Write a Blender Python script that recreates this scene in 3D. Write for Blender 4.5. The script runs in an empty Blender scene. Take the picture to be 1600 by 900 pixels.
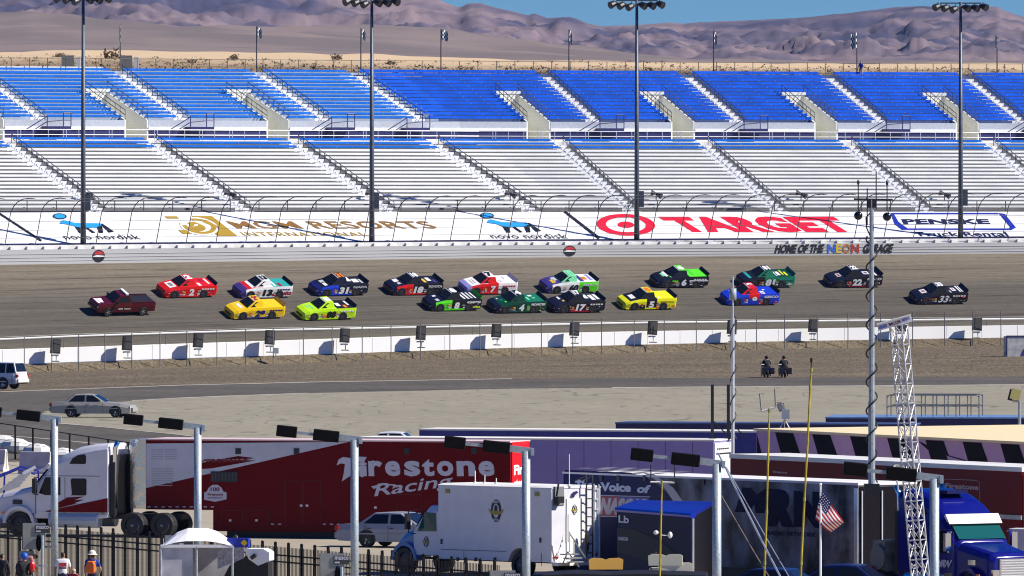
import bpy, bmesh, math, random
from mathutils import Vector, Matrix, noise
R = math.radians
random.seed(7)
sc = bpy.context.scene
COL = sc.collection
# ------------------------------------------------------------------ camera
F = 16000.0          # focal length in photo pixels (1600 wide)
H = 13.8             # camera height over the infield
YH = 318.0           # row of the horizon in the photograph
cd = bpy.data.cameras.new('camera'); cam = bpy.data.objects.new('camera', cd); COL.objects.link(cam)
cam.location = (0, 0, H); cam.rotation_euler = (R(90), 0, 0)
cd.sensor_width = 36.0; cd.lens = 36.0 * F / 1600.0
cd.shift_y = -(450.0 - YH) / 1600.0
cd.clip_start = 5.0; cd.clip_end = 60000.0
sc.camera = cam
# ------------------------------------------------------------------ light
SUN_E = 40.0; SUN_AZ = -9.0     # azimuth measured from +x towards +y
w = bpy.data.worlds.new('World'); sc.world = w; w.use_nodes = True
nt = w.node_tree; bg = nt.nodes['Background']
sky = nt.nodes.new('ShaderNodeTexSky'); sky.sky_type = 'NISHITA'; sky.sun_disc = False
sky.sun_elevation = R(SUN_E); sky.sun_rotation = R(90.0 - SUN_AZ)
sky.altitude = 600; sky.air_density = 1.0; sky.dust_density = 0.1; sky.ozone_density = 3.0
# the haze band of the model sky is lifted out of sight: every direction is read a little higher
tcw = nt.nodes.new('ShaderNodeTexCoord'); ad = nt.nodes.new('ShaderNodeVectorMath'); ad.operation = 'ADD'; ad.inputs[1].default_value = (0, 0, 0.07)
nm_ = nt.nodes.new('ShaderNodeVectorMath'); nm_.operation = 'NORMALIZE'
nt.links.new(tcw.outputs['Generated'], ad.inputs[0]); nt.links.new(ad.outputs[0], nm_.inputs[0]); nt.links.new(nm_.outputs[0], sky.inputs['Vector'])
hs = nt.nodes.new('ShaderNodeHueSaturation'); hs.inputs['Saturation'].default_value = 1.75; hs.inputs['Value'].default_value = 1.35; hs.inputs['Hue'].default_value = 0.52
nt.links.new(sky.outputs[0], hs.inputs['Color']); nt.links.new(hs.outputs[0], bg.inputs[0])
bg.inputs[1].default_value = 0.05
sl = bpy.data.lights.new('sun', 'SUN'); sl.energy = 5.0; sl.angle = R(0.53); sl.color = (1.0, 0.94, 0.84)
so = bpy.data.objects.new('sun', sl); COL.objects.link(so)
sd = Vector((math.cos(R(SUN_E)) * math.cos(R(SUN_AZ)), math.cos(R(SUN_E)) * math.sin(R(SUN_AZ)), math.sin(R(SUN_E))))
so.rotation_euler = sd.to_track_quat('Z', 'Y').to_euler(); so.location = (60, 300, 90)
sc.view_settings.view_transform = 'Standard'; sc.view_settings.look = 'None'
sc.view_settings.exposure = 0.45; sc.view_settings.gamma = 1.0
sc.render.engine = 'CYCLES'
sc.cycles.use_denoising = True
sc.cycles.max_bounces = 6; sc.cycles.volume_bounces = 0; sc.cycles.transparent_max_bounces = 8
sc.cycles.filter_width = 1.1
# ------------------------------------------------------------------ projection helpers
def P(px, py, Y):
    "world point seen at photo pixel (px, py) at depth Y"
    return Vector(((px - 800.0) * Y / F, Y, H - (py - YH) * Y / F))
def G(px, py, z=0.0):
    "point of the level z seen at photo pixel"
    return P(px, py, (H - z) * F / (py - YH))
def S(Y): return F / Y
# ------------------------------------------------------------------ materials
MATS = {}
def mat(name, col, rough=0.6, metal=0.0, var=0.0, scale=2.0, bump=0.0, bscale=20.0, spec=0.5, coat=0.0, stretch=(1, 1, 1), col2=None, emit=None, detail=4.0):
    if name in MATS: return MATS[name]
    m = bpy.data.materials.new(name); m.use_nodes = True; MATS[name] = m
    n = m.node_tree; b = n.nodes['Principled BSDF']
    c = tuple(col) + (1.0,)
    b.inputs['Base Color'].default_value = c
    b.inputs['Roughness'].default_value = rough; b.inputs['Metallic'].default_value = metal
    b.inputs['Specular IOR Level'].default_value = spec
    b.inputs['Coat Weight'].default_value = coat; b.inputs['Coat Roughness'].default_value = 0.08
    m.diffuse_color = c
    if var or col2 or bump:
        tc = n.nodes.new('ShaderNodeTexCoord'); mp = n.nodes.new('ShaderNodeMapping')
        mp.inputs['Scale'].default_value = stretch
        n.links.new(tc.outputs['Object'], mp.inputs[0])
    if var or col2:
        tx = n.nodes.new('ShaderNodeTexNoise'); tx.inputs['Scale'].default_value = scale; tx.inputs['Detail'].default_value = detail
        n.links.new(mp.outputs[0], tx.inputs['Vector'])
        rp = n.nodes.new('ShaderNodeValToRGB'); rp.color_ramp.elements[0].position = 0.3; rp.color_ramp.elements[1].position = 0.7
        hi = tuple(min(1, x * (1 + var)) for x in col) + (1,) if not col2 else tuple(col2) + (1,)
        lo = tuple(x * (1 - var) for x in col) + (1,)
        rp.color_ramp.elements[0].color = lo; rp.color_ramp.elements[1].color = hi
        n.links.new(tx.outputs['Fac'], rp.inputs[0]); n.links.new(rp.outputs[0], b.inputs['Base Color'])
        m['ramp'] = rp.name
    if bump:
        t2 = n.nodes.new('ShaderNodeTexNoise'); t2.inputs['Scale'].default_value = bscale; t2.inputs['Detail'].default_value = 5
        bp = n.nodes.new('ShaderNodeBump'); bp.inputs['Strength'].default_value = bump; bp.inputs['Distance'].default_value = 0.05
        n.links.new(mp.outputs[0], t2.inputs['Vector']); n.links.new(t2.outputs['Fac'], bp.inputs['Height']); n.links.new(bp.outputs[0], b.inputs['Normal'])
    return m
def paint(name, col, rough=0.3, var=0.06, coat=0.12, spec=0.3):
    return mat(name, col, rough, var=var, scale=1.7, coat=coat, spec=spec, bump=0.02, bscale=3.0)
white = mat('white_paint', (0.80, 0.80, 0.79), 0.5, var=0.05, scale=1.2)
offwhite = mat('aged_white', (0.72, 0.71, 0.68), 0.6, var=0.10, scale=0.8)
black = mat('black_rubber', (0.012, 0.012, 0.014), 0.6, var=0.25)
blackm = mat('black_metal', (0.015, 0.015, 0.018), 0.45, var=0.2)
dark = mat('dark_plastic', (0.03, 0.03, 0.035), 0.5, var=0.2)
steel = mat('galvanised_steel', (0.42, 0.45, 0.46), 0.45, 0.55, var=0.18, scale=9, bump=0.15, bscale=60)
alu = mat('aluminium', (0.74, 0.75, 0.77), 0.35, 0.6, var=0.08, scale=5)
chrome = mat('chrome', (0.8, 0.8, 0.82), 0.12, 1.0)
glass = mat('dark_glass', (0.010, 0.013, 0.020), 0.08, spec=0.35)
concrete = mat('pale_concrete', (0.50, 0.49, 0.45), 0.85, var=0.12, scale=0.6, bump=0.2, bscale=12)
red = paint('red_paint', (0.62, 0.02, 0.015)); yellow = paint('yellow_paint', (0.80, 0.52, 0.01))
def set_p(o, **k):
    for a, b in k.items():
        if b is not None: o[a] = b
    return o
# ------------------------------------------------------------------ mesh builder
class MB:
    def __init__(s): s.v = []; s.f = []; s.m = []; s.mi = 0
    def add(s, vs, fs, mi=None):
        o = len(s.v); s.v += [tuple(v) for v in vs]
        for f in fs: s.f.append(tuple(i + o for i in f)); s.m.append(s.mi if mi is None else mi)
    def box(s, c, size, rot=None, mi=None):
        hx, hy, hz = size[0] / 2, size[1] / 2, size[2] / 2
        vs = [Vector((x, y, z)) for x in (-hx, hx) for y in (-hy, hy) for z in (-hz, hz)]
        if rot is not None: vs = [rot @ v for v in vs]
        c = Vector(c); s.add([v + c for v in vs], [(0, 1, 3, 2), (4, 6, 7, 5), (0, 4, 5, 1), (2, 3, 7, 6), (0, 2, 6, 4), (1, 5, 7, 3)], mi)
    def bar(s, a, b, wd, ht=None, mi=None):
        a = Vector(a); b = Vector(b); d = b - a
        if d.length < 1e-6: return
        s.box((a + b) / 2, (wd, ht or wd, d.length), d.to_track_quat('Z', 'Y').to_matrix(), mi)
    def tube(s, pts, r, n=6, mi=None, cap=True):
        pts = [Vector(p) for p in pts]; rr = r if isinstance(r, (list, tuple)) else [r] * len(pts)
        rings = []; ref = None
        for i, p in enumerate(pts):
            d = (pts[min(i + 1, len(pts) - 1)] - pts[max(i - 1, 0)]).normalized()
            if ref is None: ref = d.orthogonal().normalized()
            ref = (ref - d * ref.dot(d)).normalized(); q = d.cross(ref)
            rings.append([p + (ref * math.cos(2 * math.pi * k / n) + q * math.sin(2 * math.pi * k / n)) * rr[i] for k in range(n)])
        vs = [v for g in rings for v in g]; fs = []
        for i in range(len(pts) - 1):
            for k in range(n): fs.append((i * n + k, i * n + (k + 1) % n, (i + 1) * n + (k + 1) % n, (i + 1) * n + k))
        if cap: fs += [tuple(reversed(range(n))), tuple((len(pts) - 1) * n + k for k in range(n))]
        s.add(vs, fs, mi)
    def prism(s, poly, a, b, mi=None, capmi=None):
        "poly: list of 3d points; extruded by vector from offset a to b"
        n = len(poly); a = Vector(a); b = Vector(b)
        vs = [Vector(p) + a for p in poly] + [Vector(p) + b for p in poly]
        s.add(vs, [(i, (i + 1) % n, n + (i + 1) % n, n + i) for i in range(n)], mi)
        c = mi if capmi is None else capmi
        s.add(vs, [tuple(reversed(range(n))), tuple(range(n, 2 * n))], c)
    def loft(s, secs, mi=None, cap=True, closed=True):
        n = len(secs[0]); vs = [p for q in secs for p in q]; fs = []
        for i in range(len(secs) - 1):
            for k in range(n if closed else n - 1): fs.append((i * n + k, i * n + (k + 1) % n, (i + 1) * n + (k + 1) % n, (i + 1) * n + k))
        if cap: fs += [tuple(reversed(range(n))), tuple((len(secs) - 1) * n + k for k in range(n))]
        s.add(vs, fs, mi)
    def sphere(s, c, r, n=8, m=6, sc_=(1, 1, 1), mi=None):
        vs = []; fs = []; c = Vector(c)
        for j in range(m + 1):
            t = math.pi * j / m
            for k in range(n):
                a = 2 * math.pi * k / n
                vs.append(c + Vector((r * math.sin(t) * math.cos(a) * sc_[0], r * math.sin(t) * math.sin(a) * sc_[1], r * math.cos(t) * sc_[2])))
        for j in range(m):
            for k in range(n): fs.append((j * n + k, (j + 1) * n + k, (j + 1) * n + (k + 1) % n, j * n + (k + 1) % n))
        s.add(vs, fs, mi)
    def build(s, name, mats, parent=None, smooth=False, bevel=0, loc=None, mw=None, **props):
        me = bpy.data.meshes.new(name); me.from_pydata([tuple(v) for v in s.v], [], s.f)
        if not isinstance(mats, (list, tuple)): mats = [mats]
        for m in mats: me.materials.append(m)
        if any(s.m): me.polygons.foreach_set('material_index', s.m)
        bm = bmesh.new(); bm.from_mesh(me); bmesh.ops.recalc_face_normals(bm, faces=bm.faces); bm.to_mesh(me); bm.free()
        if smooth: me.polygons.foreach_set('use_smooth', [True] * len(me.polygons))
        me.update()
        o = bpy.data.objects.new(name, me); COL.objects.link(o)
        if parent: o.parent = parent
        if loc is not None: o.location = loc
        if mw is not None: o.matrix_world = mw
        if bevel:
            me.polygons.foreach_set('use_smooth', [True] * len(me.polygons)); bv = o.modifiers.new('bevel', 'BEVEL'); bv.width = bevel; bv.segments = 2; bv.limit_method = 'ANGLE'; bv.angle_limit = R(18); bv.harden_normals = True
        return set_p(o, **props)
def thing(name, label, cat, loc=(0, 0, 0), rz=0.0, group=None, mw=None, kind=None):
    o = bpy.data.objects.new(name, None); COL.objects.link(o); o.empty_display_size = 0.3
    if mw is not None: o.matrix_world = mw
    else: o.location = loc; o.rotation_euler = (0, 0, rz)
    return set_p(o, label=label, category=cat, group=group, kind=kind)
def tag(o, label, cat, group=None): return set_p(o, label=label, category=cat, group=group)
# ------------------------------------------------------------------ text
TXT = {}
def text_geo(s, bold=0.0, space=1.0):
    k = (s, bold, space)
    if k in TXT: return TXT[k]
    c = bpy.data.curves.new('lettering', 'FONT'); c.body = s; c.size = 1.0; c.offset = bold; c.space_character = space
    c.resolution_u = 3
    o = bpy.data.objects.new('lettering', c)
    me = bpy.data.meshes.new_from_object(o)
    vs = [(v.co.x, v.co.y) for v in me.vertices]; fs = [tuple(p.vertices) for p in me.polygons]
    bpy.data.objects.remove(o); bpy.data.curves.remove(c); bpy.data.meshes.remove(me)
    x0 = min(v[0] for v in vs); x1 = max(v[0] for v in vs); y0 = min(v[1] for v in vs); y1 = max(v[1] for v in vs)
    vs = [((x - x0) / (x1 - x0), (y - y0) / (y1 - y0)) for x, y in vs]
    TXT[k] = (vs, fs, (x1 - x0) / (y1 - y0)); return TXT[k]
def text_on(mb, s, A, X, U, shear=0.0, bold=0.02, mi=None, space=1.0, fn=None):
    "string fitted to the parallelogram A + a X + b U (shear moves the top along X)"
    vs, fs, _ = text_geo(s, bold, space); A = Vector(A); X = Vector(X); U = Vector(U)
    mb.add([A + X * (a + shear * b) + U * b if fn is None else fn(a + shear * b, b) for a, b in vs], fs, mi)
def poly_on(mb, pts, A, X, U, mi=None):
    A = Vector(A); X = Vector(X); U = Vector(U)
    mb.add([A + X * a + U * b for a, b in pts], [tuple(range(len(pts)))], mi)
def ring_on(mb, c, X, U, r0, r1, n=28, mi=None, a0=0, a1=2 * math.pi):
    c = Vector(c); X = Vector(X); U = Vector(U); vs = []; fs = []
    for i in range(n + 1):
        t = a0 + (a1 - a0) * i / n
        for r in (r0, r1): vs.append(c + X * (r * math.cos(t)) + U * (r * math.sin(t)))
    for i in range(n): fs.append((2 * i, 2 * i + 1, 2 * i + 3, 2 * i + 2))
    mb.add(vs, fs, mi)
# ================================================================== TRACK AND STAND PLAN
KP = P(890, YH, 967.0); KX, KY = KP.x, KP.y
PL, PR = R(29.0), R(21.0)
tL = Vector((math.cos(PL), math.sin(PL), 0)); nL = Vector((-math.sin(PL), math.cos(PL), 0))
tR = Vector((math.cos(PR), math.sin(PR), 0)); nR = Vector((-math.sin(PR), math.cos(PR), 0))
MT = math.tan((PL - PR) / 2)
def kink(d): return Vector((KX, KY, 0)) + nL * d + tL * (d * MT)
def SPt(u, d):
    "plan point: u metres along the stand from the bend, d metres uphill of the seat front line"
    if u < 0: p = Vector((KX, KY, 0)) + tL * u + nL * d; lim = d * MT
    else: p = Vector((KX, KY, 0)) + tR * u + nR * d
    return p
def path(ua, ub, d):
    "plan polyline between two stations that follows the bend"
    if ua < 0 < ub or (ua < 0 and ub == 0): return [SPt(ua, d), kink(d)] + ([SPt(ub, d)] if ub > 0 else [])
    return [SPt(ua, d), SPt(ub, d)]
SM = {}
def _smooth():
    "plan of the track side: the bend eased over 70 m"
    n = 0.5; us = [-130 + n * i for i in range(521)]; ang = []
    for u in us:
        f = max(0.0, min(1.0, (u + 35) / 70)); f = f * f * (3 - 2 * f); ang.append(PL + (PR - PL) * f)
    P_ = [Vector((KX, KY, 0)) + tL * us[0]]
    for i in range(1, len(us)):
        a = (ang[i] + ang[i - 1]) / 2; P_.append(P_[-1] + Vector((math.cos(a), math.sin(a), 0)) * n)
    return us, ang, P_
S_U, S_A, S_P = _smooth()
def pos(u, d):
    "station u, offset d: follows the sharp bend at the seats, the eased curve on the track side"
    if u < 0: e = d * MT; sharp = Vector((KX, KY, 0)) + tL * (u + e * math.exp(u / 12.0)) + nL * d
    else: e = d * MT; sharp = Vector((KX, KY, 0)) + tR * (u - e * math.exp(-u / 12.0)) + nR * d
    w_ = max(0.0, min(1.0, (-d - 8.7) / 1.5))
    if w_ == 0: return sharp
    q = max(0, min(len(S_U) - 2, int((u + 130) / 0.5))); f = (u + 130) / 0.5 - q
    a = S_A[q] + (S_A[q + 1] - S_A[q]) * f; p = S_P[q].lerp(S_P[q + 1], f) + Vector((-math.sin(a), math.cos(a), 0)) * d
    return sharp.lerp(p, w_)
def tdir(u): return tL if u < 0 else tR
def ndir(u): return nL if u < 0 else nR
def interp(tab, x):
    if x <= tab[0][0]: i = 0
    elif x >= tab[-1][0]: i = len(tab) - 2
    else:
        i = 0
        while x > tab[i + 1][0]: i += 1
    (a, ya), (b, yb) = tab[i], tab[i + 1]
    return ya + (yb - ya) * (x - a) / (b - a)
def zrow(p, tab):
    px = 800 + p.x * F / p.y
    px = max(-150, min(1750, px))
    return H - (interp(tab, px) - YH) * p.y / F
Y_APRON = [(0, 381.0), (400, 377.5), (800, 374), (1200, 371.5), (1600, 369)]
Y_CONC = [(0, 383.5), (400, 380), (800, 377), (1200, 374.5), (1600, 372)]
Y_SAFE = [(0, 390.5), (400, 386.5), (800, 383), (1200, 381), (1600, 378.5)]
Y_BASE = [(0, 413.75), (400, 408), (800, 402.5), (1200, 400), (1600, 396)]
Y_LOW = [(0, 551), (400, 538), (657, 529), (1000, 522), (1600, 512)]
Y_WTOP = [(0, 547), (120, 542.6), (400, 534), (657, 525), (1000, 518), (1600, 508)]
Y_WBOT = [(0, 570), (400, 556), (800, 543), (1200, 533), (1600, 526.5)]
US = [-100 + 2.0 * i for i in range(91)]
D_WALL, D_LOW, D_IN = -11.0, -29.5, -33.0
def zt(u, d):
    "height of the racing surface"
    f = (d - D_WALL) / (D_LOW - D_WALL)
    a = zrow(pos(u, D_WALL), Y_BASE); b = zrow(pos(u, D_LOW), Y_LOW)
    if f <= 1: return a + (b - a) * f
    return b - (d - D_LOW) * 0.0 - 0.1
def strip(rows):
    "rows: list of (d, table or z or callable) -> verts per station"
    out = []
    for u in US:
        q = []
        for d, t in rows:
            p = pos(u, d)
            z = zrow(p, t) if isinstance(t, list) else (t(u, d) if callable(t) else t)
            q.append(Vector((p.x, p.y, z)))
        out.append(q)
    return out
def uvstrip(name, rows, m, **props):
    secs = strip(rows); n = len(rows)
    vs = [p for q in secs for p in q]; fs = []
    for i in range(len(US) - 1):
        for k in range(n - 1): fs.append((i * n + k, (i + 1) * n + k, (i + 1) * n + k + 1, i * n + k + 1))
    me = bpy.data.meshes.new(name); me.from_pydata(vs, [], fs); me.materials.append(m)
    uv = me.uv_layers.new(name='UVMap')
    for l in me.loops:
        i, k = divmod(l.vertex_index, n); uv.data[l.index].uv = (US[i], rows[k][0])
    bm = bmesh.new(); bm.from_mesh(me); bmesh.ops.recalc_face_normals(bm, faces=bm.faces)
    if sum(f.normal.z for f in bm.faces) < 0: bmesh.ops.reverse_faces(bm, faces=bm.faces)
    bm.to_mesh(me); bm.free()
    o = bpy.data.objects.new(name, me); COL.objects.link(o); return set_p(o, **props)
def streak_mat(name, ramp, su=0.03, sv=1.6, amount=0.35, fine=0.15, rough=0.85, vr=None, coord='UV', marks=0.0, grain=(1.4, 0.14)):
    "ground material whose grain runs along u: ramp = list of (v, colour) across"
    m = bpy.data.materials.new(name); m.use_nodes = True; MATS[name] = m; n = m.node_tree; N = n.nodes.new; L = n.links.new
    b = n.nodes['Principled BSDF']; b.inputs['Roughness'].default_value = rough; b.inputs['Specular IOR Level'].default_value = 0.2
    tc = N('ShaderNodeTexCoord'); sp = N('ShaderNodeSeparateXYZ'); L(tc.outputs[coord], sp.inputs[0])
    mr = N('ShaderNodeMapRange'); v0, v1 = vr; mr.inputs['From Min'].default_value = v0; mr.inputs['From Max'].default_value = v1
    L(sp.outputs['Y'], mr.inputs['Value'])
    cr = N('ShaderNodeValToRGB'); e = cr.color_ramp.elements
    while len(e) < len(ramp): e.new(0.5)
    for i, (v, c) in enumerate(ramp): e[i].position = v; e[i].color = tuple(c) + (1,)
    L(mr.outputs[0], cr.inputs[0]); last = cr.outputs[0]
    for (a, bb, amt, sd_) in ((su, sv, amount, 0.0), (su * 9, sv * 2.3, amount * 0.6, 7.3), (1.4, 3.0, fine, 3.1) if coord == 'UV' else (*grain, fine, 3.1)):
        mp = N('ShaderNodeMapping'); mp.inputs['Scale'].default_value = (a, bb, 1 if coord == 'UV' else a); mp.inputs['Location'].default_value = (sd_, sd_ * 2, 0)
        L(tc.outputs[coord], mp.inputs[0])
        tx = N('ShaderNodeTexNoise'); tx.inputs['Scale'].default_value = 1.0; tx.inputs['Detail'].default_value = 5; L(mp.outputs[0], tx.inputs['Vector'])
        r2 = N('ShaderNodeMapRange'); r2.inputs['From Min'].default_value = 0.3; r2.inputs['From Max'].default_value = 0.7
        r2.inputs['To Min'].default_value = 1 - amt; r2.inputs['To Max'].default_value = 1 + amt; L(tx.outputs['Fac'], r2.inputs['Value'])
        mx = N('ShaderNodeVectorMath'); mx.operation = 'SCALE'; L(last, mx.inputs[0]); L(r2.outputs[0], mx.inputs['Scale']); last = mx.outputs[0]
    if marks:      # rubber streaks left by tyres
        mp = N('ShaderNodeMapping'); mp.inputs['Scale'].default_value = (0.012, 1.15, 1); mp.inputs['Location'].default_value = (3.7, 1.9, 0); L(tc.outputs[coord], mp.inputs[0])
        tx = N('ShaderNodeTexNoise'); tx.inputs['Scale'].default_value = 1.0; tx.inputs['Detail'].default_value = 3.5; L(mp.outputs[0], tx.inputs['Vector'])
        ab = N('ShaderNodeMath'); ab.operation = 'SUBTRACT'; ab.inputs[1].default_value = 0.5; L(tx.outputs['Fac'], ab.inputs[0])
        a2 = N('ShaderNodeMath'); a2.operation = 'ABSOLUTE'; L(ab.outputs[0], a2.inputs[0])
        r2 = N('ShaderNodeMapRange'); r2.inputs['From Min'].default_value = 0.002; r2.inputs['From Max'].default_value = 0.012
        r2.inputs['To Min'].default_value = 1 - marks; r2.inputs['To Max'].default_value = 1.0; L(a2.outputs[0], r2.inputs['Value'])
        mx = N('ShaderNodeVectorMath'); mx.operation = 'SCALE'; L(last, mx.inputs[0]); L(r2.outputs[0], mx.inputs['Scale']); last = mx.outputs[0]
    L(last, b.inputs['Base Color']); return m
trk = streak_mat('track_asphalt', [(0.0, (0.172, 0.147, 0.110)), (0.28, (0.145, 0.124, 0.096)), (0.45, (0.098, 0.087, 0.072)), (0.85, (0.092, 0.082, 0.069)), (1.0, (0.125, 0.113, 0.086))],
                 vr=(D_WALL, D_LOW), su=0.02, sv=1.1, amount=0.15, fine=0.10, marks=0.5)
uvstrip('track', [(D_WALL, zt), (-14, zt), (-18, zt), (-22, zt), (-26, zt), (D_LOW, zt), (D_IN + 0.3, lambda u, d: zt(u, D_LOW) - 0.15)], trk, kind='structure')
# inside line and pit-side dashes on the racing surface
line_w = mat('road_line_white', (0.78, 0.77, 0.72), 0.7, var=0.15, scale=3)
def linestrip(name, d0, d1, ua, ub, dz, m=line_w):
    b = MB(); n = max(2, int((ub - ua) / 2)); secs = []
    for i in range(n + 1):
        u = ua + (ub - ua) * i / n
        secs.append([Vector((*pos(u, d).xy, zt(u, d) + dz)) for d in (d0, d1)])
    b.loft(secs, cap=False, closed=False); return b.build(name, m, kind='structure')
linestrip('track_edge_line', -29.0, -28.85, -100, 80, 0.006)
# ------------------------------------------------------------------ outer wall (barrier in front, concrete wall behind)
wallgrey = streak_mat('barrier_grey', [(0, (0.42, 0.42, 0.42)), (0.5, (0.46, 0.46, 0.46)), (1, (0.44, 0.44, 0.44))], vr=(-1, 1), su=0.05, sv=3.0, amount=0.10, fine=0.04, rough=0.6, coord='Generated')
ow = thing('outer_wall', 'long pale grey track wall with steel barrier below the painted sponsor apron', 'wall')
b = MB(); b.loft(strip([(D_WALL, Y_BASE), (D_WALL, Y_SAFE), (D_WALL + 0.35, Y_SAFE), (D_WALL + 0.35, Y_BASE)]))
b.build('steel_barrier', wallgrey, ow)
# horizontal tube seams of the barrier: shallow lips
b = MB()
for f in (0.22, 0.45, 0.68):
    secs = []
    for u in US:
        q = []
        p = pos(u, D_WALL); z0 = zrow(p, Y_BASE); z1 = zrow(p, Y_SAFE); z = z0 + (z1 - z0) * f
        for dd, dz in ((-0.0, -0.02), (-0.035, -0.015), (-0.035, 0.02), (0.0, 0.025)):
            pp = pos(u, D_WALL + dd); q.append(Vector((pp.x, pp.y, z + dz)))
        secs.append(q)
    b.loft(secs, cap=False, closed=False)
b.build('seam_lip', wallgrey, ow)
b = MB(); b.loft(strip([(D_WALL + 0.62, Y_BASE), (D_WALL + 0.62, Y_CONC), (D_WALL + 0.95, Y_CONC), (D_WALL + 0.95, Y_BASE)]))
b.build('concrete_wall', offwhite, ow)
b = MB()
for i in range(105):     # foam blocks behind the barrier, sloped tops
    u = -98 + 1.7 * i; p = pos(u, 0)
    px = 800 + pos(u, D_WALL).x * F / pos(u, D_WALL).y
    if px < -60 or px > 1660: continue
    t = tdir(u); n = ndir(u); a = pos(u, D_WALL + 0.36); z0 = zrow(a, Y_SAFE) - 0.05; a = Vector((a.x, a.y, z0))
    b.prism([a, a + t * 0.75, a + t * 0.75 + Vector((0, 0, 0.12)), a + Vector((0, 0, 0.34))], (0, 0, 0), n * 0.24)
b.build('foam_block', offwhite, ow, kind='stuff')
# ------------------------------------------------------------------ painted apron
def zap(u, d):
    z1 = 13.04; pb = pos(u, -8.7); z0 = zrow(pb, Y_APRON); return z1 + (z0 - z1) * (d / -8.7)
apw = mat('apron_white', (0.82, 0.82, 0.81), 0.55, var=0.07, scale=0.35, detail=7, stretch=(1, 0.6, 1))
ap = thing('sponsor_apron', 'white sloped planked apron below the seats carrying large painted sponsor names', 'painted apron')
NP = 8
for k in range(NP):
    d0 = -8.7 + 8.7 * k / NP; d1 = -8.7 + 8.7 * (k + 1) / NP - 0.075
    b = MB(); b.loft(strip([(d0, lambda u, d: zap(u, d) - 0.06), (d0, lambda u, d: zap(u, d) + 0.012), (d1, lambda u, d: zap(u, d) - 0.01), (d1, lambda u, d: zap(u, d) - 0.08)]))
    b.build('plank', apw, ap)
navy = mat('navy_paint', (0.014, 0.012, 0.085), 0.5, var=0.15)
b = MB(); b.loft(strip([(-8.72, lambda u, d: zap(u, -8.7) - 1.2), (-8.72, lambda u, d: zap(u, -8.7) - 0.02), (-8.85, lambda u, d: zap(u, -8.7) - 0.02 - 0.0), (-8.85, lambda u, d: zap(u, -8.7) - 1.2)]))
b.build('skirt_board', navy, ap)
LIFT = [0.02]
def apron(px, py, lift=None):
    "point of the apron surface seen at a photo pixel"
    u, d = (px - 890) / 16.5 / 0.9, (py - 330.5) / -5.0
    for _ in range(25):
        def pr(u, d):
            p = pos(u, d); z = zap(u, d); return 800 + p.x * F / p.y, YH + (H - z) * F / p.y
        x0, y0 = pr(u, d); ex, ey = px - x0, py - y0
        if abs(ex) + abs(ey) < 0.01: break
        x1, y1 = pr(u + .1, d); x2, y2 = pr(u, d + .1)
        a, c, bb, dd = (x1 - x0) / .1, (y1 - y0) / .1, (x2 - x0) / .1, (y2 - y0) / .1
        det = a * dd - bb * c; u += (ex * dd - bb * ey) / det * 0.9; d += (a * ey - ex * c) / det * 0.9
    p = pos(u, d); return Vector((p.x, p.y, zap(u, d) + (LIFT[0] if lift is None else lift)))
def ap_text(b, s, xbl, xbr, yb, xtl, ytp, bold=0.02, mi=None, space=1.0, yb2=None):
    "text whose baseline runs xbl..xbr at row yb and whose top-left corner is (xtl, ytp)"
    LIFT[0] += 0.0012; vs, fs, _ = text_geo(s, bold, space); dyr = 0 if yb2 is None else yb2 - yb
    b.add([apron(xbl + (xbr - xbl) * a + (xtl - xbl) * c, yb + dyr * a + (ytp - yb) * c) for a, c in vs], fs, mi)
def ap_poly(b, pts, mi=None):
    LIFT[0] += 0.0012; b.add([apron(*p) for p in pts], [tuple(range(len(pts)))], mi)
def ap_line(b, pts, wpx, mi=None):
    for (x0, y0), (x1, y1) in zip(pts, pts[1:]):
        L = math.hypot(x1 - x0, y1 - y0); nx, ny = -(y1 - y0) / L * wpx / 2, (x1 - x0) / L * wpx / 2
        ap_poly(b, [(x0 + nx, y0 + ny), (x1 + nx, y1 + ny), (x1 - nx, y1 - ny), (x0 - nx, y0 - ny)], mi)
def ap_ell(b, cx, cy, rx0, ry0, rx1, ry1, lean=0.0, n=40, mi=None, a0=0, a1=2 * math.pi):
    LIFT[0] += 0.0012; vs = []; fs = []
    for i in range(n + 1):
        t = a0 + (a1 - a0) * i / n
        for rx, ry in ((rx0, ry0), (rx1, ry1)):
            yy = ry * math.sin(t); vs.append(apron(cx + rx * math.cos(t) + lean * yy, cy + yy))
    for i in range(n): fs.append((2 * i, 2 * i + 1, 2 * i + 3, 2 * i + 2))
    b.add(vs, fs, mi)
P_RED = mat('sign_red', (0.72, 0.006, 0.03), 0.5); P_GOLD = mat('sign_gold', (0.42, 0.27, 0.02), 0.5); P_NAVY = mat('sign_navy', (0.01, 0.012, 0.06), 0.5)
P_BLUE = mat('sign_blue', (0.008, 0.025, 0.36), 0.5); P_CYAN = mat('sign_cyan', (0.02, 0.33, 0.78), 0.5); P_BLK = mat('sign_black', (0.008, 0.008, 0.012), 0.5)
P_BRONZE = mat('sign_bronze', (0.26, 0.13, 0.02), 0.5)
b = MB(); ap_text(b, 'TARGET', 1066, 1341, 363, 1027, 338.5, bold=0.06, space=1.06)
ap_ell(b, 978, 351.5, 13, 5.0, 0, 0, lean=0.25); ap_ell(b, 978, 351.5, 45.5, 17.0, 31, 11.6, lean=0.25); b.build('painted_lettering', P_RED, ap)
b = MB(); ap_text(b, 'PENSKE', 1412, 1548, 350.5, 1408, 342.5, bold=0.05, mi=0, space=1.05); ap_text(b, 'Truck Rental', 1432, 1577, 369.6, 1426, 362.5, bold=0.025, mi=0, space=1.05)
q = [(1393, 334), (1560, 334), (1586, 355), (1580, 358.5), (1410, 358.5), (1396, 346), (1393, 334)]
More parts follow.
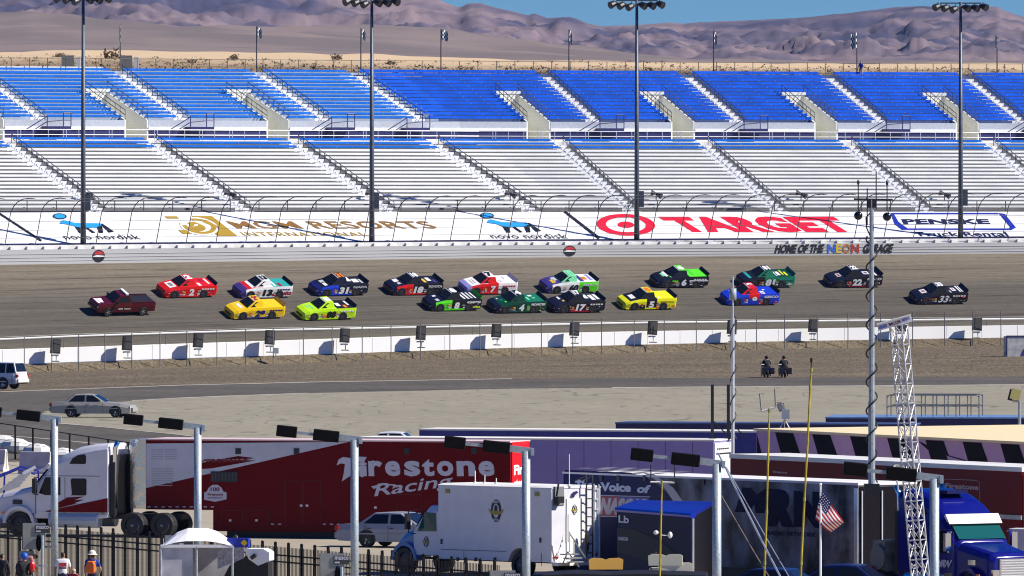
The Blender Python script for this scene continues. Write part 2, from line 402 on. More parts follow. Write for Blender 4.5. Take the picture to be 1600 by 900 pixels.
ap_line(b, q[:2], 2.4, 1); ap_poly(b, [(1560, 333), (1570, 334.5), (1587.5, 356), (1581, 359.5), (1577, 357), (1578, 355)], 1); ap_line(b, [(1581, 358.4), (1408, 358.4)], 2.4, 1)
ap_poly(b, [(1391.5, 333), (1397, 335), (1404, 347), (1418, 357.3), (1410, 359.5), (1398, 351)], 1); b.build('painted_lettering', [P_NAVY, P_BLUE], ap)
b = MB(); ap_text(b, 'MGM RESORTS', 372, 686, 357.8, 352, 346.0, bold=0.018, mi=0, space=1.05); ap_text(b, 'INTERNATIONAL', 384, 578, 369.6, 374, 363, bold=0.004, mi=1, space=1.1)
ap_poly(b, [(300, 338), (331, 338), (371, 369), (341, 369)], 2)
ap_ell(b, 311, 354, 29, 14.2, 0, 0, lean=0.6, mi=3); ap_ell(b, 311, 354, 25.5, 12.2, 18, 8.6, lean=0.6, mi=2, a0=-1.9, a1=3.3); ap_ell(b, 308, 356, 13, 6.2, 6.5, 3.2, lean=0.5, mi=2, a0=-1.2, a1=4.4); ap_poly(b, [(296, 356), (309, 353), (318, 356), (312, 361), (300, 361)], 2); ap_poly(b, [(290, 349), (303, 347), (312, 350), (300, 352)], 2)
ap_poly(b, [(257, 338.5), (276, 338.5), (280, 342), (262, 342)], 2); ap_poly(b, [(279, 360), (291, 360), (300, 366), (286, 366)], 2)
b.build('painted_lettering', [P_BRONZE, P_GOLD, P_GOLD, apw], ap)
def bull(b, x, y):
    ap_ell(b, x, y, 10.5, 4.2, 0, 0, lean=0.25, mi=0); ap_ell(b, x, y, 10.8, 4.6, 8.6, 3.3, lean=0.25, mi=1)
    ap_poly(b, [(x + 2, y + 7), (x + 6, y + 6), (x + 24, y + 10.5), (x + 62, y + 11), (x + 66, y + 14), (x + 63, y + 18), (x + 54, y + 17.5), (x + 36, y + 18.5), (x + 26, y + 17), (x + 14, y + 13), (x, y + 11)], 0)
    ap_poly(b, [(x + 24, y + 16.5), (x + 34, y + 18), (x + 37, y + 26.5), (x + 31, y + 26.5)], 1); ap_poly(b, [(x + 40, y + 18), (x + 44, y + 17.8), (x + 56, y + 26), (x + 51, y + 26)], 1)
    ap_poly(b, [(x + 58, y + 17), (x + 66, y + 14), (x + 68, y + 26), (x + 62, y + 26)], 1); ap_poly(b, [(x + 63, y + 11.5), (x + 67, y + 12), (x + 85, y + 24), (x + 77, y + 25.5)], 1)
    ap_text(b, 'novo nordisk', x + 10, x + 128, y + 36, x + 1, y + 28.5, bold=-0.002, mi=1, space=1.08)
b = MB(); bull(b, 93.5, 338.5); b.build('painted_lettering', [P_CYAN, P_BLK], ap)
b = MB(); bull(b, 761, 337.5); b.build('painted_lettering', [P_CYAN, P_BLK], ap)
b = MB(); ap_line(b, [(-4, 332), (65, 377)], 2.6); ap_line(b, [(882, 330.8), (937, 373)], 3.2); b.build('divider_stripe', P_BLK, ap)
# lettering and round emblems on the barrier
def wall_pt(px, fy, lift=0.05):
    u = (px - 890) / 16.5 / 0.9
    for _ in range(20):
        p = pos(u, D_WALL - lift); e = px - (800 + p.x * F / p.y)
        if abs(e) < 0.01: break
        u += e / 16.5 * 0.9
    z0 = zrow(p, Y_BASE); z1 = zrow(p, Y_SAFE); return Vector((p.x, p.y, z0 + (z1 - z0) * fy))
def wall_text(b, s, x0, x1, f0, f1, lean=0.0, bold=0.05, mi=None):
    vs, fs, _ = text_geo(s, bold, 1.0); b.add([wall_pt(x0 + (x1 - x0) * a + lean * c, f0 + (f1 - f0) * c) for a, c in vs], fs, mi)
neon = [mat('neon_blue', (0.03, 0.12, 0.55), 0.5), mat('neon_gold', (0.6, 0.42, 0.02), 0.5), mat('neon_brown', (0.42, 0.14, 0.02), 0.5), mat('neon_red', (0.36, 0.03, 0.02), 0.5)]
b = MB(); wall_text(b, 'HOME OF THE', 1210, 1285, 0.2, 0.95, 4, mi=0); wall_text(b, 'GARAGE', 1347, 1393, 0.15, 0.95, 4, mi=0)
for i, (c, x) in enumerate((('N', 1293), ('E', 1306.5), ('O', 1316.5), ('N', 1330))): wall_text(b, c, x, x + (12.5 if c != 'E' else 9), 0.18, 0.95, 0, bold=0.03, mi=i + 1)
b.build('painted_lettering', [P_BLK] + neon, ow)
for x in (154.5, 890.5):
    b = MB(); vs = [wall_pt(x + 9.5 * math.cos(t), 0.52 + 0.42 * math.sin(t)) for t in [2 * math.pi * i / 24 for i in range(24)]]; b.add(vs, [tuple(range(24))], 0)
    for f, mi in ((0.72, 1), (0.32, 0)):
        b.add([wall_pt(x + 8.2 * math.cos(t), 0.52 + (0.33 if mi else -0.33) * math.sin(t), 0.06) for t in [math.pi * (0.1 + 0.8 * i / 12) for i in range(13)]], [tuple(range(13))], mi)
    wall_text(b, 'LAS VEGAS', x - 6, x + 6, 0.6, 0.72, bold=0.01, mi=2); wall_text(b, 'SPEEDWAY', x - 5.5, x + 5.5, 0.28, 0.4, bold=0.01, mi=2)
    b.add([wall_pt(x + dx, f, 0.065) for dx, f in ((-9, 0.5), (-3, 0.58), (9, 0.52), (9, 0.46), (0, 0.44), (-9, 0.46))], [tuple(range(6))], 2)
    b.build('round_emblem', [P_BLK, mat('emblem_red', (0.5, 0.02, 0.03)), white], ow)
# ------------------------------------------------------------------ grandstand
RISE, TREAD = 0.355, 1.065
NLO, NUP = 19, 14
Z0 = 13.04; DW = NLO * TREAD; ZW = Z0 + NLO * RISE; DU = DW + 4.6; ZU = 21.62
terr_lo = mat('terrace_gap_shade', (0.16, 0.16, 0.17), 0.8, var=0.2, scale=0.7); terr_wh = mat('terrace_white', (0.72, 0.73, 0.75), 0.6, var=0.1, scale=0.7)  # lower terrace grey carries the shade of the gaps between bench rows
bench_w = mat('bench_aluminium', (0.72, 0.73, 0.74), 0.4, 0.0, var=0.08, scale=0.4); bench_b = mat('bench_blue', (0.004, 0.150, 0.58), 0.6, var=0.15, scale=0.5, spec=0.2)
bench_b2 = mat('bench_deep_blue', (0.003, 0.110, 0.62), 0.6, var=0.2, scale=0.5, spec=0.2)
vomw = mat('vomitory_concrete', (0.80, 0.80, 0.72), 0.8, var=0.08, scale=0.5)
def sweep(b, prof, ua, ub, mi=None, cap=True):
    "closed profile of (d, z) swept between stations ua, ub"
    secs = None; lines = [path(ua, ub, d) for d, z in prof]; m = max(len(l) for l in lines)
    secs = [[Vector((lines[j][i].x, lines[j][i].y, prof[j][1])) for j in range(len(prof))] for i in range(m)]
    b.loft(secs, mi=mi, cap=cap)
def bracket_row(b, ua, ub, d, z, mi):
    u = ua + 0.9
    while u < ub - 0.4:
        off = d * MT
        p = SPt(u, d); b.box((p.x, p.y, z), (0.08, 0.08, 0.08), mi=mi); u += 1.75
stand = thing('lower_grandstand', 'lower grandstand tier of white aluminium benches with three blue rows on top', 'grandstand')
upper = thing('upper_grandstand', 'upper grandstand tier of blue benches with walled entry openings', 'grandstand')
LA = [-3.9 - 15.2 * k for k in range(5)]      # lower aisles left of the bend
RA = [6.5 + 15.1 * k for k in range(5)]
aisles_lo = sorted(LA + RA); AW = 1.5
ULO, UHI = -64.0, 68.0
def vis(u, d, z, m=60):
    p = SPt(u, d); x = 800 + p.x * F / p.y; return -m < x < 1600 + m
def stairs_prof(n, d0, z0, base):
    pr = [(d0, base)]
    for i in range(n): pr += [(d0 + i * TREAD, z0 + i * RISE), (d0 + (i + 1) * TREAD, z0 + i * RISE)]
    pr.append((d0 + n * TREAD, base)); return pr
def terrace(b, ua, ub, n0, n1, d0, z0, base, mi=None):
    for i in range(n0, n1):
        da = d0 + i * TREAD; z = z0 + i * RISE
        sweep(b, [(da, z - RISE if i > n0 else base), (da, z), (da + TREAD, z), (da + TREAD, z - 0.05), (da + 0.05, z - 0.05), (da + 0.05, base if i == n0 else z - RISE)], ua, ub, mi)
def bench(parent, ua, ub, d, z, m, back=0.18, br=True, skirt=0.07):
    b = MB()
    sweep(b, [(d + 0.32, z + 0.39), (d + 0.32, z + 0.39 + skirt), (d + 0.64, z + 0.39 + skirt), (d + 0.64, z + 0.39 + skirt + back), (d + 0.68, z + 0.39 + skirt + back), (d + 0.68, z + 0.39)], ua, ub, 0)
    if br: bracket_row(b, ua, ub, d + 0.36, z + 0.44, 1)
    return b.build('bench', [m, white], parent)
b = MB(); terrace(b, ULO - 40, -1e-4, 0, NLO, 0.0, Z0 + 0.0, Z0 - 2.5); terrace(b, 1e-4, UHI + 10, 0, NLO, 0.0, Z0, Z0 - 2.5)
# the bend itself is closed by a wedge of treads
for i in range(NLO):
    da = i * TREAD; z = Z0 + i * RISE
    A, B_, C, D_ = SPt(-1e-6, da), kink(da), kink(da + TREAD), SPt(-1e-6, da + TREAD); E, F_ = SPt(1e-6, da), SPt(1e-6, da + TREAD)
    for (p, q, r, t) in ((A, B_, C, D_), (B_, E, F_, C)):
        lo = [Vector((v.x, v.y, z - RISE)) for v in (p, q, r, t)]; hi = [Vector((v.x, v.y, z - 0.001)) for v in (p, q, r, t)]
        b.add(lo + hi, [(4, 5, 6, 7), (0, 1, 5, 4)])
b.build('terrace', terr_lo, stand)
edges = [ULO - 20] + aisles_lo + [UHI]
for a, c in zip(edges, edges[1:]):
    if not (vis(a, 0, 0, 80) or vis(c, 0, 0, 80) or vis(a, DW, 0, 80) or vis(c, DW, 0, 80)): continue
    for i in range(NLO):
        m = bench_b if i >= NLO - 3 else bench_w
        bench(stand, a + AW / 2, c - AW / 2, i * TREAD, Z0 + i * RISE, m, back=0.15, br=i >= NLO - 3)
rail_d = mat('rail_dark', (0.06, 0.065, 0.09), 0.45, 0.3, var=0.2)
def aisle(parent, u, n, d0, z0, m, hand=True):
    b = MB()
    for i in range(n):
        d = d0 + i * TREAD; z = z0 + i * RISE
        sweep(b, [(d + 0.003, z), (d + 0.003, z + 0.012), (d + TREAD, z + 0.012), (d + TREAD, z)], u - AW / 2, u + AW / 2, 0)
        sweep(b, [(d - 0.02, z - RISE), (d - 0.02, z + 0.01), (d - 0.003, z + 0.01), (d - 0.003, z - RISE)], u - AW / 2, u + AW / 2, 0)
        if i < n - 1: sweep(b, [(d + 0.62, z), (d + 0.62, z + 0.18), (d + TREAD - 0.03, z + 0.18), (d + TREAD - 0.03, z)], u - 0.15, u + AW / 2 - 0.08, 0)
    o = b.build('aisle_stair', m, parent)
    b = MB(); e = 0.42
    for i in range(0, n, 1):
        d = d0 + i * TREAD + 0.3; z = z0 + i * RISE; p = SPt(u + e, d)
        b.tube([(p.x, p.y, z), (p.x, p.y, z + 0.92)], 0.035, 5)
        if i < n - 1:
            q = SPt(u + e, d + TREAD); b.tube([(p.x, p.y, z + 0.9), (q.x, q.y, z + 0.9 + RISE)], 0.035, 5); b.tube([(p.x, p.y, z + 0.5), (q.x, q.y, z + 0.5 + RISE)], 0.03, 5)
    b.build('handrail', rail_d, parent); return o
for u in aisles_lo:
    if vis(u, 0, 0, 150) or vis(u, DW, 0, 150): aisle(stand, u, NLO, 0, Z0, terr_wh)
# seat-front railing
b = MB(); pr = None
u = -75
while u < 60:
    p = SPt(u, 0.15); b.tube([(p.x, p.y, Z0 - 0.1), (p.x, p.y, Z0 + 1.05)], 0.05, 5)
    u += 3.0
for zz in (0.12, 0.55, 1.05):
    q = path(-78, 62, 0.15); b.tube([(p.x, p.y, Z0 + zz) for p in q], 0.028, 5)
b.build('front_railing', rail_d, stand)
# horn loudspeakers on the benches near the front
for i in range(8):
    u = -50 + 14.9 * i; p = SPt(u, 2.0)
    if not vis(u, 2, 0, 0): continue
    b = MB(); z = Z0 + 3 * RISE
    b.tube([(p.x, p.y, z - 0.4), (p.x, p.y, z + 0.65)], 0.05); b.tube([(p.x - 0.5, p.y, z + 0.75), (p.x, p.y, z + 0.62), (p.x + 0.5, p.y - 0.2, z + 0.35)], [0.30, 0.1, 0.28], 8)
    tag(b.build('horn_speaker', dark), ['horn speaker on the lower benches near the far left edge', 'horn speaker above the left painted bull emblem', 'horn speaker above the gold lion logo apron', 'horn speaker left of the second tall light mast', 'horn speaker above the middle of the apron lettering', 'horn speaker above the red bullseye on the apron', 'horn speaker above the red apron lettering', 'horn speaker left of the fourth tall light mast'][i], 'loudspeaker', 'horn speakers on the lower benches')
# walkway, railing and fascia
b = MB(); sweep(b, [(DW, ZW - 0.6), (DW, ZW), (DU, ZW), (DU, ZW - 0.6)], ULO - 40, UHI + 10); b.build('walkway', offwhite, stand)
b = MB(); u = -72
while u < 75:
    p = SPt(u, DW + 0.1); b.tube([(p.x, p.y, ZW), (p.x, p.y, ZW + 0.98)], 0.035, 5)
    if int(u * 10) % 3 == 0: p = SPt(u + 0.3, DW + 0.1); b.tube([(p.x, p.y, ZW), (p.x, p.y, ZW + 0.98)], 0.04, 5)
    u += 1.6
for zz in (0.5, 0.98): b.tube([(p.x, p.y, ZW + zz) for p in path(-80, 78, DW + 0.1)], 0.028, 5)
b.build('walkway_railing', alu, stand)
# --- upper tier: aisles sit 6.6 m right of the lower ones, openings line up with the lower aisles
UA = [u + 6.6 for u in LA] + [u + 6.9 for u in RA]; UA = sorted(UA)
UA = [u if abs(u - 2.7) > 0.5 else -0.0 for u in UA]
VO = sorted([u for u in LA if u < -6] + [2.6 - 0.0] + [u - 1.2 for u in RA[1:]])
UA = sorted([u + 6.3 for u in LA[1:]] + [6.5 + 6.9 - 0.9 + 15.1 * k for k in range(4)] + [-3.9 + 2.6 - 0.9])
VO = sorted([u - 0.2 for u in LA[1:]] + [5.2 + 15.1 * k for k in range(4)])
VW = 2.5; NV = 8
def zup(i): return ZU + i * RISE
marks = sorted([('a', u) for u in UA] + [('v', u) for u in VO], key=lambda q: q[1])
fas = [(mat('fascia_navy', (0.014, 0.016, 0.10), 0.5, var=0.2), 0.38, 0.98), (white, 0.98, ZU - ZW)]
# solid body between openings
cuts = []
segs = []; last = ULO - 30
for u in VO: segs.append((last, u)); last = u + VW
segs.append((last, UHI + 10))
bt = MB(); bf = MB(); bn = MB(); bl = MB()
for a, c in segs:
    def span(a, c): return [(a, -1e-5), (1e-5, c)] if a < 0 < c else [(a, c)]
    for (x, y) in span(a, c):
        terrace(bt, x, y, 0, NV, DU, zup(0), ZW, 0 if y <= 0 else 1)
    sweep(bl, [(DU - 0.02, ZW), (DU - 0.02, ZW + 0.22), (DU - 0.001, ZW + 0.22), (DU - 0.001, ZW)], a, c)
    sweep(bn, [(DU - 0.02, ZW + 0.22), (DU - 0.02, ZW + 1.06), (DU - 0.001, ZW + 1.06), (DU - 0.001, ZW + 0.22)], a, c)
    sweep(bl, [(DU - 0.16, ZW + 1.06), (DU - 0.16, ZW + 1.30), (DU - 0.001, ZW + 1.30), (DU - 0.001, ZW + 1.06)], a, c)
    sweep(bf, [(DU - 0.06, ZW + 1.28), (DU - 0.06, ZU + 0.10), (DU + 0.06, ZU + 0.10), (DU + 0.06, ZW + 1.28)], a, c)
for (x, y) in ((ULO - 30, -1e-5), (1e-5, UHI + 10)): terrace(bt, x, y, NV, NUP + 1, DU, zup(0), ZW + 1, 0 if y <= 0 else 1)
for i in range(NUP):
    da = DU + i * TREAD; z = zup(i)
    A, B_, C, D_ = SPt(-1e-6, da), kink(da), kink(da + TREAD), SPt(-1e-6, da + TREAD); E, F_ = SPt(1e-6, da), SPt(1e-6, da + TREAD)
    for (p, q, r, t) in ((A, B_, C, D_), (B_, E, F_, C)):
        lo = [Vector((v.x, v.y, z - RISE)) for v in (p, q, r, t)]; hi = [Vector((v.x, v.y, z - 0.001)) for v in (p, q, r, t)]
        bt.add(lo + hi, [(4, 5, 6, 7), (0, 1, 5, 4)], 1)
bt.build('terrace', [mat('terrace_pale_blue', (0.34, 0.42, 0.54), 0.6, var=0.15, scale=0.7), mat('terrace_row_shade', (0.05, 0.09, 0.24), 0.7, var=0.2)], upper); bl.build('fascia_board', white, upper); bn.build('fascia_panel', fas[0][0], upper); bf.build('front_rail_board', alu, upper)  # right half darkened: shade between the rows painted into the terrace
stops = sorted([(u - AW / 2, u + AW / 2, 0) for u in UA] + [(u, u + VW, NV) for u in VO])
for i in range(NUP):
    last = ULO - 12
    for (x0, x1, n) in stops + [(UHI, UHI, 0)]:
        if n and i >= n: continue
        if x0 - last > 0.8 and (vis(last, DU, 0) or vis(x0, DU, 0) or vis(x0, DU + 15, 0) or vis(last, DU + 15, 0)):
            left = (last + x0) / 2 < 0
            bench(upper, last + 0.03, x0 - 0.03, DU + i * TREAD, zup(i), bench_b if x0 < -1 else bench_b2, back=0.155 if x0 < -1 else 0.215)
        last = x1
for u in UA:
    if vis(u, DU, 0, 100) or vis(u, DU + 15, 0, 100):
        aisle(upper, u, NUP, DU, zup(0), terr_wh)
        if u < 0 < u + 2.6: u -= 2.4
        b = MB(); t = tdir(u); n = ndir(u)
        sweep(b, [(DU - 1.5, ZW + 0.9), (DU - 1.5, ZW + 1.32), (DU - 0.2, ZW + 1.32), (DU - 0.2, ZW + 0.9)], u - 0.2, u + 2.3, 0); b.build('stair_landing', fas[0][0], upper)
        b = MB()
        for (p, q) in (((-0.2, ZW + 1.3), (-0.2, ZW + 2.3)), ((1.5, ZW + 1.3), (1.5, ZW + 2.6)), ((2.3, ZW + 1.3), (2.3, ZW + 2.6)), ((1.5, ZW + 2.6), (2.3, ZW + 2.6)), ((1.5, ZW + 1.9), (2.3, ZW + 1.9)), ((-0.2, ZW + 2.25), (-2.6, ZW + 0.9)), ((-0.2, ZW + 1.75), (-2.6, ZW + 0.4)), ((-0.2, ZW + 1.75), (1.5, ZW + 1.9)), ((-2.6, ZW + 0.4), (-2.6, ZW + 0.9))):
            A = SPt(u + p[0], DU - 1.45); B_ = SPt(u + q[0], DU - 1.45); b.tube([(A.x, A.y, p[1]), (B_.x, B_.y, q[1])], 0.05, 5)
        b.build('landing_rail', mat('rail_navy', (0.02, 0.03, 0.14), 0.4), upper)
for u in VO:
    if not (vis(u, DU, 0, 100) or vis(u, DU + 10, 0, 100)): continue
    b = MB(); dv = DU + NV * TREAD
    for (uu, th) in ((u, 0.14), (u + VW - 0.14, 0.14)):
        pr = [(DU - 0.03, ZW), (DU - 0.03, ZU + 0.12), (dv, zup(NV) + 0.05), (dv, ZW)]
        sweep(b, pr, uu, uu + th)
    sweep(b, [(dv - 0.15, ZW), (dv - 0.15, zup(NV) + 0.05), (dv - 0.003, zup(NV) + 0.05), (dv - 0.003, ZW)], u, u + VW)
    b.build('entry_wall', vomw, upper)
    b = MB(); sweep(b, [(dv - 0.22, zup(NV) + 0.05), (dv - 0.22, zup(NV) + 0.34), (dv + 0.1, zup(NV) + 0.34), (dv + 0.1, zup(NV) + 0.05)], u - 0.3, u + VW + 0.3); b.build('entry_lintel', white, upper)
    b = MB()
    for uu in (u + 0.07, u + VW - 0.07):
        for i in range(0, NV + 1):
            p = SPt(uu, DU + i * TREAD); z = ZU + i * RISE + 0.1; b.tube([(p.x, p.y, z), (p.x, p.y, z + 0.95)], 0.03, 4)
        for h in (0.5, 0.95):
            p = SPt(uu, DU); q = SPt(uu, dv); b.tube([(p.x, p.y, ZU + 0.1 + h), (q.x, q.y, zup(NV) + 0.1 + h)], 0.035, 4)
    p = SPt(u, dv); q = SPt(u + VW, dv); b.tube([(p.x, p.y, zup(NV) + 1.05), (q.x, q.y, zup(NV) + 1.05)], 0.04, 4)
    b.build('entry_rail', rail_d, upper)
# back fence along the top
DT = DU + NUP * TREAD + 1.2; ZT = zup(NUP)
bf = thing('top_fence', 'thin chain link fence along the top row of the blue upper seats', 'fence')
b = MB(); b.box((0, 0, 0), (0.01, 0.01, 0.01)); fm = mat('fence_dark', (0.10, 0.085, 0.07), 0.6)
first = None; u = -60
while u < 72:
    if vis(u, DT, 0, 40):
        p = SPt(u, DT)
        if first is None:
            b = MB(); b.tube([(0, 0, 0), (0, 0, 1.45)], 0.04, 5); first = b.build('post', fm, bf, loc=(p.x, p.y, ZT - 0.2))
        else:
            o = first.copy(); o.location = (p.x, p.y, ZT - 0.2); COL.objects.link(o)
    u += 1.95
b = MB()
for h in (0.15, 1.22): b.tube([(p.x, p.y, ZT + h) for p in path(-66, 75, DT)], 0.028, 5)
b.build('rail', fm, bf)
b = MB(); sweep(b, [(DT + 0.3, ZT - 1), (DT + 0.3, ZT + 0.42), (DT + 0.6, ZT + 0.42), (DT + 0.6, ZT - 1)], -66, -28.5); tag(b.build('parapet_wall', offwhite), 'low pale parapet wall behind the top seats at the left', 'wall')
# ------------------------------------------------------------------ catch fence
cf = thing('catch_fence', 'tall catch fence of curved dark posts leaning over the outer track wall', 'fence')
pm_ = mat('fence_post', (0.10, 0.10, 0.11), 0.5, 0.3, var=0.2)
prof = [(0, 0), (0.22, 1.5), (0.45, 3.03), (0.65, 3.55), (0.95, 3.97), (1.4, 4.25), (1.9, 4.32), (2.3, 4.25)]
b = MB(); b.tube([(x / 0.8, -x * 0.85, z) for x, z in prof], 0.042, 6)
first = None; tops = []; u = -92
while u < 62:
    p = pos(u, D_WALL + 0.8)
    if -70 < 800 + p.x * F / p.y < 1670:
        z = zrow(p, Y_CONC) - 0.05
        if first is None: first = b.build('post', pm_, cf, loc=(p.x, p.y, z))
        else: o = first.copy(); o.location = (p.x, p.y, z); COL.objects.link(o)
        tops.append(Vector((p.x, p.y, z)))
    u += 3.07
for k, (x, z) in enumerate(((0.1, 0.7), (0.2, 1.4), (0.32, 2.2), (0.45, 3.03), (0.95, 3.97), (2.3, 4.25))):
    b = MB(); b.tube([t + Vector((x / 0.8, -x * 0.85, z)) for t in tops], 0.022, 4); b.build('cable', pm_, cf)
# ------------------------------------------------------------------ tall light masts
mast_m = mat('mast_steel', (0.10, 0.115, 0.14), 0.45, 0.3, var=0.2, scale=3)
LM = [('tall stadium light mast at far left beside the bull emblem', 130), ('tall stadium light mast between the gold resort lettering', 581), ('tall stadium light mast standing over the red bullseye logo', 995), ('tall stadium light mast at right over the blue framed rental logo', 1501)]
def mast_station(px, d):
    u = (px - 890) / 16.5 / 0.9
    for _ in range(25):
        p = pos(u, d); u += (px - (800 + p.x * F / p.y)) / 16.5 * 0.9
    return p, u
for i, (lab, px) in enumerate(LM):
    p, u = mast_station(px, -9.6); z = zrow(p, Y_APRON) - 1.2
    top = 32.9
    r = thing('light_mast', lab, 'light mast', (p.x, p.y, z), 0, 'tall light masts along the track wall')
    hgt = top - z
    b = MB(); b.tube([(0, 0, 0), (0, 0, hgt * 0.35), (0, 0, hgt)], [0.27, 0.22, 0.13], 10); b.build('pole', mast_m, r, smooth=True)
    b = MB(); b.box((0, 0, 4.9), (0.7, 0.5, 1.5)); b.build('control_box', mast_m, r, loc=(0.32, 0.1, 0.0))
    b = MB(); b.box((0, 0, hgt - 0.1), (3.9, 0.12, 0.12)); b.build('crossarm', mast_m, r)
    for k in range(6):
        x = -2.15 + 0.82 * k + (0.15 if k > 2 else 0); b = MB()
        b.tube([(0, 0, 0.45), (0.02, -0.05, 0.25)], 0.04, 5, mi=0)
        q = 0.35 if k < 3 else -0.35
        b.tube([(-0.34 * (1 if k < 3 else -1), -0.5, -0.12), (0, -0.2, 0.05), (0.3 * (1 if k < 3 else -1), 0.05, 0.12)], [0.36, 0.30, 0.12], 10, mi=0)
        b.build('floodlight', blackm, r, loc=(x, -0.1, hgt - 0.55 + (0.1 if k in (0, 5) else -0.12 if k in (2,) else 0)))
# ------------------------------------------------------------------ flags on the rim
chk = [mat('flag_white', (0.8, 0.8, 0.8), 0.7), mat('flag_black', (0.012, 0.012, 0.014), 0.7)]
FL = [(188, 38, 1.6, -0.15, 'limp pale checkered flag beside the far left light mast'), (401, 41, 1.0, 1, 'checkered flag right of centre in the left half of the rim, blowing right'), (582, 44, 1.0, 0.9, 'checkered flag just right of the second light mast'),
      (689, 45, 1.0, 1.4, 'open checkered flag blowing right below the mountain peak notch'), (889, 46, 1.3, 0.6, 'half furled checkered flag left of the third light mast'), (1115, 48, 1.3, 0.65, 'half furled checkered flag between the third and fourth light masts'),
      (1339, 50, 1.5, -1.2, 'checkered flag blowing left beside the person on the top row'), (1558, 52, 1.3, -0.35, 'furled checkered flag at the far right of the rim')]
for px, py, hh, ww, lab in FL:
    u = (px - 890) / 14.0
    for _ in range(30):
        p = SPt(u, DT + 0.5); u += (px - (800 + p.x * F / p.y)) / 16.0 * 0.8
    zt_ = H - (py - YH) * p.y / F
    r = thing('rim_flag', lab, 'flag', (p.x, p.y, ZT - 0.3), 0, 'checkered flags along the stand rim')
    L_ = zt_ - ZT + 0.3
    b = MB(); b.tube([(0, 0, 0), (0, 0, L_)], [0.075, 0.05], 6); b.build('pole', mat('flagpole_dark', (0.09, 0.085, 0.09), 0.5), r)
    b = MB(); nx, ny = 5, 5; W_ = ww * 0.5; D = 0.25
    for i in range(nx):
        for j in range(ny):
            def q(i, j): return (W_ * i / nx, -0.15 * math.sin(i * 1.3) - 0.1 * i / nx, L_ - 0.05 - hh * j / ny - D * (i / nx) ** 1.3 * 0.9)
            b.add([q(i, j), q(i + 1, j), q(i + 1, j + 1), q(i, j + 1)], [(0, 1, 2, 3)], (i + j) % 2)
    b.build('checkered_cloth', chk, r)
# ------------------------------------------------------------------ desert, foothills, mountains
def grid(name, cols, ys, fn, m, **props):
    vs = []; fs = []; nc = len(cols)
    for y in ys:
        for c in cols: vs.append(fn(c, y))
    for j in range(len(ys) - 1):
        for i in range(nc - 1): fs.append((j * nc + i, j * nc + i + 1, (j + 1) * nc + i + 1, (j + 1) * nc + i))
    me = bpy.data.meshes.new(name); me.from_pydata(vs, [], fs); me.materials.append(m)
    me.polygons.foreach_set('use_smooth', [True] * len(fs)); me.update()
    o = bpy.data.objects.new(name, me); COL.objects.link(o); return set_p(o, **props)
SAND = [(-300, 84), (0, 81), (130, 78.5), (230, 80), (330, 83), (400, 84), (500, 86.5), (600, 88.5), (700, 92), (800, 94), (1000, 97), (1200, 99.5), (1600, 102), (1900, 104)]
def desert_pt(px, Y):
    f = (Y - 1040) / (2500 - 1040); yb = interp([(-300, 122), (0, 118), (1600, 128), (1900, 130)], px); y = yb + (interp(SAND, px) - yb) * f ** 0.7
    x = (px - 800) * Y / F
    z = H - (y - YH) * Y / F + (0.9 * noise.noise(Vector((x * 0.02, Y * 0.012, 0))) + 0.4 * noise.noise(Vector((x * 0.07, Y * 0.04, 3)))) * (0.3 + f)
    return Vector((x, Y, z))
sandm = mat('desert_sand', (0.15, 0.10, 0.055), 0.95, scale=0.05, col2=(0.38, 0.27, 0.15), stretch=(1.2, 0.35, 1), detail=8)
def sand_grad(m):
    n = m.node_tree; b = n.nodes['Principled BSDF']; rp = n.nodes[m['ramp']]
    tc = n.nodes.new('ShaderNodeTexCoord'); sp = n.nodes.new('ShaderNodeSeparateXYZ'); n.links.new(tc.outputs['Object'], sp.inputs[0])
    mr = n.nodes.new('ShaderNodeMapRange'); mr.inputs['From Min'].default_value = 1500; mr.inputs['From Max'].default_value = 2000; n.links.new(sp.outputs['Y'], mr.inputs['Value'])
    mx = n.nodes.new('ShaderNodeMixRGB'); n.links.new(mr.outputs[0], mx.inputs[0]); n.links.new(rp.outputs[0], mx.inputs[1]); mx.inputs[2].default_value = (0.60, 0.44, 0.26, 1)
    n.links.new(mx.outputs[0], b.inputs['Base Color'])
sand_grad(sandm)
cols = [-320 + 8 * i for i in range(281)]
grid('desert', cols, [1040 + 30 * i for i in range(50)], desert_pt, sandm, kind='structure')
def hill_y(px):   # crest of the grey foothills
    return interp([(-300, 30), (0, 24), (45, 22), (100, 27), (180, 33), (300, 38), (400, 41), (520, 45), (640, 49), (720, 56), (800, 61), (900, 70), (1000, 84), (1080, 91), (1200, 96), (1400, 96), (1600, 98), (1900, 100)], px)
def foot_pt(px, Y):
    f = min(1.0, (Y - 2450) / 2600.0); y0 = interp(SAND, px) + 5; x = (px - 800) * Y / F
    y = y0 + (hill_y(px) - y0) * f ** 1.05
    if Y > 5050: y = hill_y(px) + (Y - 5050) / 500 * 14
    n = noise.fractal(Vector((x * 0.004, Y * 0.0022, 1.7)), 0.9, 2.0, 6)
    g = abs(noise.noise(Vector((x * 0.009 + Y * 0.004, Y * 0.0012, 5.0))))
    return Vector((x, Y, H - (y - YH) * Y / F + 5.0 * n * f - 6 * g * f))
footm = mat('foothill_gravel', (0.150, 0.118, 0.108), 0.95, scale=0.012, col2=(0.215, 0.165, 0.145), stretch=(1, 0.35, 1), detail=9)
grid('foothills', cols, [2450 + 65 * i for i in range(48)], foot_pt, footm, kind='structure')
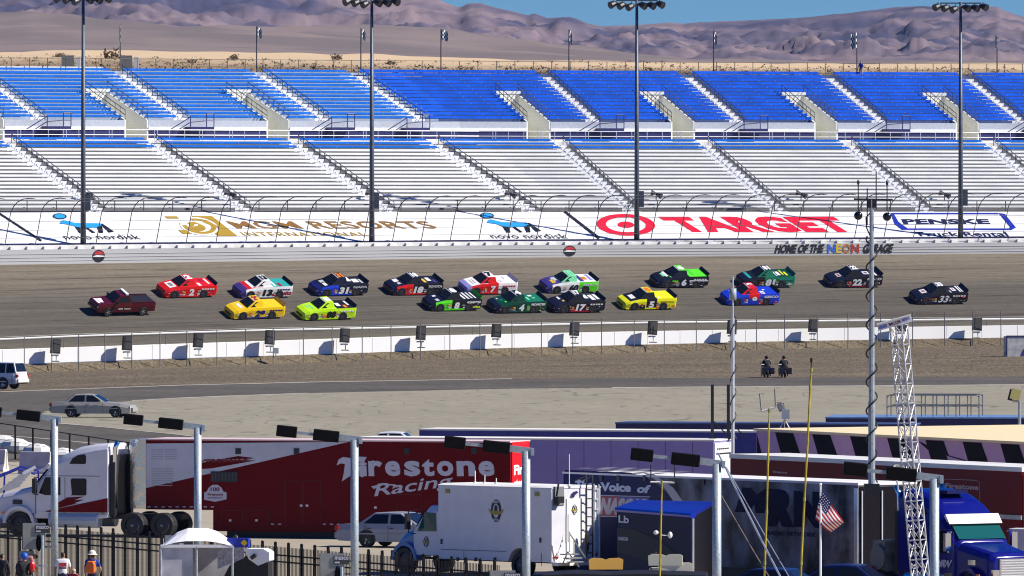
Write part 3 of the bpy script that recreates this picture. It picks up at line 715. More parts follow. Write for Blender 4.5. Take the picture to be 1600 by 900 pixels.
RIDGE = [(-300, -40), (0, -62), (200, -66), (350, -48), (450, -26), (560, -14), (640, -8), (687, 0), (700, 5), (717, 11.5), (725, 8), (732, 4.5), (750, 4), (762, 8), (775, 12), (800, 18), (825, 25), (835, 22), (855, 29), (890, 27), (900, 29), (920, 37), (940, 40), (1000, 38), (1040, 36), (1070, 38), (1120, 34), (1200, 30), (1265, 27), (1330, 20), (1400, 11.5), (1440, 10), (1500, 12), (1560, 11), (1567, 16), (1590, 24), (1600, 27), (1700, 40), (1900, 30)]
def mount_pt(px, Y):
    f = min(1.0, (Y - 4600) / 4200.0); x = (px - 800) * Y / F; yb = 104
    y = yb + (interp(RIDGE, px) - yb) * (0.5 * f ** 0.9 + 0.5 * f ** 2.6)
    if Y > 8800: y = interp(RIDGE, px) + (Y - 8800) / 500 * 25
    v = Vector((x * 0.0065 + Y * 0.0005, Y * 0.0010, 2.3))
    rdg = noise.ridged_multi_fractal(v, 0.75, 2.1, 7, 1.0, 2.0) - 1.1
    g = noise.fractal(Vector((x * 0.022 - Y * 0.0012, Y * 0.0026, 9.1)), 0.65, 2.0, 6)
    amp = (f * (1 - f)) ** 0.7 * 2.0 + 0.06
    return Vector((x, Y, H - (y - YH) * Y / F + 10 * rdg * amp + 9 * g * amp))
mountm = mat('mountain_hazed_rock', (0.038, 0.038, 0.085), 0.95, scale=0.006, col2=(0.195, 0.142, 0.15), stretch=(1, 0.5, 2.4), detail=10)  # blue-purple of haze and shaded slopes is put into the rock colour
for m_ in (mountm, footm):
    e_ = m_.node_tree.nodes[m_['ramp']].color_ramp.elements; e_[0].position = 0.40; e_[1].position = 0.60
cols2 = [-320 + 5 * i for i in range(449)]
grid('mountains', cols2, [4600 + 60 * i for i in range(80)], mount_pt, mountm, kind='structure')
# scrub
def clump(b, c, r, n, mi):
    for _ in range(n):
        a = Vector((random.gauss(0, 1), random.gauss(0, 1), abs(random.gauss(0, 0.8)))).normalized() * r * random.uniform(0.3, 1.0)
        a.z *= 0.8; q = c + a; s_ = r * random.uniform(0.25, 0.5)
        d1 = Vector((random.uniform(-1, 1), random.uniform(-1, 1), random.uniform(-1, 1))) * s_; d2 = Vector((random.uniform(-1, 1), random.uniform(-1, 1), random.uniform(-1, 1))) * s_
        b.add([q, q + d1, q + d2], [(0, 1, 2)], mi)
scr = [mat('scrub_olive', (0.13, 0.11, 0.05), 0.9, var=0.3), mat('scrub_brown', (0.15, 0.10, 0.055), 0.9, var=0.3)]
b = MB()
for _ in range(1700):
    Y = 1060 + 1000 * random.random() ** 1.6; px = random.uniform(-80, 1680); clump(b, desert_pt(px, Y), random.uniform(0.3, 0.85), 12, random.randint(0, 1))
b.build('desert_scrub', scr, kind='stuff')
for i, (px, Y, r, lab) in enumerate([(92, 1900, 1.9, 'round dark desert bush on the bright sand at far left'), (174, 1750, 3.0, 'wide olive desert bush left of the first rim flag'), (300, 1700, 1.8, 'dark desert bush on the sand above the second section'), (366, 1800, 1.7, 'small dark bush left of the second rim flag'), (610, 1850, 1.7, 'dark bush above the third upper aisle'), (525, 1900, 2.0, 'bush on the sand between the second flag and second mast')]):
    r *= 0.6; c = desert_pt(px, Y); b = MB(); clump(b, Vector((0, 0, 0.2)), r, 90, 1); b.tube([(0, 0, -0.5), (0.1, 0, r * 0.7)], [0.18, 0.06], 5, mi=1)
    tag(b.build('desert_bush', scr, loc=c), lab, 'bush', 'larger desert bushes behind the stand')
for px, wd, lab in ((106, 1.35, 'grey utility cabinet on the sand beside the first light mast'), (198, 1.2, 'grey utility cabinet behind the parapet near the first rim flag')):
    c = desert_pt(px, 1120); r = thing('utility_cabinet', lab, 'utility cabinet', P(px, 101, 1120), 0, 'utility cabinets behind the stand'); ug = mat('cabinet_grey', (0.23, 0.24, 0.22), 0.7, var=0.1)
    b = MB(); b.box((0, 0, 0.2), (wd, 0.9, 1.6)); b.build('cabinet_body', ug, r)
    b = MB(); b.box((wd / 2 + 0.45, 0, 0.15), (0.55, 0.6, 1.35)); b.build('side_box', offwhite, r)
# base land
b = MB(); b.add([(-2500, -150, -3.5), (2500, -150, -3.5), (2500, 9550, -3.5), (-2500, 9550, -3.5)], [(0, 1, 2, 3)]); b.build('ground', mat('base_earth', (0.22, 0.16, 0.10), 0.95, var=0.2, scale=0.02), kind='structure')
# ------------------------------------------------------------------ inner wall, infield ground
iw = thing('inner_wall', 'long bright white concrete wall along the infield edge of the track', 'wall')
b = MB(); b.loft(strip([(D_IN, lambda u, d: zrow(pos(u, D_IN), Y_WBOT) - 0.4), (D_IN, Y_WTOP), (D_IN + 0.45, Y_WTOP), (D_IN + 0.45, lambda u, d: zrow(pos(u, D_IN), Y_WBOT) - 0.4)]))
iwm = mat('wall_white', (0.86, 0.86, 0.85), 0.6, var=0.03, scale=0.3)
b.build('wall_body', iwm, iw)
seam = mat('joint_grey', (0.68, 0.68, 0.67), 0.8); b = MB()
for i in range(48):
    u = -98 + 3.7 * i; p = pos(u, D_IN - 0.004); z0 = zrow(p, Y_WBOT); z1 = zrow(p, Y_WTOP)
    b.box((p.x, p.y, (z0 + z1) / 2), (0.035, 0.02, z1 - z0))
b.build('expansion_joint', seam, iw, kind='stuff')
gravel = streak_mat('infield_gravel', [(0, (0.128, 0.106, 0.070)), (0.5, (0.140, 0.114, 0.074)), (1, (0.138, 0.110, 0.072))], vr=(0, 1), su=0.02, sv=0.10, amount=0.20, fine=0.42, grain=(5.5, 0.30), coord='Object', rough=0.95)
VST = [(0, 613), (400, 600), (800, 592), (1200, 590), (1600, 588.5)]
def wall_foot(px):
    u = (px - 890) / 17 / 0.9
    for _ in range(25):
        p = pos(u, D_IN); u += (px - (800 + p.x * F / p.y)) / 17.0 * 0.9
    return Vector((p.x, p.y, zrow(p, Y_WBOT)))
vs = []; fs = []; pxs = list(range(-240, 1900, 12)); NR = 28
for px in pxs:
    cx = max(-150, min(1750, px)); wf = wall_foot(cx); wf = Vector((wf.x + (px - cx) / 17.0, wf.y, wf.z)); f2 = wf + Vector((0.6, -1.5, -0.72)); a = G(px, interp(VST, px))
    for j in range(NR + 1):
        f = j / NR; q = a.lerp(f2, f) if j < NR else f2
        q = q + Vector((0, 0, 0.004 + (0.07 * noise.noise(Vector((q.x * 0.4, q.y * 0.06, 0))) + 0.05 * noise.noise(Vector((q.x * 1.3, q.y * 0.3, 4)))) * math.sin(math.pi * f)))
        vs.append(q)
    vs.append(f2.lerp(wf, 0.5) + Vector((0, 0, 0.12 + 0.05 * noise.noise(Vector((px * 0.05, 0, 0)))))); vs.append(wf + Vector((0, 0.1, 0.04 * noise.noise(Vector((px * 0.11, 3, 0))))))
n = NR + 3
for i in range(len(pxs) - 1):
    for j in range(n - 1): fs.append((i * n + j, (i + 1) * n + j, (i + 1) * n + j + 1, i * n + j + 1))
me = bpy.data.meshes.new('gravel_verge'); me.from_pydata(vs, [], fs); me.materials.append(gravel); o = bpy.data.objects.new('gravel_verge', me); COL.objects.link(o); o['kind'] = 'structure'
# loose stones on the verge
b = MB()
for _ in range(6000):
    i = random.randrange(len(pxs) - 1); f = random.random(); j = int(random.random() ** 0.7 * NR * 0.999)
    a = vs[i * n + j].lerp(vs[(i + 1) * n + j], f).lerp(vs[i * n + min(j + 1, NR)], random.random() * 0.8); r = random.uniform(0.012, 0.032)
    if 0 <= 800 + a.x * F / a.y <= 1600: b.add([a + Vector((-r, 0, 0)), a + Vector((r, 0, 0)), a + Vector((0, r, 0)), a + Vector((0, -r * 0.3, r * 0.8))], [(0, 1, 3), (1, 2, 3), (2, 0, 3)], random.randint(0, 1))
b.build('loose_stones', [mat('stone_pale', (0.26, 0.22, 0.16), 0.9), mat('stone_dark', (0.09, 0.075, 0.055), 0.9)], kind='stuff')
PXS_G = [-900, -240, 0, 200, 400, 600, 800, 1000, 1200, 1400, 1600, 1900, 2500]
def flat_poly(name, pts, z, m, sub=1):
    vs = [G(x, y, 0) for x, y in pts]; vs = [Vector((v.x, v.y, z)) for v in vs]; b = MB(); b.add(vs, [tuple(range(len(vs)))]); return b.build(name, m, kind='structure')
asph = streak_mat('infield_asphalt', [(0, (0.105, 0.094, 0.078)), (0.5, (0.115, 0.103, 0.086)), (1, (0.10, 0.09, 0.075))], vr=(0, 1), su=0.03, sv=0.04, amount=0.14, fine=0.12, coord='Object', marks=0.2)
pitc = streak_mat('pit_concrete', [(0, (0.275, 0.25, 0.19)), (0.5, (0.295, 0.27, 0.205)), (1, (0.285, 0.26, 0.195))], vr=(0, 1), su=0.05, sv=0.035, amount=0.05, fine=0.06, coord='Object', marks=0.0)
def crack_marks(m):
    n = m.node_tree; N = n.nodes.new; L = n.links.new; b = n.nodes['Principled BSDF']; src = b.inputs['Base Color'].links[0].from_socket
    tc = N('ShaderNodeTexCoord'); mp = N('ShaderNodeMapping'); mp.inputs['Scale'].default_value = (0.05, 0.022, 1); mp.inputs['Rotation'].default_value = (0, 0, 0.03); L(tc.outputs['Object'], mp.inputs[0])
    tx = N('ShaderNodeTexNoise'); tx.inputs['Scale'].default_value = 1.6; tx.inputs['Detail'].default_value = 2.5; tx.inputs['Distortion'].default_value = 0.4; L(mp.outputs[0], tx.inputs['Vector'])
    s_ = N('ShaderNodeMath'); s_.operation = 'PINGPONG'; s_.inputs[1].default_value = 0.045; L(tx.outputs['Fac'], s_.inputs[0])
    r = N('ShaderNodeMapRange'); r.inputs['From Min'].default_value = 0.0; r.inputs['From Max'].default_value = 0.006; r.inputs['To Min'].default_value = 0.55; r.inputs['To Max'].default_value = 1; L(s_.outputs[0], r.inputs['Value'])
    mx = N('ShaderNodeVectorMath'); mx.operation = 'SCALE'; L(src, mx.inputs[0]); L(r.outputs[0], mx.inputs['Scale']); L(mx.outputs[0], b.inputs['Base Color'])
crack_marks(pitc)
flat_poly('infield_pavement', [(-900, 1600), (2500, 1600)] + [(x, interp(VST, max(-240, min(1900, x))) - 0.2) for x in reversed(PXS_G)], 0.0, asph)
# broad dark service road between the gravel and the pale pit concrete
road = streak_mat('road_asphalt', [(0, (0.098, 0.088, 0.073)), (0.5, (0.108, 0.097, 0.08)), (1, (0.10, 0.09, 0.075))], vr=(0, 1), su=0.03, sv=0.05, amount=0.18, fine=0.12, coord='Object', marks=0.15)
LOWB = [(1900, 599), (1600, 601.5), (1300, 603.5), (956, 606), (800, 607.5), (500, 614), (360, 618), (280, 622), (206, 626.5), (150, 632), (100, 637), (70, 643), (62, 650), (70, 656), (91, 661), (160, 667), (280, 679), (420, 697), (520, 715)]
def road_sheet():
    lo = [(1900, 598), (1300, 602), (956, 604.5), (500, 611), (206, 623), (100, 634), (50, 644), (44, 652), (60, 660), (91, 666), (280, 686), (420, 706)]
    up = [(1900, 588), (1300, 590), (956, 592), (500, 597.5), (280, 602), (0, 613.5), (-240, 622), (-240, 650), (-240, 680), (0, 680), (160, 697), (300, 722)]
    b = MB()
    for (a0, a1, c0, c1) in zip(lo, lo[1:], up, up[1:]):
        vs = []
        for p in (a0, a1, c1, c0):
            y = p[1]; v = G(p[0], y, 0)
            v.z = 0.006
            vs.append(v)
        b.add(vs, [(0, 1, 2, 3)])
    return b.build('service_road', road, kind='structure')
road_sheet()
flat_poly('pit_apron', LOWB + [(520, 900), (1900, 900)], 0.012, pitc)
def ground_line(name, pts, wpx, z):
    b = MB()
    for (x0, y0), (x1, y1) in zip(pts, pts[1:]):
        vs = []
        for (x, y) in ((x0, y0 - wpx / 4), (x1, y1 - wpx / 4), (x1, y1 + wpx / 4), (x0, y0 + wpx / 4)):
            v = G(x, y, 0); v.z = z; vs.append(v)
        b.add(vs, [(0, 1, 2, 3)])
    return b.build(name, mat('faded_line', (0.42, 0.39, 0.33), 0.8, var=0.3, scale=0.3), kind='structure')
ground_line('road_edge_line', [(0, 612.5), (280, 602.2), (500, 597), (800, 592)], 1.6, 0.018)
ground_line('road_edge_line', [(1600, 601.3), (1300, 603.3), (956, 605.8)], 1.8, 0.018)
ground_line('road_edge_line', [(480, 614.5), (280, 622), (206, 626.3)], 1.5, 0.018)
ground_line('road_edge_line', [(0, 680), (80, 686.5), (160, 694.5), (230, 703)], 1.8, 0.018)
ground_line('road_edge_line', [(91, 661.5), (160, 667.5), (280, 679.5), (380, 692)], 1.6, 0.018)
paddock = mat('paddock_concrete', (0.36, 0.31, 0.23), 0.9, var=0.1, scale=0.5, bump=0.1)
flat_poly('paddock_pavement', [(-900, 1600), (2500, 1600), (2500, 722), (-900, 722)], 0.02, paddock)
# ================================================================== RACE TRUCKS
def track_station(px, py):
    u, d = (px - 890) / 17.0 / 0.9, -20.0
    def pr(u, d):
        p = pos(u, d); return 800 + p.x * F / p.y, YH + (H - zt(u, d)) * F / p.y
    for _ in range(40):
        x0, y0 = pr(u, d); ex, ey = px - x0, py - y0
        if abs(ex) + abs(ey) < 0.02: break
        x1, y1 = pr(u + .1, d); x2, y2 = pr(u, d + .1)
        a, c, b_, e_ = (x1 - x0) / .1, (y1 - y0) / .1, (x2 - x0) / .1, (y2 - y0) / .1
        det = a * e_ - b_ * c; u += (ex * e_ - b_ * ey) / det * .8; d += (a * ey - ex * c) / det * .8
    return u, d
def track_matrix(px, py):
    u, d = track_station(px, py)
    def pt(u, d): p = pos(u, d); return Vector((p.x, p.y, zt(u, d)))
    o = pt(u, d); f = (pt(u - 2.5, d) - pt(u + 2.5, d)).normalized(); l = (pt(u, d - .8) - pt(u, d + .8)).normalized()
    up = f.cross(l).normalized(); l = up.cross(f).normalized()
    M = Matrix((f, l, up)).transposed().to_4x4(); M.translation = o; return M
WHEELS = {}
def wheel_meshes(r, wd, rimc, spokes):
    k = (r, wd, rimc, spokes)
    if k in WHEELS: return WHEELS[k]
    b = MB(); n = 18
    prof = [(r * 0.62, -wd / 2), (r * 0.93, -wd / 2), (r, -wd / 2 + 0.04), (r, wd / 2 - 0.04), (r * 0.93, wd / 2), (r * 0.62, wd / 2)]
    b.loft([[Vector((q * math.cos(2 * math.pi * i / n), y, q * math.sin(2 * math.pi * i / n))) for q, y in prof] for i in range(n)] + [[Vector((q, y, 0)) for q, y in prof]], cap=False, closed=True)
    ty = b.build('tyre', black, smooth=False)
    b = MB(); m = rimc
    b.add([Vector((0, wd / 2 - 0.05, 0))] + [Vector((r * 0.63 * math.cos(2 * math.pi * i / n), wd / 2 - 0.05, r * 0.63 * math.sin(2 * math.pi * i / n))) for i in range(n)], [(0, i + 1, (i + 1) % n + 1) for i in range(n)], 1)
    b.add([Vector((q * math.cos(2 * math.pi * i / n), y, q * math.sin(2 * math.pi * i / n))) for i in range(n) for q, y in ((r * 0.64, wd / 2 - 0.04), (r * 0.55, wd / 2 - 0.02))], [(2 * i, 2 * i + 1, (2 * i + 3) % (2 * n), (2 * i + 2) % (2 * n)) for i in range(n)], 0)
    for k_ in range(spokes):
        a = 2 * math.pi * k_ / spokes; d = Vector((math.cos(a), 0, math.sin(a))); q = Vector((-math.sin(a), 0, math.cos(a)))
        b.prism([d * r * 0.1 - q * r * 0.11, d * r * 0.58 - q * r * 0.09, d * r * 0.58 + q * r * 0.09, d * r * 0.1 + q * r * 0.11], (0, wd / 2 - 0.05, 0), (0, wd / 2 - 0.012, 0), 0)
    b.add([Vector((0, wd / 2 + 0.01, 0))] + [Vector((r * 0.14 * math.cos(2 * math.pi * i / 8), wd / 2 - 0.005, r * 0.14 * math.sin(2 * math.pi * i / 8))) for i in range(8)], [(0, i + 1, (i + 1) % 8 + 1) for i in range(8)], 0)
    rm = b.build('rim', [rimc, blackm])
    WHEELS[k] = (ty.data, rm.data)
    bpy.data.objects.remove(ty); bpy.data.objects.remove(rm); return WHEELS[k]
def wheel(parent, x, y, r, wd=0.28, rimc=None, spokes=5):
    rimc = rimc or alu
    ty, rm = wheel_meshes(r, wd, rimc, spokes)
    w_ = bpy.data.objects.new('wheel', ty); COL.objects.link(w_); w_.parent = parent; w_.location = (x, y, r)
    if y < 0: w_.rotation_euler = (0, 0, math.pi)
    o = bpy.data.objects.new('rim', rm); COL.objects.link(o); o.parent = w_; return w_
def pc(name, c): return paint('paint_' + name, c)
C = dict(red=(0.66, 0.012, 0.012), white=(0.80, 0.80, 0.80), black=(0.012, 0.012, 0.016), blackblue=(0.010, 0.011, 0.028), yellow=(0.86, 0.56, 0.006), lime=(0.50, 0.83, 0.01), green=(0.10, 0.72, 0.015), dgreen=(0.004, 0.05, 0.03),
         blue=(0.012, 0.045, 0.55), navy=(0.012, 0.018, 0.14), acid=(0.80, 0.80, 0.006), orange=(0.80, 0.20, 0.01), purple=(0.055, 0.042, 0.21), lav=(0.30, 0.28, 0.62), teal=(0.03, 0.36, 0.34), mint=(0.20, 0.72, 0.36), silver=(0.55, 0.56, 0.60), forest=(0.01, 0.17, 0.09), gold=(0.72, 0.46, 0.03), maroon=(0.11, 0.006, 0.012), wine=(0.35, 0.01, 0.03), grey=(0.25, 0.25, 0.27))
for k in list(C): pc(k, C[k])
def PM(k): return MATS['paint_' + k]
def ring6(x, w, zb, zm, zt_, wt): return [Vector((x, w, zb)), Vector((x, w, zm)), Vector((x, wt, zt_)), Vector((x, -wt, zt_)), Vector((x, -w, zm)), Vector((x, -w, zb))]
def race_truck(label, mw, num, hood, fender, door, quarter, roof, bed, nose, ncol='white', rcol=None, spoiler='black', hoodart=None, bedart=None, text=None, tcol='white', skirt=None, lean=0.12, extra=None, name='race_truck', bold=0.06):
    r = thing(name, label, 'race truck', mw=mw @ Matrix.Diagonal((1.0, 1.03, 1.09, 1)), group='race trucks running on the banked track')
    order = ['hood', 'fender', 'door', 'quarter', 'roof', 'bed', 'nose']
    pal = [hood, fender, door, quarter, roof, bed, nose]; mats = [PM(p) for p in pal] + [dark, PM(skirt or fender)]
    secs = [(2.63, 0.78, 0.16, 0.38, 0.50, 0.70), (2.52, 0.93, 0.13, 0.48, 0.62, 0.84), (2.10, 1.0, 0.12, 0.60, 0.78, 0.90), (1.16, 1.01, 0.12, 0.74, 0.97, 0.92), (0.45, 1.0, 0.12, 0.78, 1.0, 0.94), (-0.62, 1.0, 0.12, 0.80, 1.02, 0.95), (-1.60, 1.01, 0.14, 0.82, 1.04, 0.95), (-2.50, 1.0, 0.22, 0.84, 1.06, 0.95), (-2.62, 0.96, 0.34, 0.82, 1.03, 0.93)]
    sd_ = [6, 6, 1, 1, 2, 3, 3, 3]; tp = [6, 6, 0, 0, 2, 5, 5, 5]
    b = MB(); rings = [ring6(*q) for q in secs]
    for i in range(len(rings) - 1):
        vs = rings[i] + rings[i + 1]
        for k in range(6):
            mi = {0: sd_[i], 1: sd_[i], 2: tp[i], 3: sd_[i], 4: sd_[i], 5: 7}[k]
            b.add(vs, [(k, (k + 1) % 6, 6 + (k + 1) % 6, 6 + k)], mi)
    b.add(rings[0], [(0, 1, 2, 3, 4, 5)], 6); b.add(rings[-1], [(5, 4, 3, 2, 1, 0)], 3)
    # front valance and skirts
    for s_ in (1, -1):
        b.box((0.2, s_ * 1.0, 0.16), (3.0 - 0.75, 0.03, 0.13), mi=8); b.box((2.2, s_ * 0.97, 0.14), (0.5, 0.04, 0.1), mi=6)
    b.box((2.56, 0, 0.13), (0.22, 1.7, 0.08), mi=6)
    # wheel wells: dark recessed arches
    for x in (1.62, -1.30):
        for s_ in (1, -1):
            n = 14; pts = [Vector((x + 0.45 * math.cos(math.pi * i / n), s_ * 1.016, 0.30 + 0.42 * math.sin(math.pi * i / n))) for i in range(n + 1)] + [Vector((x - 0.45, s_ * 1.016, 0.12)), Vector((x + 0.45, s_ * 1.016, 0.12))]
            b.add(pts, [tuple(range(len(pts)))], 7)
    body = b.build('body', mats, r, bevel=0.05)
    b = MB(); A = [(1.22, 0.88, 0.96), (0.40, 0.66, 1.49), (-0.30, 0.69, 1.52), (-0.44, 0.88, 1.01)]
    lo = [Vector(p) for p in A]; ro = [Vector((p[0], -p[1], p[2])) for p in A]
    b.add(lo + ro, [(0, 1, 5, 4), (2, 3, 7, 6), (0, 3, 2, 1), (4, 5, 6, 7)], 1); b.add(lo + ro, [(1, 2, 6, 5)], 0)
    b.build('cab', [PM(roof), PM(door if door != 'white' or roof == 'white' else roof)], r)
    b = MB(); L_ = lambda a, c, t: Vector(a).lerp(Vector(c), t)
    a0, a1 = L_(lo[0], lo[1], .06), L_(lo[0], lo[1], .90); up = Vector((0.012, 0, 0.018))
    b.add([Vector((a0.x, a0.y - .07, a0.z)) + up, Vector((a1.x, a1.y - .05, a1.z)) + up, Vector((a1.x, -a1.y + .05, a1.z)) + up, Vector((a0.x, -a0.y + .07, a0.z)) + up], [(0, 1, 2, 3)])
    b.build('windshield', glass, r)
    b = MB(); c0 = L_(lo[0], lo[1], .93); c1 = L_(lo[0], lo[1], 1.0); up2 = up * 1.2
    b.add([Vector((c0.x, c0.y - .05, c0.z)) + up2, Vector((c1.x, c1.y - .04, c1.z)) + up2, Vector((c1.x, -c1.y + .04, c1.z)) + up2, Vector((c0.x, -c0.y + .05, c0.z)) + up2], [(0, 1, 2, 3)]); b.build('sun_strip', white, r)
    for s_ in (1, -1):
        b = MB(); pts = [(0.92, 1.04), (0.34, 1.43), (-0.20, 1.45), (-0.27, 1.05)]
        def onside(x, z): t = (z - 0.985) / 0.52; y = 0.87 + (0.67 - 0.87) * t + 0.012; return Vector((x, s_ * y, z))
        b.add([onside(*p) for p in pts], [(0, 1, 2, 3)]); b.build('side_window', glass if s_ > 0 else glass, r)
    # spoiler
    b = MB(); b.prism([(-2.40, 0.95, 1.05), (-2.60, 0.95, 1.32), (-2.63, 0.95, 1.30), (-2.45, 0.95, 1.03)], (0, 0, 0), (0, -1.9, 0)); b.build('spoiler', PM(spoiler), r)
    # front end
    b = MB(); b.add([Vector((2.635, 0.55, 0.20)), Vector((2.635, 0.55, 0.40)), Vector((2.635, -0.55, 0.40)), Vector((2.635, -0.55, 0.20))], [(0, 1, 2, 3)]); b.build('grille', blackm, r)
    for s_ in (1, -1):
        b = MB(); b.add([Vector((2.625, s_ * 0.80, 0.40)), Vector((2.56, s_ * 0.93, 0.42)), Vector((2.50, s_ * 0.90, 0.57)), Vector((2.60, s_ * 0.72, 0.52))], [(0, 1, 2, 3)]); b.build('headlight', silver_l, r)
    for x in (1.62, -1.30):
        for s_ in (1, -1): wheel(r, x, s_ * 0.895, 0.345, 0.27, rim_d, 5)
    # numbers: doors, roof
    wn = 0.42 * len(num) + 0.10
    for s_ in (1, -1):
        b = MB(); X = Vector((-wn * s_, 0, 0)); x0 = -0.05 + wn * s_ / 2
        text_on(b, num, (x0, s_ * 1.022, 0.22), X, (0, 0, 0.60), shear=lean, bold=bold); b.build('door_number', PM(ncol), r)
    b = MB(); text_on(b, num, (0.02 + 0.33, 0.48, 1.515), (-0.60, 0, 0.02), (0, -0.98, 0.0), bold=0.07); b.build('roof_number', PM(rcol or ncol), r)
    # sponsor art on hood
    b = MB(); cols = []
    def mi_(k):
        if k not in cols: cols.append(k)
        return cols.index(k)
    def hoodp(x, y): t = (x - 1.16) / (2.10 - 1.16); return Vector((x, y, 0.97 + (0.78 - 0.97) * t + 0.012))
    for (x0, x1, y0, y1, k) in hoodart or [(1.45, 1.95, -0.6, 0.6, 'white')]:
        b.add([hoodp(x0, y0), hoodp(x1, y0), hoodp(x1, y1), hoodp(x0, y1)], [(0, 1, 2, 3)], mi_(k))
    if b.v: b.build('hood_decal', [PM(k) for k in cols], r)
    b = MB(); cols = []
    for (x0, x1, y0, y1, k) in bedart or [(-1.0, -1.15, -0.7, 0.7, 'white'), (-1.5, -1.62, -0.5, 0.6, 'white')]:
        z = lambda x: 1.02 + (-0.62 - x) * 0.0213 + 0.012
        b.add([Vector((x0, y0, z(x0))), Vector((x1, y0, z(x1))), Vector((x1, y1, z(x1))), Vector((x0, y1, z(x0)))], [(0, 1, 2, 3)], mi_(k))
    b.build('bed_decal', [PM(k) for k in cols], r)
    b = MB(); cols = []
    for i, (k, x, z, ww, hh) in enumerate([('grey', 0.98, 0.30, 0.2, 0.12), ('gold', 0.78, 0.45, 0.22, 0.14), ('red', 0.98, 0.50, 0.16, 0.1), ('white', 0.74, 0.28, 0.18, 0.1), ('white', -0.72, 0.30, 0.2, 0.1), ('grey', -0.72, 0.46, 0.24, 0.1)] + (extra or [])):
        b.add([Vector((x, 1.018 + 0.001 * (i % 3), z)), Vector((x - ww, 1.018 + 0.001 * (i % 3), z)), Vector((x - ww, 1.018 + 0.001 * (i % 3), z + hh)), Vector((x, 1.018 + 0.001 * (i % 3), z + hh))], [(0, 1, 2, 3)], mi_(k))
    rg = random.Random(num + label)
    for i in range(16):
        x = rg.choice((1.15, 1.0, 0.85, 0.7, -0.62, -0.8, -1.85, -2.0, -2.2, 2.2)) + rg.uniform(-0.05, 0.05); z = rg.uniform(0.2, 0.62) if x < 2 else rg.uniform(0.3, 0.45); ww, hh = rg.uniform(0.06, 0.16), rg.uniform(0.03, 0.07); k = rg.choice(('white', 'silver', 'gold', 'red', 'white', 'blue', 'grey')); yy = 1.021 + 0.0005 * i
        b.add([Vector((x, yy, z)), Vector((x - ww, yy, z)), Vector((x - ww, yy, z + hh)), Vector((x, yy, z + hh))], [(0, 1, 2, 3)], mi_(k))
    b.build('side_decal', [PM(k) for k in cols], r, kind='stuff')
    b = MB()
    if text: text_on(b, text, (-1.02, 1.021, 0.70), (-1.45, 0, 0), (0, 0, 0.20), shear=0.03, bold=0.05)
    else:
        for i in range(5): b.box((-1.15 - 0.27 * i, 1.02, 0.78), (0.19, 0.006, 0.12))
    b.build('quarter_lettering', PM(tcol), r); return r
silver_l = mat('headlamp_decal', (0.5, 0.52, 0.56), 0.25, 0.3); rim_d = mat('race_rim', (0.10, 0.10, 0.11), 0.4, 0.6)
def TM(x0, x1, yb, dy=6.5): return track_matrix((x0 + x1) / 2 - 1.0, yb - dy)
race_truck('red race truck number 2 with white hood panel, closest behind the maroon pickup', TM(242.5, 338, 465.6), '2', 'red', 'red', 'red', 'red', 'red', 'red', 'red', hoodart=[(1.35, 2.0, -0.62, 0.62, 'white'), (1.5, 1.85, -0.4, 0.35, 'grey')], bedart=[(-0.8, -1.1, 0.2, 0.85, 'white'), (-1.3, -1.75, -0.6, -0.1, 'wine'), (-1.9, -2.1, -0.7, 0.5, 'white')])
race_truck('white race truck number 13 with red and purple hood, beside the yellow number 29', TM(362.7, 454.6, 466.5), '13', 'red', 'white', 'white', 'white', 'white', 'teal', 'purple', ncol='black', hoodart=[(1.2, 1.5, -0.8, 0.8, 'white'), (1.9, 2.08, -0.85, 0.85, 'purple')], bedart=[(-0.8, -1.0, -0.5, 0.8, 'white'), (-1.3, -1.6, 0.1, 0.85, 'wine')], tcol='purple', extra=[('wine', -1.75, 0.3, 0.8, 0.25), ('wine', -0.55, 0.2, 0.4, 0.2)])
race_truck('yellow race truck number 29 with purple skirts and plain bed', TM(349.6, 444, 499), '29', 'yellow', 'yellow', 'yellow', 'yellow', 'yellow', 'yellow', 'yellow', ncol='navy', rcol='wine', spoiler='gold', hoodart=[(1.45, 1.75, -0.5, 0.5, 'white')], bedart=[(-0.8, -0.84, -0.8, 0.8, 'gold')], tcol='navy', skirt='purple', extra=[('orange', 1.2, 0.4, 0.3, 0.15)])
race_truck('lime green race truck number 88 running low beside the white wall', TM(460.7, 555, 500.6), '88', 'lime', 'lime', 'lime', 'lime', 'lime', 'black', 'lime', ncol='black', rcol='white', hoodart=[(1.5, 1.62, -0.5, 0.6, 'mint'), (1.8, 1.9, -0.6, 0.2, 'mint')], bedart=[(-0.9, -1.3, -0.3, 0.4, 'white'), (-1.5, -1.8, 0.2, 0.8, 'orange'), (-2.0, -2.2, -0.7, 0.3, 'white')], tcol='white', extra=[('orange', 0.75, 0.22, 0.4, 0.25), ('orange', -0.62, 0.5, 0.3, 0.15)])
race_truck('black and blue race truck number 31 with orange roof number', TM(481, 573.6, 463), '31', 'black', 'blue', 'blackblue', 'blackblue', 'black', 'black', 'navy', rcol='orange', hoodart=[(1.4, 1.8, -0.6, -0.1, 'silver'), (1.45, 1.75, 0.05, 0.7, 'white')], bedart=[(-0.8, -1.2, -0.8, 0.2, 'white'), (-1.3, -1.9, -0.3, 0.5, 'white'), (-2.0, -2.2, -0.2, 0.7, 'silver')], text='NAPA', tcol='silver', extra=[('blue', 0.6, 0.13, 1.6, 0.12), ('wine', -0.62, 0.4, 0.15, 0.2)])
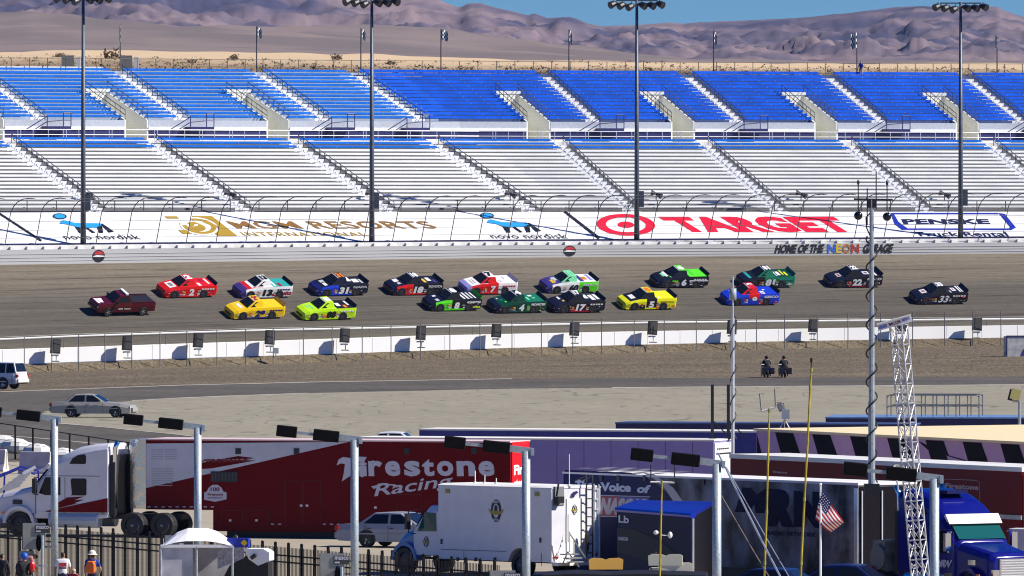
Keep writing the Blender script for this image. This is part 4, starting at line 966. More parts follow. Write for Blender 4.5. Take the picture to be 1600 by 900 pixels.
race_truck('black race truck number 18 with red fender and white roof number', TM(597.5, 691, 462), '18', 'blackblue', 'red', 'black', 'black', 'black', 'black', 'blackblue', rcol='white', hoodart=[(1.45, 1.9, -0.75, -0.1, 'white'), (1.5, 1.8, 0.1, 0.5, 'silver')], bedart=[(-0.8, -1.1, -0.3, 0.6, 'gold'), (-1.3, -1.7, -0.5, 0.3, 'white'), (-1.8, -2.1, 0, 0.7, 'purple')], text='TOYOTA', extra=[('red', 0.4, 0.13, 0.8, 0.08)])
race_truck('white race truck number 7 with red front fender and pale spoiler', TM(714, 808, 461), '7', 'white', 'red', 'red', 'white', 'white', 'white', 'lav', rcol='black', spoiler='silver', hoodart=[(1.5, 1.55, -0.4, 0.5, 'grey'), (1.75, 1.8, -0.4, 0.5, 'grey')], bedart=[(-0.85, -1.2, 0.1, 0.7, 'silver'), (-1.6, -1.7, -0.6, 0, 'lav')], tcol='red', extra=[('white', -0.68, 0.13, 0.35, 0.2)])
race_truck('black race truck number 8 with bright green stripe and green spoiler', TM(657, 752, 486.6), '8', 'blackblue', 'green', 'black', 'black', 'black', 'black', 'blackblue', rcol='white', ncol='white', spoiler='green', hoodart=[(1.5, 1.8, -0.6, -0.3, 'white'), (1.6, 1.9, 0.2, 0.7, 'silver')], bedart=[(-0.8, -1.0, -0.7, 0.8, 'white'), (-1.2, -1.4, -0.7, 0.8, 'white'), (-1.6, -1.8, -0.7, 0.7, 'silver'), (-2.0, -2.15, -0.7, 0.7, 'white')], text='GPS', skirt='green', extra=[('lime', -1.75, 0.3, 0.75, 0.14), ('green', 0.5, 0.13, 1.4, 0.14)])
race_truck('dark green race truck number 4 with three bright green claw bars', TM(758.5, 853, 490), '4', 'dgreen', 'dgreen', 'dgreen', 'dgreen', 'black', 'forest', 'blackblue', rcol='white', hoodart=[(1.5, 1.75, -0.2, 0.2, 'forest'), (1.75, 1.9, -0.6, -0.3, 'silver'), (1.35, 1.5, 0.4, 0.7, 'green')], bedart=[(-0.9, -1.1, -0.2, 0.5, 'mint'), (-1.3, -1.7, -0.6, -0.3, 'white'), (-1.5, -1.8, 0.0, 0.2, 'mint')], text='MONSTER', extra=[('green', -0.62, 0.28, 0.07, 0.42), ('green', -0.73, 0.24, 0.07, 0.48), ('green', -0.84, 0.28, 0.07, 0.42)])
race_truck('white and green race truck number 60 with pale green roof and purple hood', TM(840, 934.6, 459), '60', 'purple', 'white', 'white', 'green', 'mint', 'white', 'purple', ncol='black', rcol='mint', hoodart=[(1.3, 1.7, -0.6, 0.2, 'silver'), (1.6, 1.95, -0.2, 0.6, 'gold')], bedart=[(-0.8, -1.2, -0.7, 0.8, 'purple'), (-1.2, -1.7, -0.3, 0.4, 'orange'), (-1.3, -1.5, -0.2, 0.2, 'acid'), (-1.9, -2.2, -0.8, 0.6, 'lav')], text='DUNLOP', extra=[('green', -0.5, 0.13, 0.5, 0.2)])
race_truck('black race truck number 17 with red lower side and big white bed lettering', TM(853, 942.5, 489.6), '17', 'blackblue', 'black', 'black', 'black', 'black', 'black', 'blackblue', rcol='white', hoodart=[(1.5, 1.7, -0.7, -0.1, 'white'), (1.35, 1.55, 0.2, 0.5, 'gold')], bedart=[(-0.85, -1.25, -0.7, 0.2, 'white'), (-1.4, -1.8, -0.6, 0.6, 'white'), (-1.95, -2.25, -0.7, 0.5, 'white')], extra=[('wine', 0.9, 0.13, 2.0, 0.13), ('red', 0.85, 0.26, 0.4, 0.1)])
race_truck('yellow race truck number 5 with black hood and black door', TM(962.7, 1055.5, 485), '5', 'black', 'acid', 'black', 'acid', 'acid', 'acid', 'acid', rcol='orange', hoodart=[(1.35, 1.8, -0.45, 0.45, 'white')], bedart=[(-0.8, -1.0, 0.5, 0.8, 'white'), (-1.5, -1.53, -0.3, 0.2, 'gold')], tcol='gold', extra=[('orange', -0.58, 0.13, 0.25, 0.5), ('black', 1.15, 0.13, 0.6, 0.35), ('orange', -2.2, 0.3, 0.3, 0.15)])
race_truck('bright green race truck number 6 with green roof and bed and black lower side', TM(1016, 1104.5, 450.7), '6', 'black', 'blackblue', 'blackblue', 'black', 'green', 'green', 'blackblue', rcol='white', hoodart=[(1.35, 1.6, -0.7, 0.5, 'white'), (1.6, 1.85, -0.5, 0.3, 'mint'), (1.2, 1.3, 0.5, 0.9, 'green')], bedart=[(-1.1, -1.14, -0.8, 0.5, 'forest')], extra=[('white', -0.62, 0.62, 1.9, 0.12), ('green', 1.15, 0.58, 0.6, 0.14), ('grey', 0.7, 0.2, 0.3, 0.35)])
race_truck('blue race truck number 9 with red roof and red door', TM(1124.5, 1216, 478), '9', 'blue', 'blue', 'red', 'blue', 'red', 'blue', 'blue', hoodart=[(1.5, 1.9, -0.6, 0.3, 'white')], bedart=[(-0.8, -1.2, 0.2, 0.85, 'white'), (-0.9, -1.1, 0.4, 0.7, 'blue'), (-1.25, -1.5, -0.2, 0.0, 'white')], text='GEICO', extra=[('blue', 0.45, 0.13, 0.95, 0.5), ('wine', -0.6, 0.13, 0.5, 0.35), ('red', -2.1, 0.28, 0.4, 0.1)])
race_truck('dark race truck number 81 with green door panel and green tailgate wing', TM(1147, 1242.6, 450.7), '81', 'black', 'black', 'forest', 'forest', 'black', 'dgreen', 'blackblue', rcol='white', spoiler='forest', hoodart=[(1.7, 1.95, -0.8, 0.7, 'teal')], bedart=[(-0.75, -0.9, -0.7, 0.8, 'silver'), (-1.0, -1.3, -0.3, 0.6, 'white'), (-1.5, -1.65, -0.6, 0.5, 'acid'), (-1.8, -2.0, -0.2, 0.7, 'acid')], tcol='teal', extra=[('silver', -1.9, 0.3, 0.5, 0.12)])
race_truck('black race truck number 22 with white ovals on bed and side', TM(1284, 1380, 450.4), '22', 'black', 'blackblue', 'black', 'black', 'black', 'black', 'blackblue', rcol='white', hoodart=[(1.4, 1.8, -0.3, 0.5, 'silver'), (1.5, 1.7, -0.2, 0.4, 'red')], bedart=[(-0.9, -1.5, -0.3, 0.4, 'white'), (-1.0, -1.35, -0.15, 0.25, 'navy'), (-1.9, -2.1, -0.8, 0.8, 'white')], text='FORD', lean=0.02, extra=[('wine', 0.8, 0.13, 2.2, 0.09), ('red', 0.75, 0.3, 0.3, 0.14)])
race_truck('black race truck number 33 with red ringed white oval on hood, last in the field', TM(1418, 1513, 476.5), '33', 'black', 'blackblue', 'black', 'black', 'black', 'black', 'blackblue', rcol='white', hoodart=[(1.35, 1.85, -0.45, 0.4, 'white'), (1.45, 1.75, -0.25, 0.2, 'red')], bedart=[(-0.85, -1.0, 0.3, 0.8, 'silver'), (-1.2, -1.6, -0.35, 0.4, 'white'), (-1.3, -1.5, -0.2, 0.2, 'red'), (-1.85, -2.0, -0.8, 0.7, 'white'), (-2.1, -2.2, -0.8, 0.7, 'white')], lean=0.25, bold=0.03, extra=[('red', 1.9, 0.5, 0.6, 0.1), ('red', -2.0, 0.6, 0.3, 0.22)])
# ================================================================== ROAD CARS
def car(name, label, cat, mw, col, L=5.38, Wd=0.96, belt=0.93, roofz=1.45, hoodz=0.90, trunkz=0.96, zb=0.24, r=0.335, wb=(1.62, -1.30), cab=(0.95, 0.12, -1.05, -1.72), kind='sedan', rim=None, lower=None, group=None, glassm=None, rwin=True, zs=1.05):
    t = thing(name, label, cat, mw=mw @ Matrix.Diagonal((1, 1, zs, 1)), group=group); h = L / 2; P_ = col; lo_m = lower or col
    secs = [(h, Wd * 0.80, zb + 0.12, 0.52, 0.66, Wd * 0.72), (h - 0.12, Wd * 0.93, zb + 0.02, 0.58, hoodz - 0.14, Wd * 0.84), (h - 0.75, Wd, zb, 0.66, hoodz - 0.03, Wd * 0.90), (cab[0] + 0.05, Wd, zb, 0.72, hoodz + 0.04, Wd * 0.92), (cab[0] - 0.5, Wd, zb, 0.74, belt + 0.02, Wd * 0.93), (cab[3] + 0.2, Wd, zb, 0.74, belt + 0.03, Wd * 0.93), (cab[3] - 0.05 if kind == 'sedan' else -h + 0.3, Wd, zb, 0.74, trunkz if kind != 'suv' else belt + 0.04, Wd * 0.92), (-h + 0.12, Wd * 0.95, zb + 0.03, 0.68, trunkz - 0.03, Wd * 0.86), (-h, Wd * 0.85, zb + 0.14, 0.60, trunkz - 0.2, Wd * 0.78)]
    b = MB(); rings = [ring6(*q) for q in secs]
    for i in range(len(rings) - 1):
        vs = rings[i] + rings[i + 1]
        for k in range(6): b.add(vs, [(k, (k + 1) % 6, 6 + (k + 1) % 6, 6 + k)], 1 if k in (0, 4) and lower else 2 if k == 5 else 0)
    b.add(rings[0], [(0, 1, 2, 3, 4, 5)], 0); b.add(rings[-1], [(5, 4, 3, 2, 1, 0)], 0)
    for x in wb:
        for s_ in (1, -1):
            n = 14; rr = r * 1.22; pts = [Vector((x + rr * math.cos(math.pi * i / n), s_ * (Wd + 0.006), r + rr * 0.98 * math.sin(math.pi * i / n))) for i in range(n + 1)] + [Vector((x - rr, s_ * (Wd + 0.006), zb)), Vector((x + rr, s_ * (Wd + 0.006), zb))]
            b.add(pts, [tuple(range(len(pts)))], 2)
    b.build('body', [P_, lo_m, blackm], t, bevel=0.05)
    A = [(cab[0], Wd * 0.91, belt), (cab[1], Wd * 0.74, roofz - 0.03), ((cab[1] + cab[2]) / 2, Wd * 0.76, roofz), (cab[2], Wd * 0.74, roofz - 0.03), (cab[3], Wd * 0.90, belt + 0.03)]
    lo = [Vector(p) for p in A]; ro = [Vector((p[0], -p[1], p[2])) for p in A]
    b = MB(); b.add(lo + ro, [(0, 1, 6, 5), (1, 2, 7, 6), (2, 3, 8, 7), (3, 4, 9, 8), (4, 3, 2, 1, 0), (5, 6, 7, 8, 9)]); b.build('cabin', P_, t, bevel=0.05)
    gm = glassm or glass
    def plate(nm, a, c, i0, i1, off, ins=0.07):
        p0 = lo[i0].lerp(lo[i1], a); p1 = lo[i0].lerp(lo[i1], c); b = MB(); o_ = Vector(off)
        b.add([Vector((p0.x, p0.y - ins, p0.z)) + o_, Vector((p1.x, p1.y - ins, p1.z)) + o_, Vector((p1.x, -p1.y + ins, p1.z)) + o_, Vector((p0.x, -p0.y + ins, p0.z)) + o_], [(0, 1, 2, 3)]); b.build(nm, gm, t)
    plate('windshield', 0.06, 0.93, 0, 1, (0.012, 0, 0.014)); plate('rear_window', 0.12, 0.92, 4, 3, (-0.014, 0, 0.012))
    def yside(z): f = (z - belt) / (roofz - belt); return Wd * 0.91 + (Wd * 0.745 - Wd * 0.91) * f + 0.012
    z0, z1 = belt + 0.05, roofz - 0.10
    def fx(z): return cab[0] + (cab[1] - cab[0]) * (z - belt) / (roofz - 0.03 - belt)
    def bx(z): return cab[3] + (cab[2] - cab[3]) * (z - belt - 0.03) / (roofz - 0.06 - belt)
    mid = (cab[1] + cab[2]) / 2 + (0.12 if kind == 'sedan' else 0.35)
    wins = [(fx(z0) - 0.16, fx(z1) - 0.12, mid + 0.05, mid + 0.05)]
    if kind == 'suv': wins += [(mid - 0.06, mid - 0.06, mid - 0.95, mid - 0.95), (mid - 1.05, mid - 1.05, bx(z0) + 0.1, bx(z1) + 0.12)]
    elif kind == 'sedan': wins += [(mid - 0.06, mid - 0.06, bx(z0) + 0.22, bx(z1) + 0.14)]
    for s_ in (1, -1):
        for (xa, xb, xc, xd) in wins:
            b = MB(); b.add([Vector((xa, s_ * yside(z0), z0)), Vector((xb, s_ * yside(z1), z1)), Vector((xd, s_ * yside(z1), z1)), Vector((xc, s_ * yside(z0), z0))], [(0, 1, 2, 3)]); b.build('side_window', gm, t)
        for xx in (mid, ):
            b = MB(); b.box((xx, s_ * (Wd + 0.002), 0.58), (0.015, 0.01, 0.62)); b.box((cab[0] - 0.15, s_ * (Wd + 0.002), 0.58), (0.015, 0.01, 0.62)); b.box(((cab[3] + 0.35), s_ * (Wd + 0.002), 0.68), (0.015, 0.01, 0.5)); b.build('door_seam', blackm, t, kind='stuff')
        for xx in (mid + 0.15, mid - 0.85):
            b = MB(); b.box((xx, s_ * (Wd + 0.01), 0.78), (0.17, 0.03, 0.035)); b.build('door_handle', dark, t)
        b = MB(); b.box((0, s_ * (Wd + 0.012), 0.56), (L * 0.66, 0.02, 0.05)); b.build('side_moulding', P_, t)
        b = MB(); b.box((cab[0] - 0.30, s_ * (Wd + 0.10), belt + 0.08), (0.12, 0.22, 0.14)); b.build('mirror', P_, t)
        b = MB(); b.add([Vector((h + 0.004 - 0.02, s_ * Wd * 0.62, 0.58)), Vector((h - 0.1, s_ * Wd * 0.95, 0.58)), Vector((h - 0.13, s_ * Wd * 0.92, hoodz - 0.18)), Vector((h - 0.05, s_ * Wd * 0.64, 0.70))], [(0, 1, 2, 3)]); b.build('headlight', silver_l, t)
        b = MB(); b.box((-h + 0.06, s_ * Wd * 0.86, trunkz - 0.18), (0.16, Wd * 0.22, 0.2)); b.build('tail_light', mat('tail_red', (0.35, 0.01, 0.01), 0.25), t)
    for sx, nm in ((1, 'front_bumper'), (-1, 'rear_bumper')):
        b = MB(); b.box((sx * (h - 0.03), 0, zb + 0.24), (0.20, Wd * 1.75, 0.24)); b.build(nm, P_, t)
    for x in wb:
        for s_ in (1, -1): wheel(t, x, s_ * (Wd - 0.10), r, 0.235, rim or mat('alloy_pale', (0.62, 0.62, 0.64), 0.4), 5)
    return t
def flatM(px, py, rz, z=0.0):
    p = G(px, py, z); p.z = z; return Matrix.Translation(p) @ Matrix.Rotation(rz, 4, 'Z')
champ = paint('car_champagne', (0.36, 0.345, 0.31), 0.3)
silv = paint('car_silver', (0.30, 0.31, 0.36), 0.28)
suvw = paint('car_white', (0.74, 0.74, 0.76), 0.3)
car('police_sedan', 'champagne silver sedan parked on the pit lane apron, facing right', 'car', flatM(146, 652, R(-9), 0.012), champ)
car('sedan', 'grey silver sedan parked behind the white box truck, beside the red trailer', 'car', flatM(634, 855, R(-24), 0.02), silv, zs=0.98, rim=mat('wheel_cover', (0.4, 0.4, 0.42), 0.35, 0.6))
car('sport_utility_car', 'white sport utility car cut by the left edge of the picture, seen from behind', 'car', flatM(-13, 608, R(180 - 24), 0.03), suvw, L=5.2, Wd=1.0, belt=1.12, roofz=1.93, hoodz=1.08, trunkz=1.15, zb=0.38, r=0.40, wb=(1.60, -1.42), cab=(1.05, 0.35, -2.25, -2.50), kind='suv', lower=mat('suv_silver', (0.42, 0.42, 0.45), 0.4))
car('sedan', 'white sedan showing only its roof above the red trailer roof', 'car', Matrix.Translation(G(600, 675, 1.52).xy.to_3d()) @ Matrix.Rotation(R(172), 4, 'Z') @ Matrix.Translation((0, 0, 0.03)), suvw)
dkb = paint('car_dark_blue', (0.012, 0.02, 0.09), 0.2)
car('sedan', 'dark blue sedan roof at the bottom edge, left of the flag pole', 'car', Matrix.Translation(G(1190, 890, 1.45).xy.to_3d()) @ Matrix.Rotation(R(160), 4, 'Z'), dkb)
car('sedan', 'dark blue sedan roof at the bottom edge, right of the flag pole', 'car', Matrix.Translation(G(1300, 884, 1.45).xy.to_3d()) @ Matrix.Rotation(R(165), 4, 'Z'), dkb)
# ---- maroon lead pickup
def pickup(label, mw):
    t = thing('pickup_truck', label, 'pickup truck', mw=mw); mar = paint('pickup_maroon', (0.075, 0.003, 0.007), 0.2, coat=0.5)
    secs = [(2.90, 0.86, 0.50, 0.72, 0.98, 0.78), (2.80, 0.98, 0.42, 0.78, 1.10, 0.88), (1.45, 1.01, 0.40, 0.9, 1.22, 0.92), (-0.55, 1.01, 0.40, 0.95, 1.25, 0.95), (-2.75, 1.01, 0.44, 0.95, 1.28, 0.96), (-2.88, 0.98, 0.5, 0.95, 1.24, 0.94)]
    b = MB(); rings = [ring6(*q) for q in secs]
    for i in range(len(rings) - 1):
        vs = rings[i] + rings[i + 1]
        for k in range(6): b.add(vs, [(k, (k + 1) % 6, 6 + (k + 1) % 6, 6 + k)], 1 if k == 5 or (k == 2 and i == 3) else 0)
    b.add(rings[0], [(0, 1, 2, 3, 4, 5)], 1); b.add(rings[-1], [(5, 4, 3, 2, 1, 0)], 0)
    for x in (1.80, -1.72):
        for s_ in (1, -1):
            n = 14; pts = [Vector((x + 0.5 * math.cos(math.pi * i / n), s_ * 1.016, 0.42 + 0.46 * math.sin(math.pi * i / n))) for i in range(n + 1)] + [Vector((x - 0.5, s_ * 1.016, 0.40)), Vector((x + 0.5, s_ * 1.016, 0.40))]
            b.add(pts, [tuple(range(len(pts)))], 1)
    b.build('body', [mar, blackm], t, bevel=0.05)
    for s_ in (1, -1):
        b = MB(); b.box((-1.7, s_ * 0.93, 1.30), (2.15, 0.10, 0.08)); b.build('bed_rail', mar, t)
    A = [(1.40, 0.90, 1.20), (0.65, 0.70, 1.84), (-0.25, 0.72, 1.87), (-0.60, 0.88, 1.24)]
    lo = [Vector(p) for p in A]; ro = [Vector((p[0], -p[1], p[2])) for p in A]; b = MB(); b.add(lo + ro, [(0, 1, 5, 4), (1, 2, 6, 5), (2, 3, 7, 6), (3, 2, 1, 0), (4, 5, 6, 7)]); b.build('cab', mar, t)
    b = MB(); b.add([Vector((1.37, 0.80, 1.25)), Vector((0.70, 0.64, 1.82)), Vector((0.70, -0.64, 1.82)), Vector((1.37, -0.80, 1.25))], [(0, 1, 2, 3)]); b.build('windshield', glass, t)
    for s_ in (1, -1):
        b = MB(); b.add([Vector((1.1, s_ * 0.90, 1.27)), Vector((0.58, s_ * 0.74, 1.77)), Vector((-0.18, s_ * 0.755, 1.79)), Vector((-0.40, s_ * 0.885, 1.28))], [(0, 1, 2, 3)]); b.build('side_window', glass, t)
        b = MB(); b.box((1.0, s_ * 1.10, 1.35), (0.14, 0.24, 0.22)); b.build('mirror', blackm, t)
        b = MB(); b.box((2.84, s_ * 0.76, 0.88), (0.10, 0.28, 0.16)); b.build('headlight', silver_l, t)
        for x in (1.80, -1.72): wheel(t, x, s_ * 0.90, 0.41, 0.27, chrome, 5)
        b = MB(); b.box((-2.86, s_ * 0.90, 1.05), (0.06, 0.14, 0.3)); b.build('tail_light', MATS['tail_red'], t)
    b = MB(); b.box((2.90, 0, 0.60), (0.16, 1.85, 0.22)); b.build('front_bumper', mar, t)
    b = MB(); b.box((2.90, 0, 0.88), (0.04, 1.1, 0.28)); b.build('grille', blackm, t)
    b = MB(); b.box((-0.05, 0, 1.95), (0.26, 1.30, 0.13)); b.build('light_bar', white, t)
    b = MB(); hp = lambda x, y: Vector((x, y, 1.22 - (x - 1.45) * 0.089 + 0.012))
    b.add([hp(2.45, -0.65), hp(2.65, -0.65), hp(2.65, 0.4), hp(2.45, 0.55)], [(0, 1, 2, 3)]); b.add([hp(1.95, -0.5), hp(2.4, -0.62), hp(2.4, 0.3), hp(2.1, 0.45)], [(0, 1, 2, 3)]); b.build('hood_decal', white, t)
    b = MB(); text_on(b, 'RAM', (0.85, 1.022, 0.66), (-0.42, 0, 0), (0, 0, 0.15), shear=0.1); text_on(b, 'TRUCKS', (0.30, 1.022, 0.66), (-0.65, 0, 0), (0, 0, 0.13), shear=0.1); b.build('door_lettering', white, t)
    return t
pickup('dark maroon pickup with white roof light bar leading the field of trucks', TM(137.5, 241.6, 494.5, 7))
# ================================================================== INFIELD FENCE, LOUDSPEAKERS
D_F = D_IN - 1.9
def fence_base(u):
    p = pos(u, D_F); a = pos(u, D_IN); z = zrow(a, Y_WBOT) - 0.80; return Vector((p.x, p.y, z))
fen = thing('infield_fence', 'thin wire fence with pale top rails standing in front of the bright white wall', 'fence')
thin = mat('fence_galvanised', (0.20, 0.20, 0.19), 0.5, 0.4, var=0.15); tops = []; first = None
Y_RAIL = [(0, 527), (120, 522), (400, 513), (657, 508), (1000, 501), (1600, 495)]
FPX = [-5, 38, 81, 123, 164, 206, 250, 292, 339, 384, 427, 474, 519, 566, 611, 657, 703, 750, 800, 846, 895, 940, 991, 1038, 1088, 1141, 1182, 1226, 1277, 1325, 1376, 1426, 1476, 1520, 1564, 1610]
def fence_u(px):
    u = (px - 890) / 17 / .9
    for _ in range(25): p = fence_base(u); u += (px - (800 + p.x * F / p.y)) / 17.0 * .9
    return u
for px in FPX:
    q = fence_base(fence_u(px)); zt2 = zrow(q, Y_RAIL)
    if first is None: b = MB(); b.tube([(0, 0, 0), (0, 0, zt2 - q.z)], 0.045, 6); first = b.build('post', thin, fen, loc=q)
    else: o = first.copy(); o.location = q; COL.objects.link(o)
    tops.append(Vector((q.x, q.y, zt2)))
b = MB(); b.tube([t + Vector((0, 0, 0.0)) for t in tops], 0.022, 5); b.build('top_rail', thin, fen)
rl = thing('trackside_rail', 'white pipe rail on thin posts just behind the bright white wall', 'rail'); b = MB(); pts = []
for px in range(-40, 1660, 40):
    u = fence_u(px); p = pos(u, D_IN + 0.75); px2 = 800 + p.x * F / p.y; z = H - (interp(Y_RAIL, px2) + 3.0 - YH) * p.y / F; pts.append(Vector((p.x, p.y, z)))
b.tube(pts, 0.075, 6); b.build('pipe', white, rl)
for p in pts[::4]: b = MB(); b.tube([p, p - Vector((0, 0, 1.9))], 0.03, 5); b.build('post', thin, rl)
spk_lab = ['at far left above the white sport utility car', 'second from the left, below the maroon pickup', 'third from the left, below the red number 2 truck', 'below the yellow number 29 truck, beside the junction box', 'just right of the lime number 88 truck', 'just left of the low number 8 truck', 'below the dark green number 4 truck', 'below the black number 17 truck', 'below the yellow number 5 truck', 'behind the pale whip mast', 'between the whip mast and the cable mast', 'partly hidden behind the lattice tower top', 'at far right, below the trailing number 33 truck']
SPX = [(86, 541), (198, 536), (309, 531.5), (421, 527), (538, 524), (657, 520), (775, 516), (897, 513.5), (1019, 512), (1143, 511), (1270, 508), (1408, 507), (1526, 505.5)]
spkm = mat('speaker_black', (0.012, 0.012, 0.014), 0.55, var=0.3)
proto = None
for (px, py), lab in zip(SPX, spk_lab):
    u = fence_u(px); q = fence_base(u); c = P(px, py, q.y + 0.95); rz = math.atan2(tdir(u).y, tdir(u).x) + 0.15
    lab = 'black loudspeaker on the infield fence ' + lab
    if proto is None:
        proto = thing('loudspeaker', lab, 'loudspeaker', c, rz, 'loudspeakers on the infield fence')
        b = MB(); b.prism([(-0.50, -0.20, -0.62), (0.42, -0.20, -0.68), (0.50, -0.20, 0.62), (-0.38, -0.20, 0.66)], (0, 0, 0), (0.08, 0.40, 0)); b.build('cabinet', spkm, proto)
        b = MB(); b.prism([(-0.36, -0.21, -0.50), (0.32, -0.21, -0.55), (0.38, -0.21, 0.50), (-0.26, -0.21, 0.54)], (0, 0, 0), (0, -0.02, 0)); b.build('grille', mat('speaker_mesh', (0.02, 0.02, 0.023), 0.7, var=0.4, scale=30), proto)
        b = MB(); b.box((0.05, 0.1, -0.80), (0.62, 0.3, 0.14)); b.tube([(0.2, 0.1, -0.86), (0.2, 0.1, -1.25), (-0.25, 0.1, -1.32), (-0.25, -1.0, -1.32)], 0.05, 5); b.build('bracket', steel, proto)
    else:
        r = proto.copy(); COL.objects.link(r); r.location = c; r.rotation_euler = (0, 0, rz); r['label'] = lab
        for ch in list(proto.children): k = ch.copy(); COL.objects.link(k); k.parent = r
q = fence_base(fence_u(430)); c = P(431, 548, q.y - 0.2); b = MB(); b.box((0, 0, 0), (0.5, 0.3, 0.5)); b.box((0, 0.12, -0.6), (0.08, 0.08, 0.8)); tag(b.build('junction_box', mat('box_grey', (0.5, 0.52, 0.52), 0.6, var=0.1), loc=c), 'small pale grey junction box on a post of the infield fence', 'junction box')
# container at the right edge on the gravel
wf = wall_foot(1590); a = G(1590, 588.5); q = a.lerp(wf + Vector((0, -1.5, -0.72)), 0.6); yy = YH + (H - q.z) * F / q.y
r = thing('skip_container', 'pale weathered container standing on the gravel at the right edge', 'container', P(1573, 560, q.y) + Vector((0, 0, -0.05)), R(6))
b = MB(); b.box((1.1, 0.9, 1.0), (2.2, 1.8, 1.95)); b.build('container_body', mat('container_pale', (0.50, 0.50, 0.50), 0.6, scale=2.0, var=0.3, col2=(0.62, 0.62, 0.62)), r)
b = MB(); b.box((0.0, -0.02, 1.0), (0.10, 0.06, 2.0)); b.box((1.1, -0.02, 2.0), (2.3, 0.06, 0.10)); b.build('frame', navy, r)
b = MB(); b.add([(1.1, -0.012, 0.1), (2.19, -0.012, 0.05), (2.19, -0.012, 1.5), (1.5, -0.012, 0.9)], [(0, 1, 2, 3)]); b.build('blue_graphic', mat('container_blue', (0.04, 0.05, 0.25), 0.5, var=0.3), r)
# ================================================================== PEOPLE
def person(name, label, mw, joints, radii, edges, regions, group=None, parent_parts=None, cat='person'):
    "joints: dict name -> (x,y,z); one continuous skinned body; regions: function(co) -> material index"
    keys = list(joints); me = bpy.data.meshes.new(name); me.from_pydata([joints[k] for k in keys], [(keys.index(a), keys.index(c)) for a, c in edges], []); o = bpy.data.objects.new(name, me); COL.objects.link(o)
    m = o.modifiers.new('skin', 'SKIN'); sv = me.skin_vertices[0].data
    for i, k in enumerate(keys): r = radii.get(k, 0.05); sv[i].radius = r if isinstance(r, tuple) else (r, r); sv[i].use_root = (k == 'pelvis')
    s2 = o.modifiers.new('sub', 'SUBSURF'); s2.levels = 1; s2.render_levels = 1
    dg = bpy.context.evaluated_depsgraph_get(); dg.update()
    nm = bpy.data.meshes.new_from_object(o.evaluated_get(dg)); o.modifiers.clear(); o.data = nm; bpy.data.meshes.remove(me)
    mats, fn = regions
    nm.materials.clear()
    for q in mats: nm.materials.append(q)
    for p in nm.polygons: p.material_index = fn(p.center); p.use_smooth = True
    o.matrix_world = mw; return set_p(o, label=label, category=cat, group=group)
skin = mat('skin', (0.42, 0.24, 0.16), 0.6, var=0.08); skin_d = mat('skin_tanned', (0.30, 0.16, 0.10), 0.6, var=0.08)
hair_d = mat('hair_dark', (0.015, 0.011, 0.009), 0.7)
STAND = dict(pelvis=(0, 0, 0.95), waist=(0, 0.0, 1.10), chest=(0, -0.01, 1.34), neck=(0, 0, 1.50), head=(0, 0.02, 1.62), crown=(0, 0.01, 1.73), lsh=(0.19, 0, 1.43), lel=(0.26, 0.03, 1.14), lwr=(0.25, 0.14, 0.92), lha=(0.25, 0.18, 0.82), rsh=(-0.19, 0, 1.43), rel=(-0.26, 0.03, 1.14), rwr=(-0.25, 0.14, 0.92), rha=(-0.25, 0.18, 0.82), lhip=(0.10, 0, 0.90), lkn=(0.12, 0.02, 0.50), lan=(0.13, -0.02, 0.09), lft=(0.14, 0.16, 0.04), rhip=(-0.10, 0, 0.90), rkn=(-0.12, 0.02, 0.50), ran=(-0.13, -0.02, 0.09), rft=(-0.14, 0.16, 0.04))
SR = dict(pelvis=(0.16, 0.12), waist=(0.15, 0.11), chest=(0.18, 0.12), neck=0.055, head=0.10, crown=0.075, lsh=0.075, rsh=0.075, lel=0.048, rel=0.048, lwr=0.035, rwr=0.035, lha=0.04, rha=0.04, lhip=0.095, rhip=0.095, lkn=0.065, rkn=0.065, lan=0.045, ran=0.045, lft=0.04, rft=0.04)
SE = [('pelvis', 'waist'), ('waist', 'chest'), ('chest', 'neck'), ('neck', 'head'), ('head', 'crown'), ('chest', 'lsh'), ('lsh', 'lel'), ('lel', 'lwr'), ('lwr', 'lha'), ('chest', 'rsh'), ('rsh', 'rel'), ('rel', 'rwr'), ('rwr', 'rha'), ('pelvis', 'lhip'), ('lhip', 'lkn'), ('lkn', 'lan'), ('lan', 'lft'), ('pelvis', 'rhip'), ('rhip', 'rkn'), ('rkn', 'ran'), ('ran', 'rft')]
def std_regions(shirt, pants, hairm=hair_d, sleeve=1.18, skinm=skin):
    def fn(c):
        if c.z > 1.68 or (c.z > 1.58 and c.y < -0.02): return 3
        if c.z > 1.50: return 2
        if abs(c.x) > 0.20 and c.z < sleeve and c.z > 0.70: return 2
        if c.z > 0.98: return 0
        return 1
    return ([shirt, pants, skinm, hairm], fn)
def face(parent, y=0.105):
    for x in (0.035, -0.035):
        b = MB(); b.sphere((x, y, 1.635), 0.012, 6, 4); b.build('eye', hair_d, parent)
    b = MB(); b.sphere((0, y + 0.015, 1.605), 0.018, 6, 4, (0.8, 1.2, 1.2)); b.build('nose', skin, parent)
# spectator on the rim
u = (1345 - 890) / 16 / .93
for _ in range(30): p_ = SPt(u, DU + (NUP - 0.5) * TREAD); u += (1345 - (800 + p_.x * F / p_.y)) / 16.0 * .9
st = person('person', 'person in blue shirt and tan trousers on the top row of seats', Matrix.Translation((p_.x, p_.y, zup(NUP - 1) + 0.02)) @ Matrix.Rotation(R(150), 4, 'Z'), STAND, SR, SE, std_regions(mat('shirt_blue', (0.02, 0.05, 0.30), 0.8), mat('trousers_tan', (0.42, 0.34, 0.22), 0.8)))
face(st)
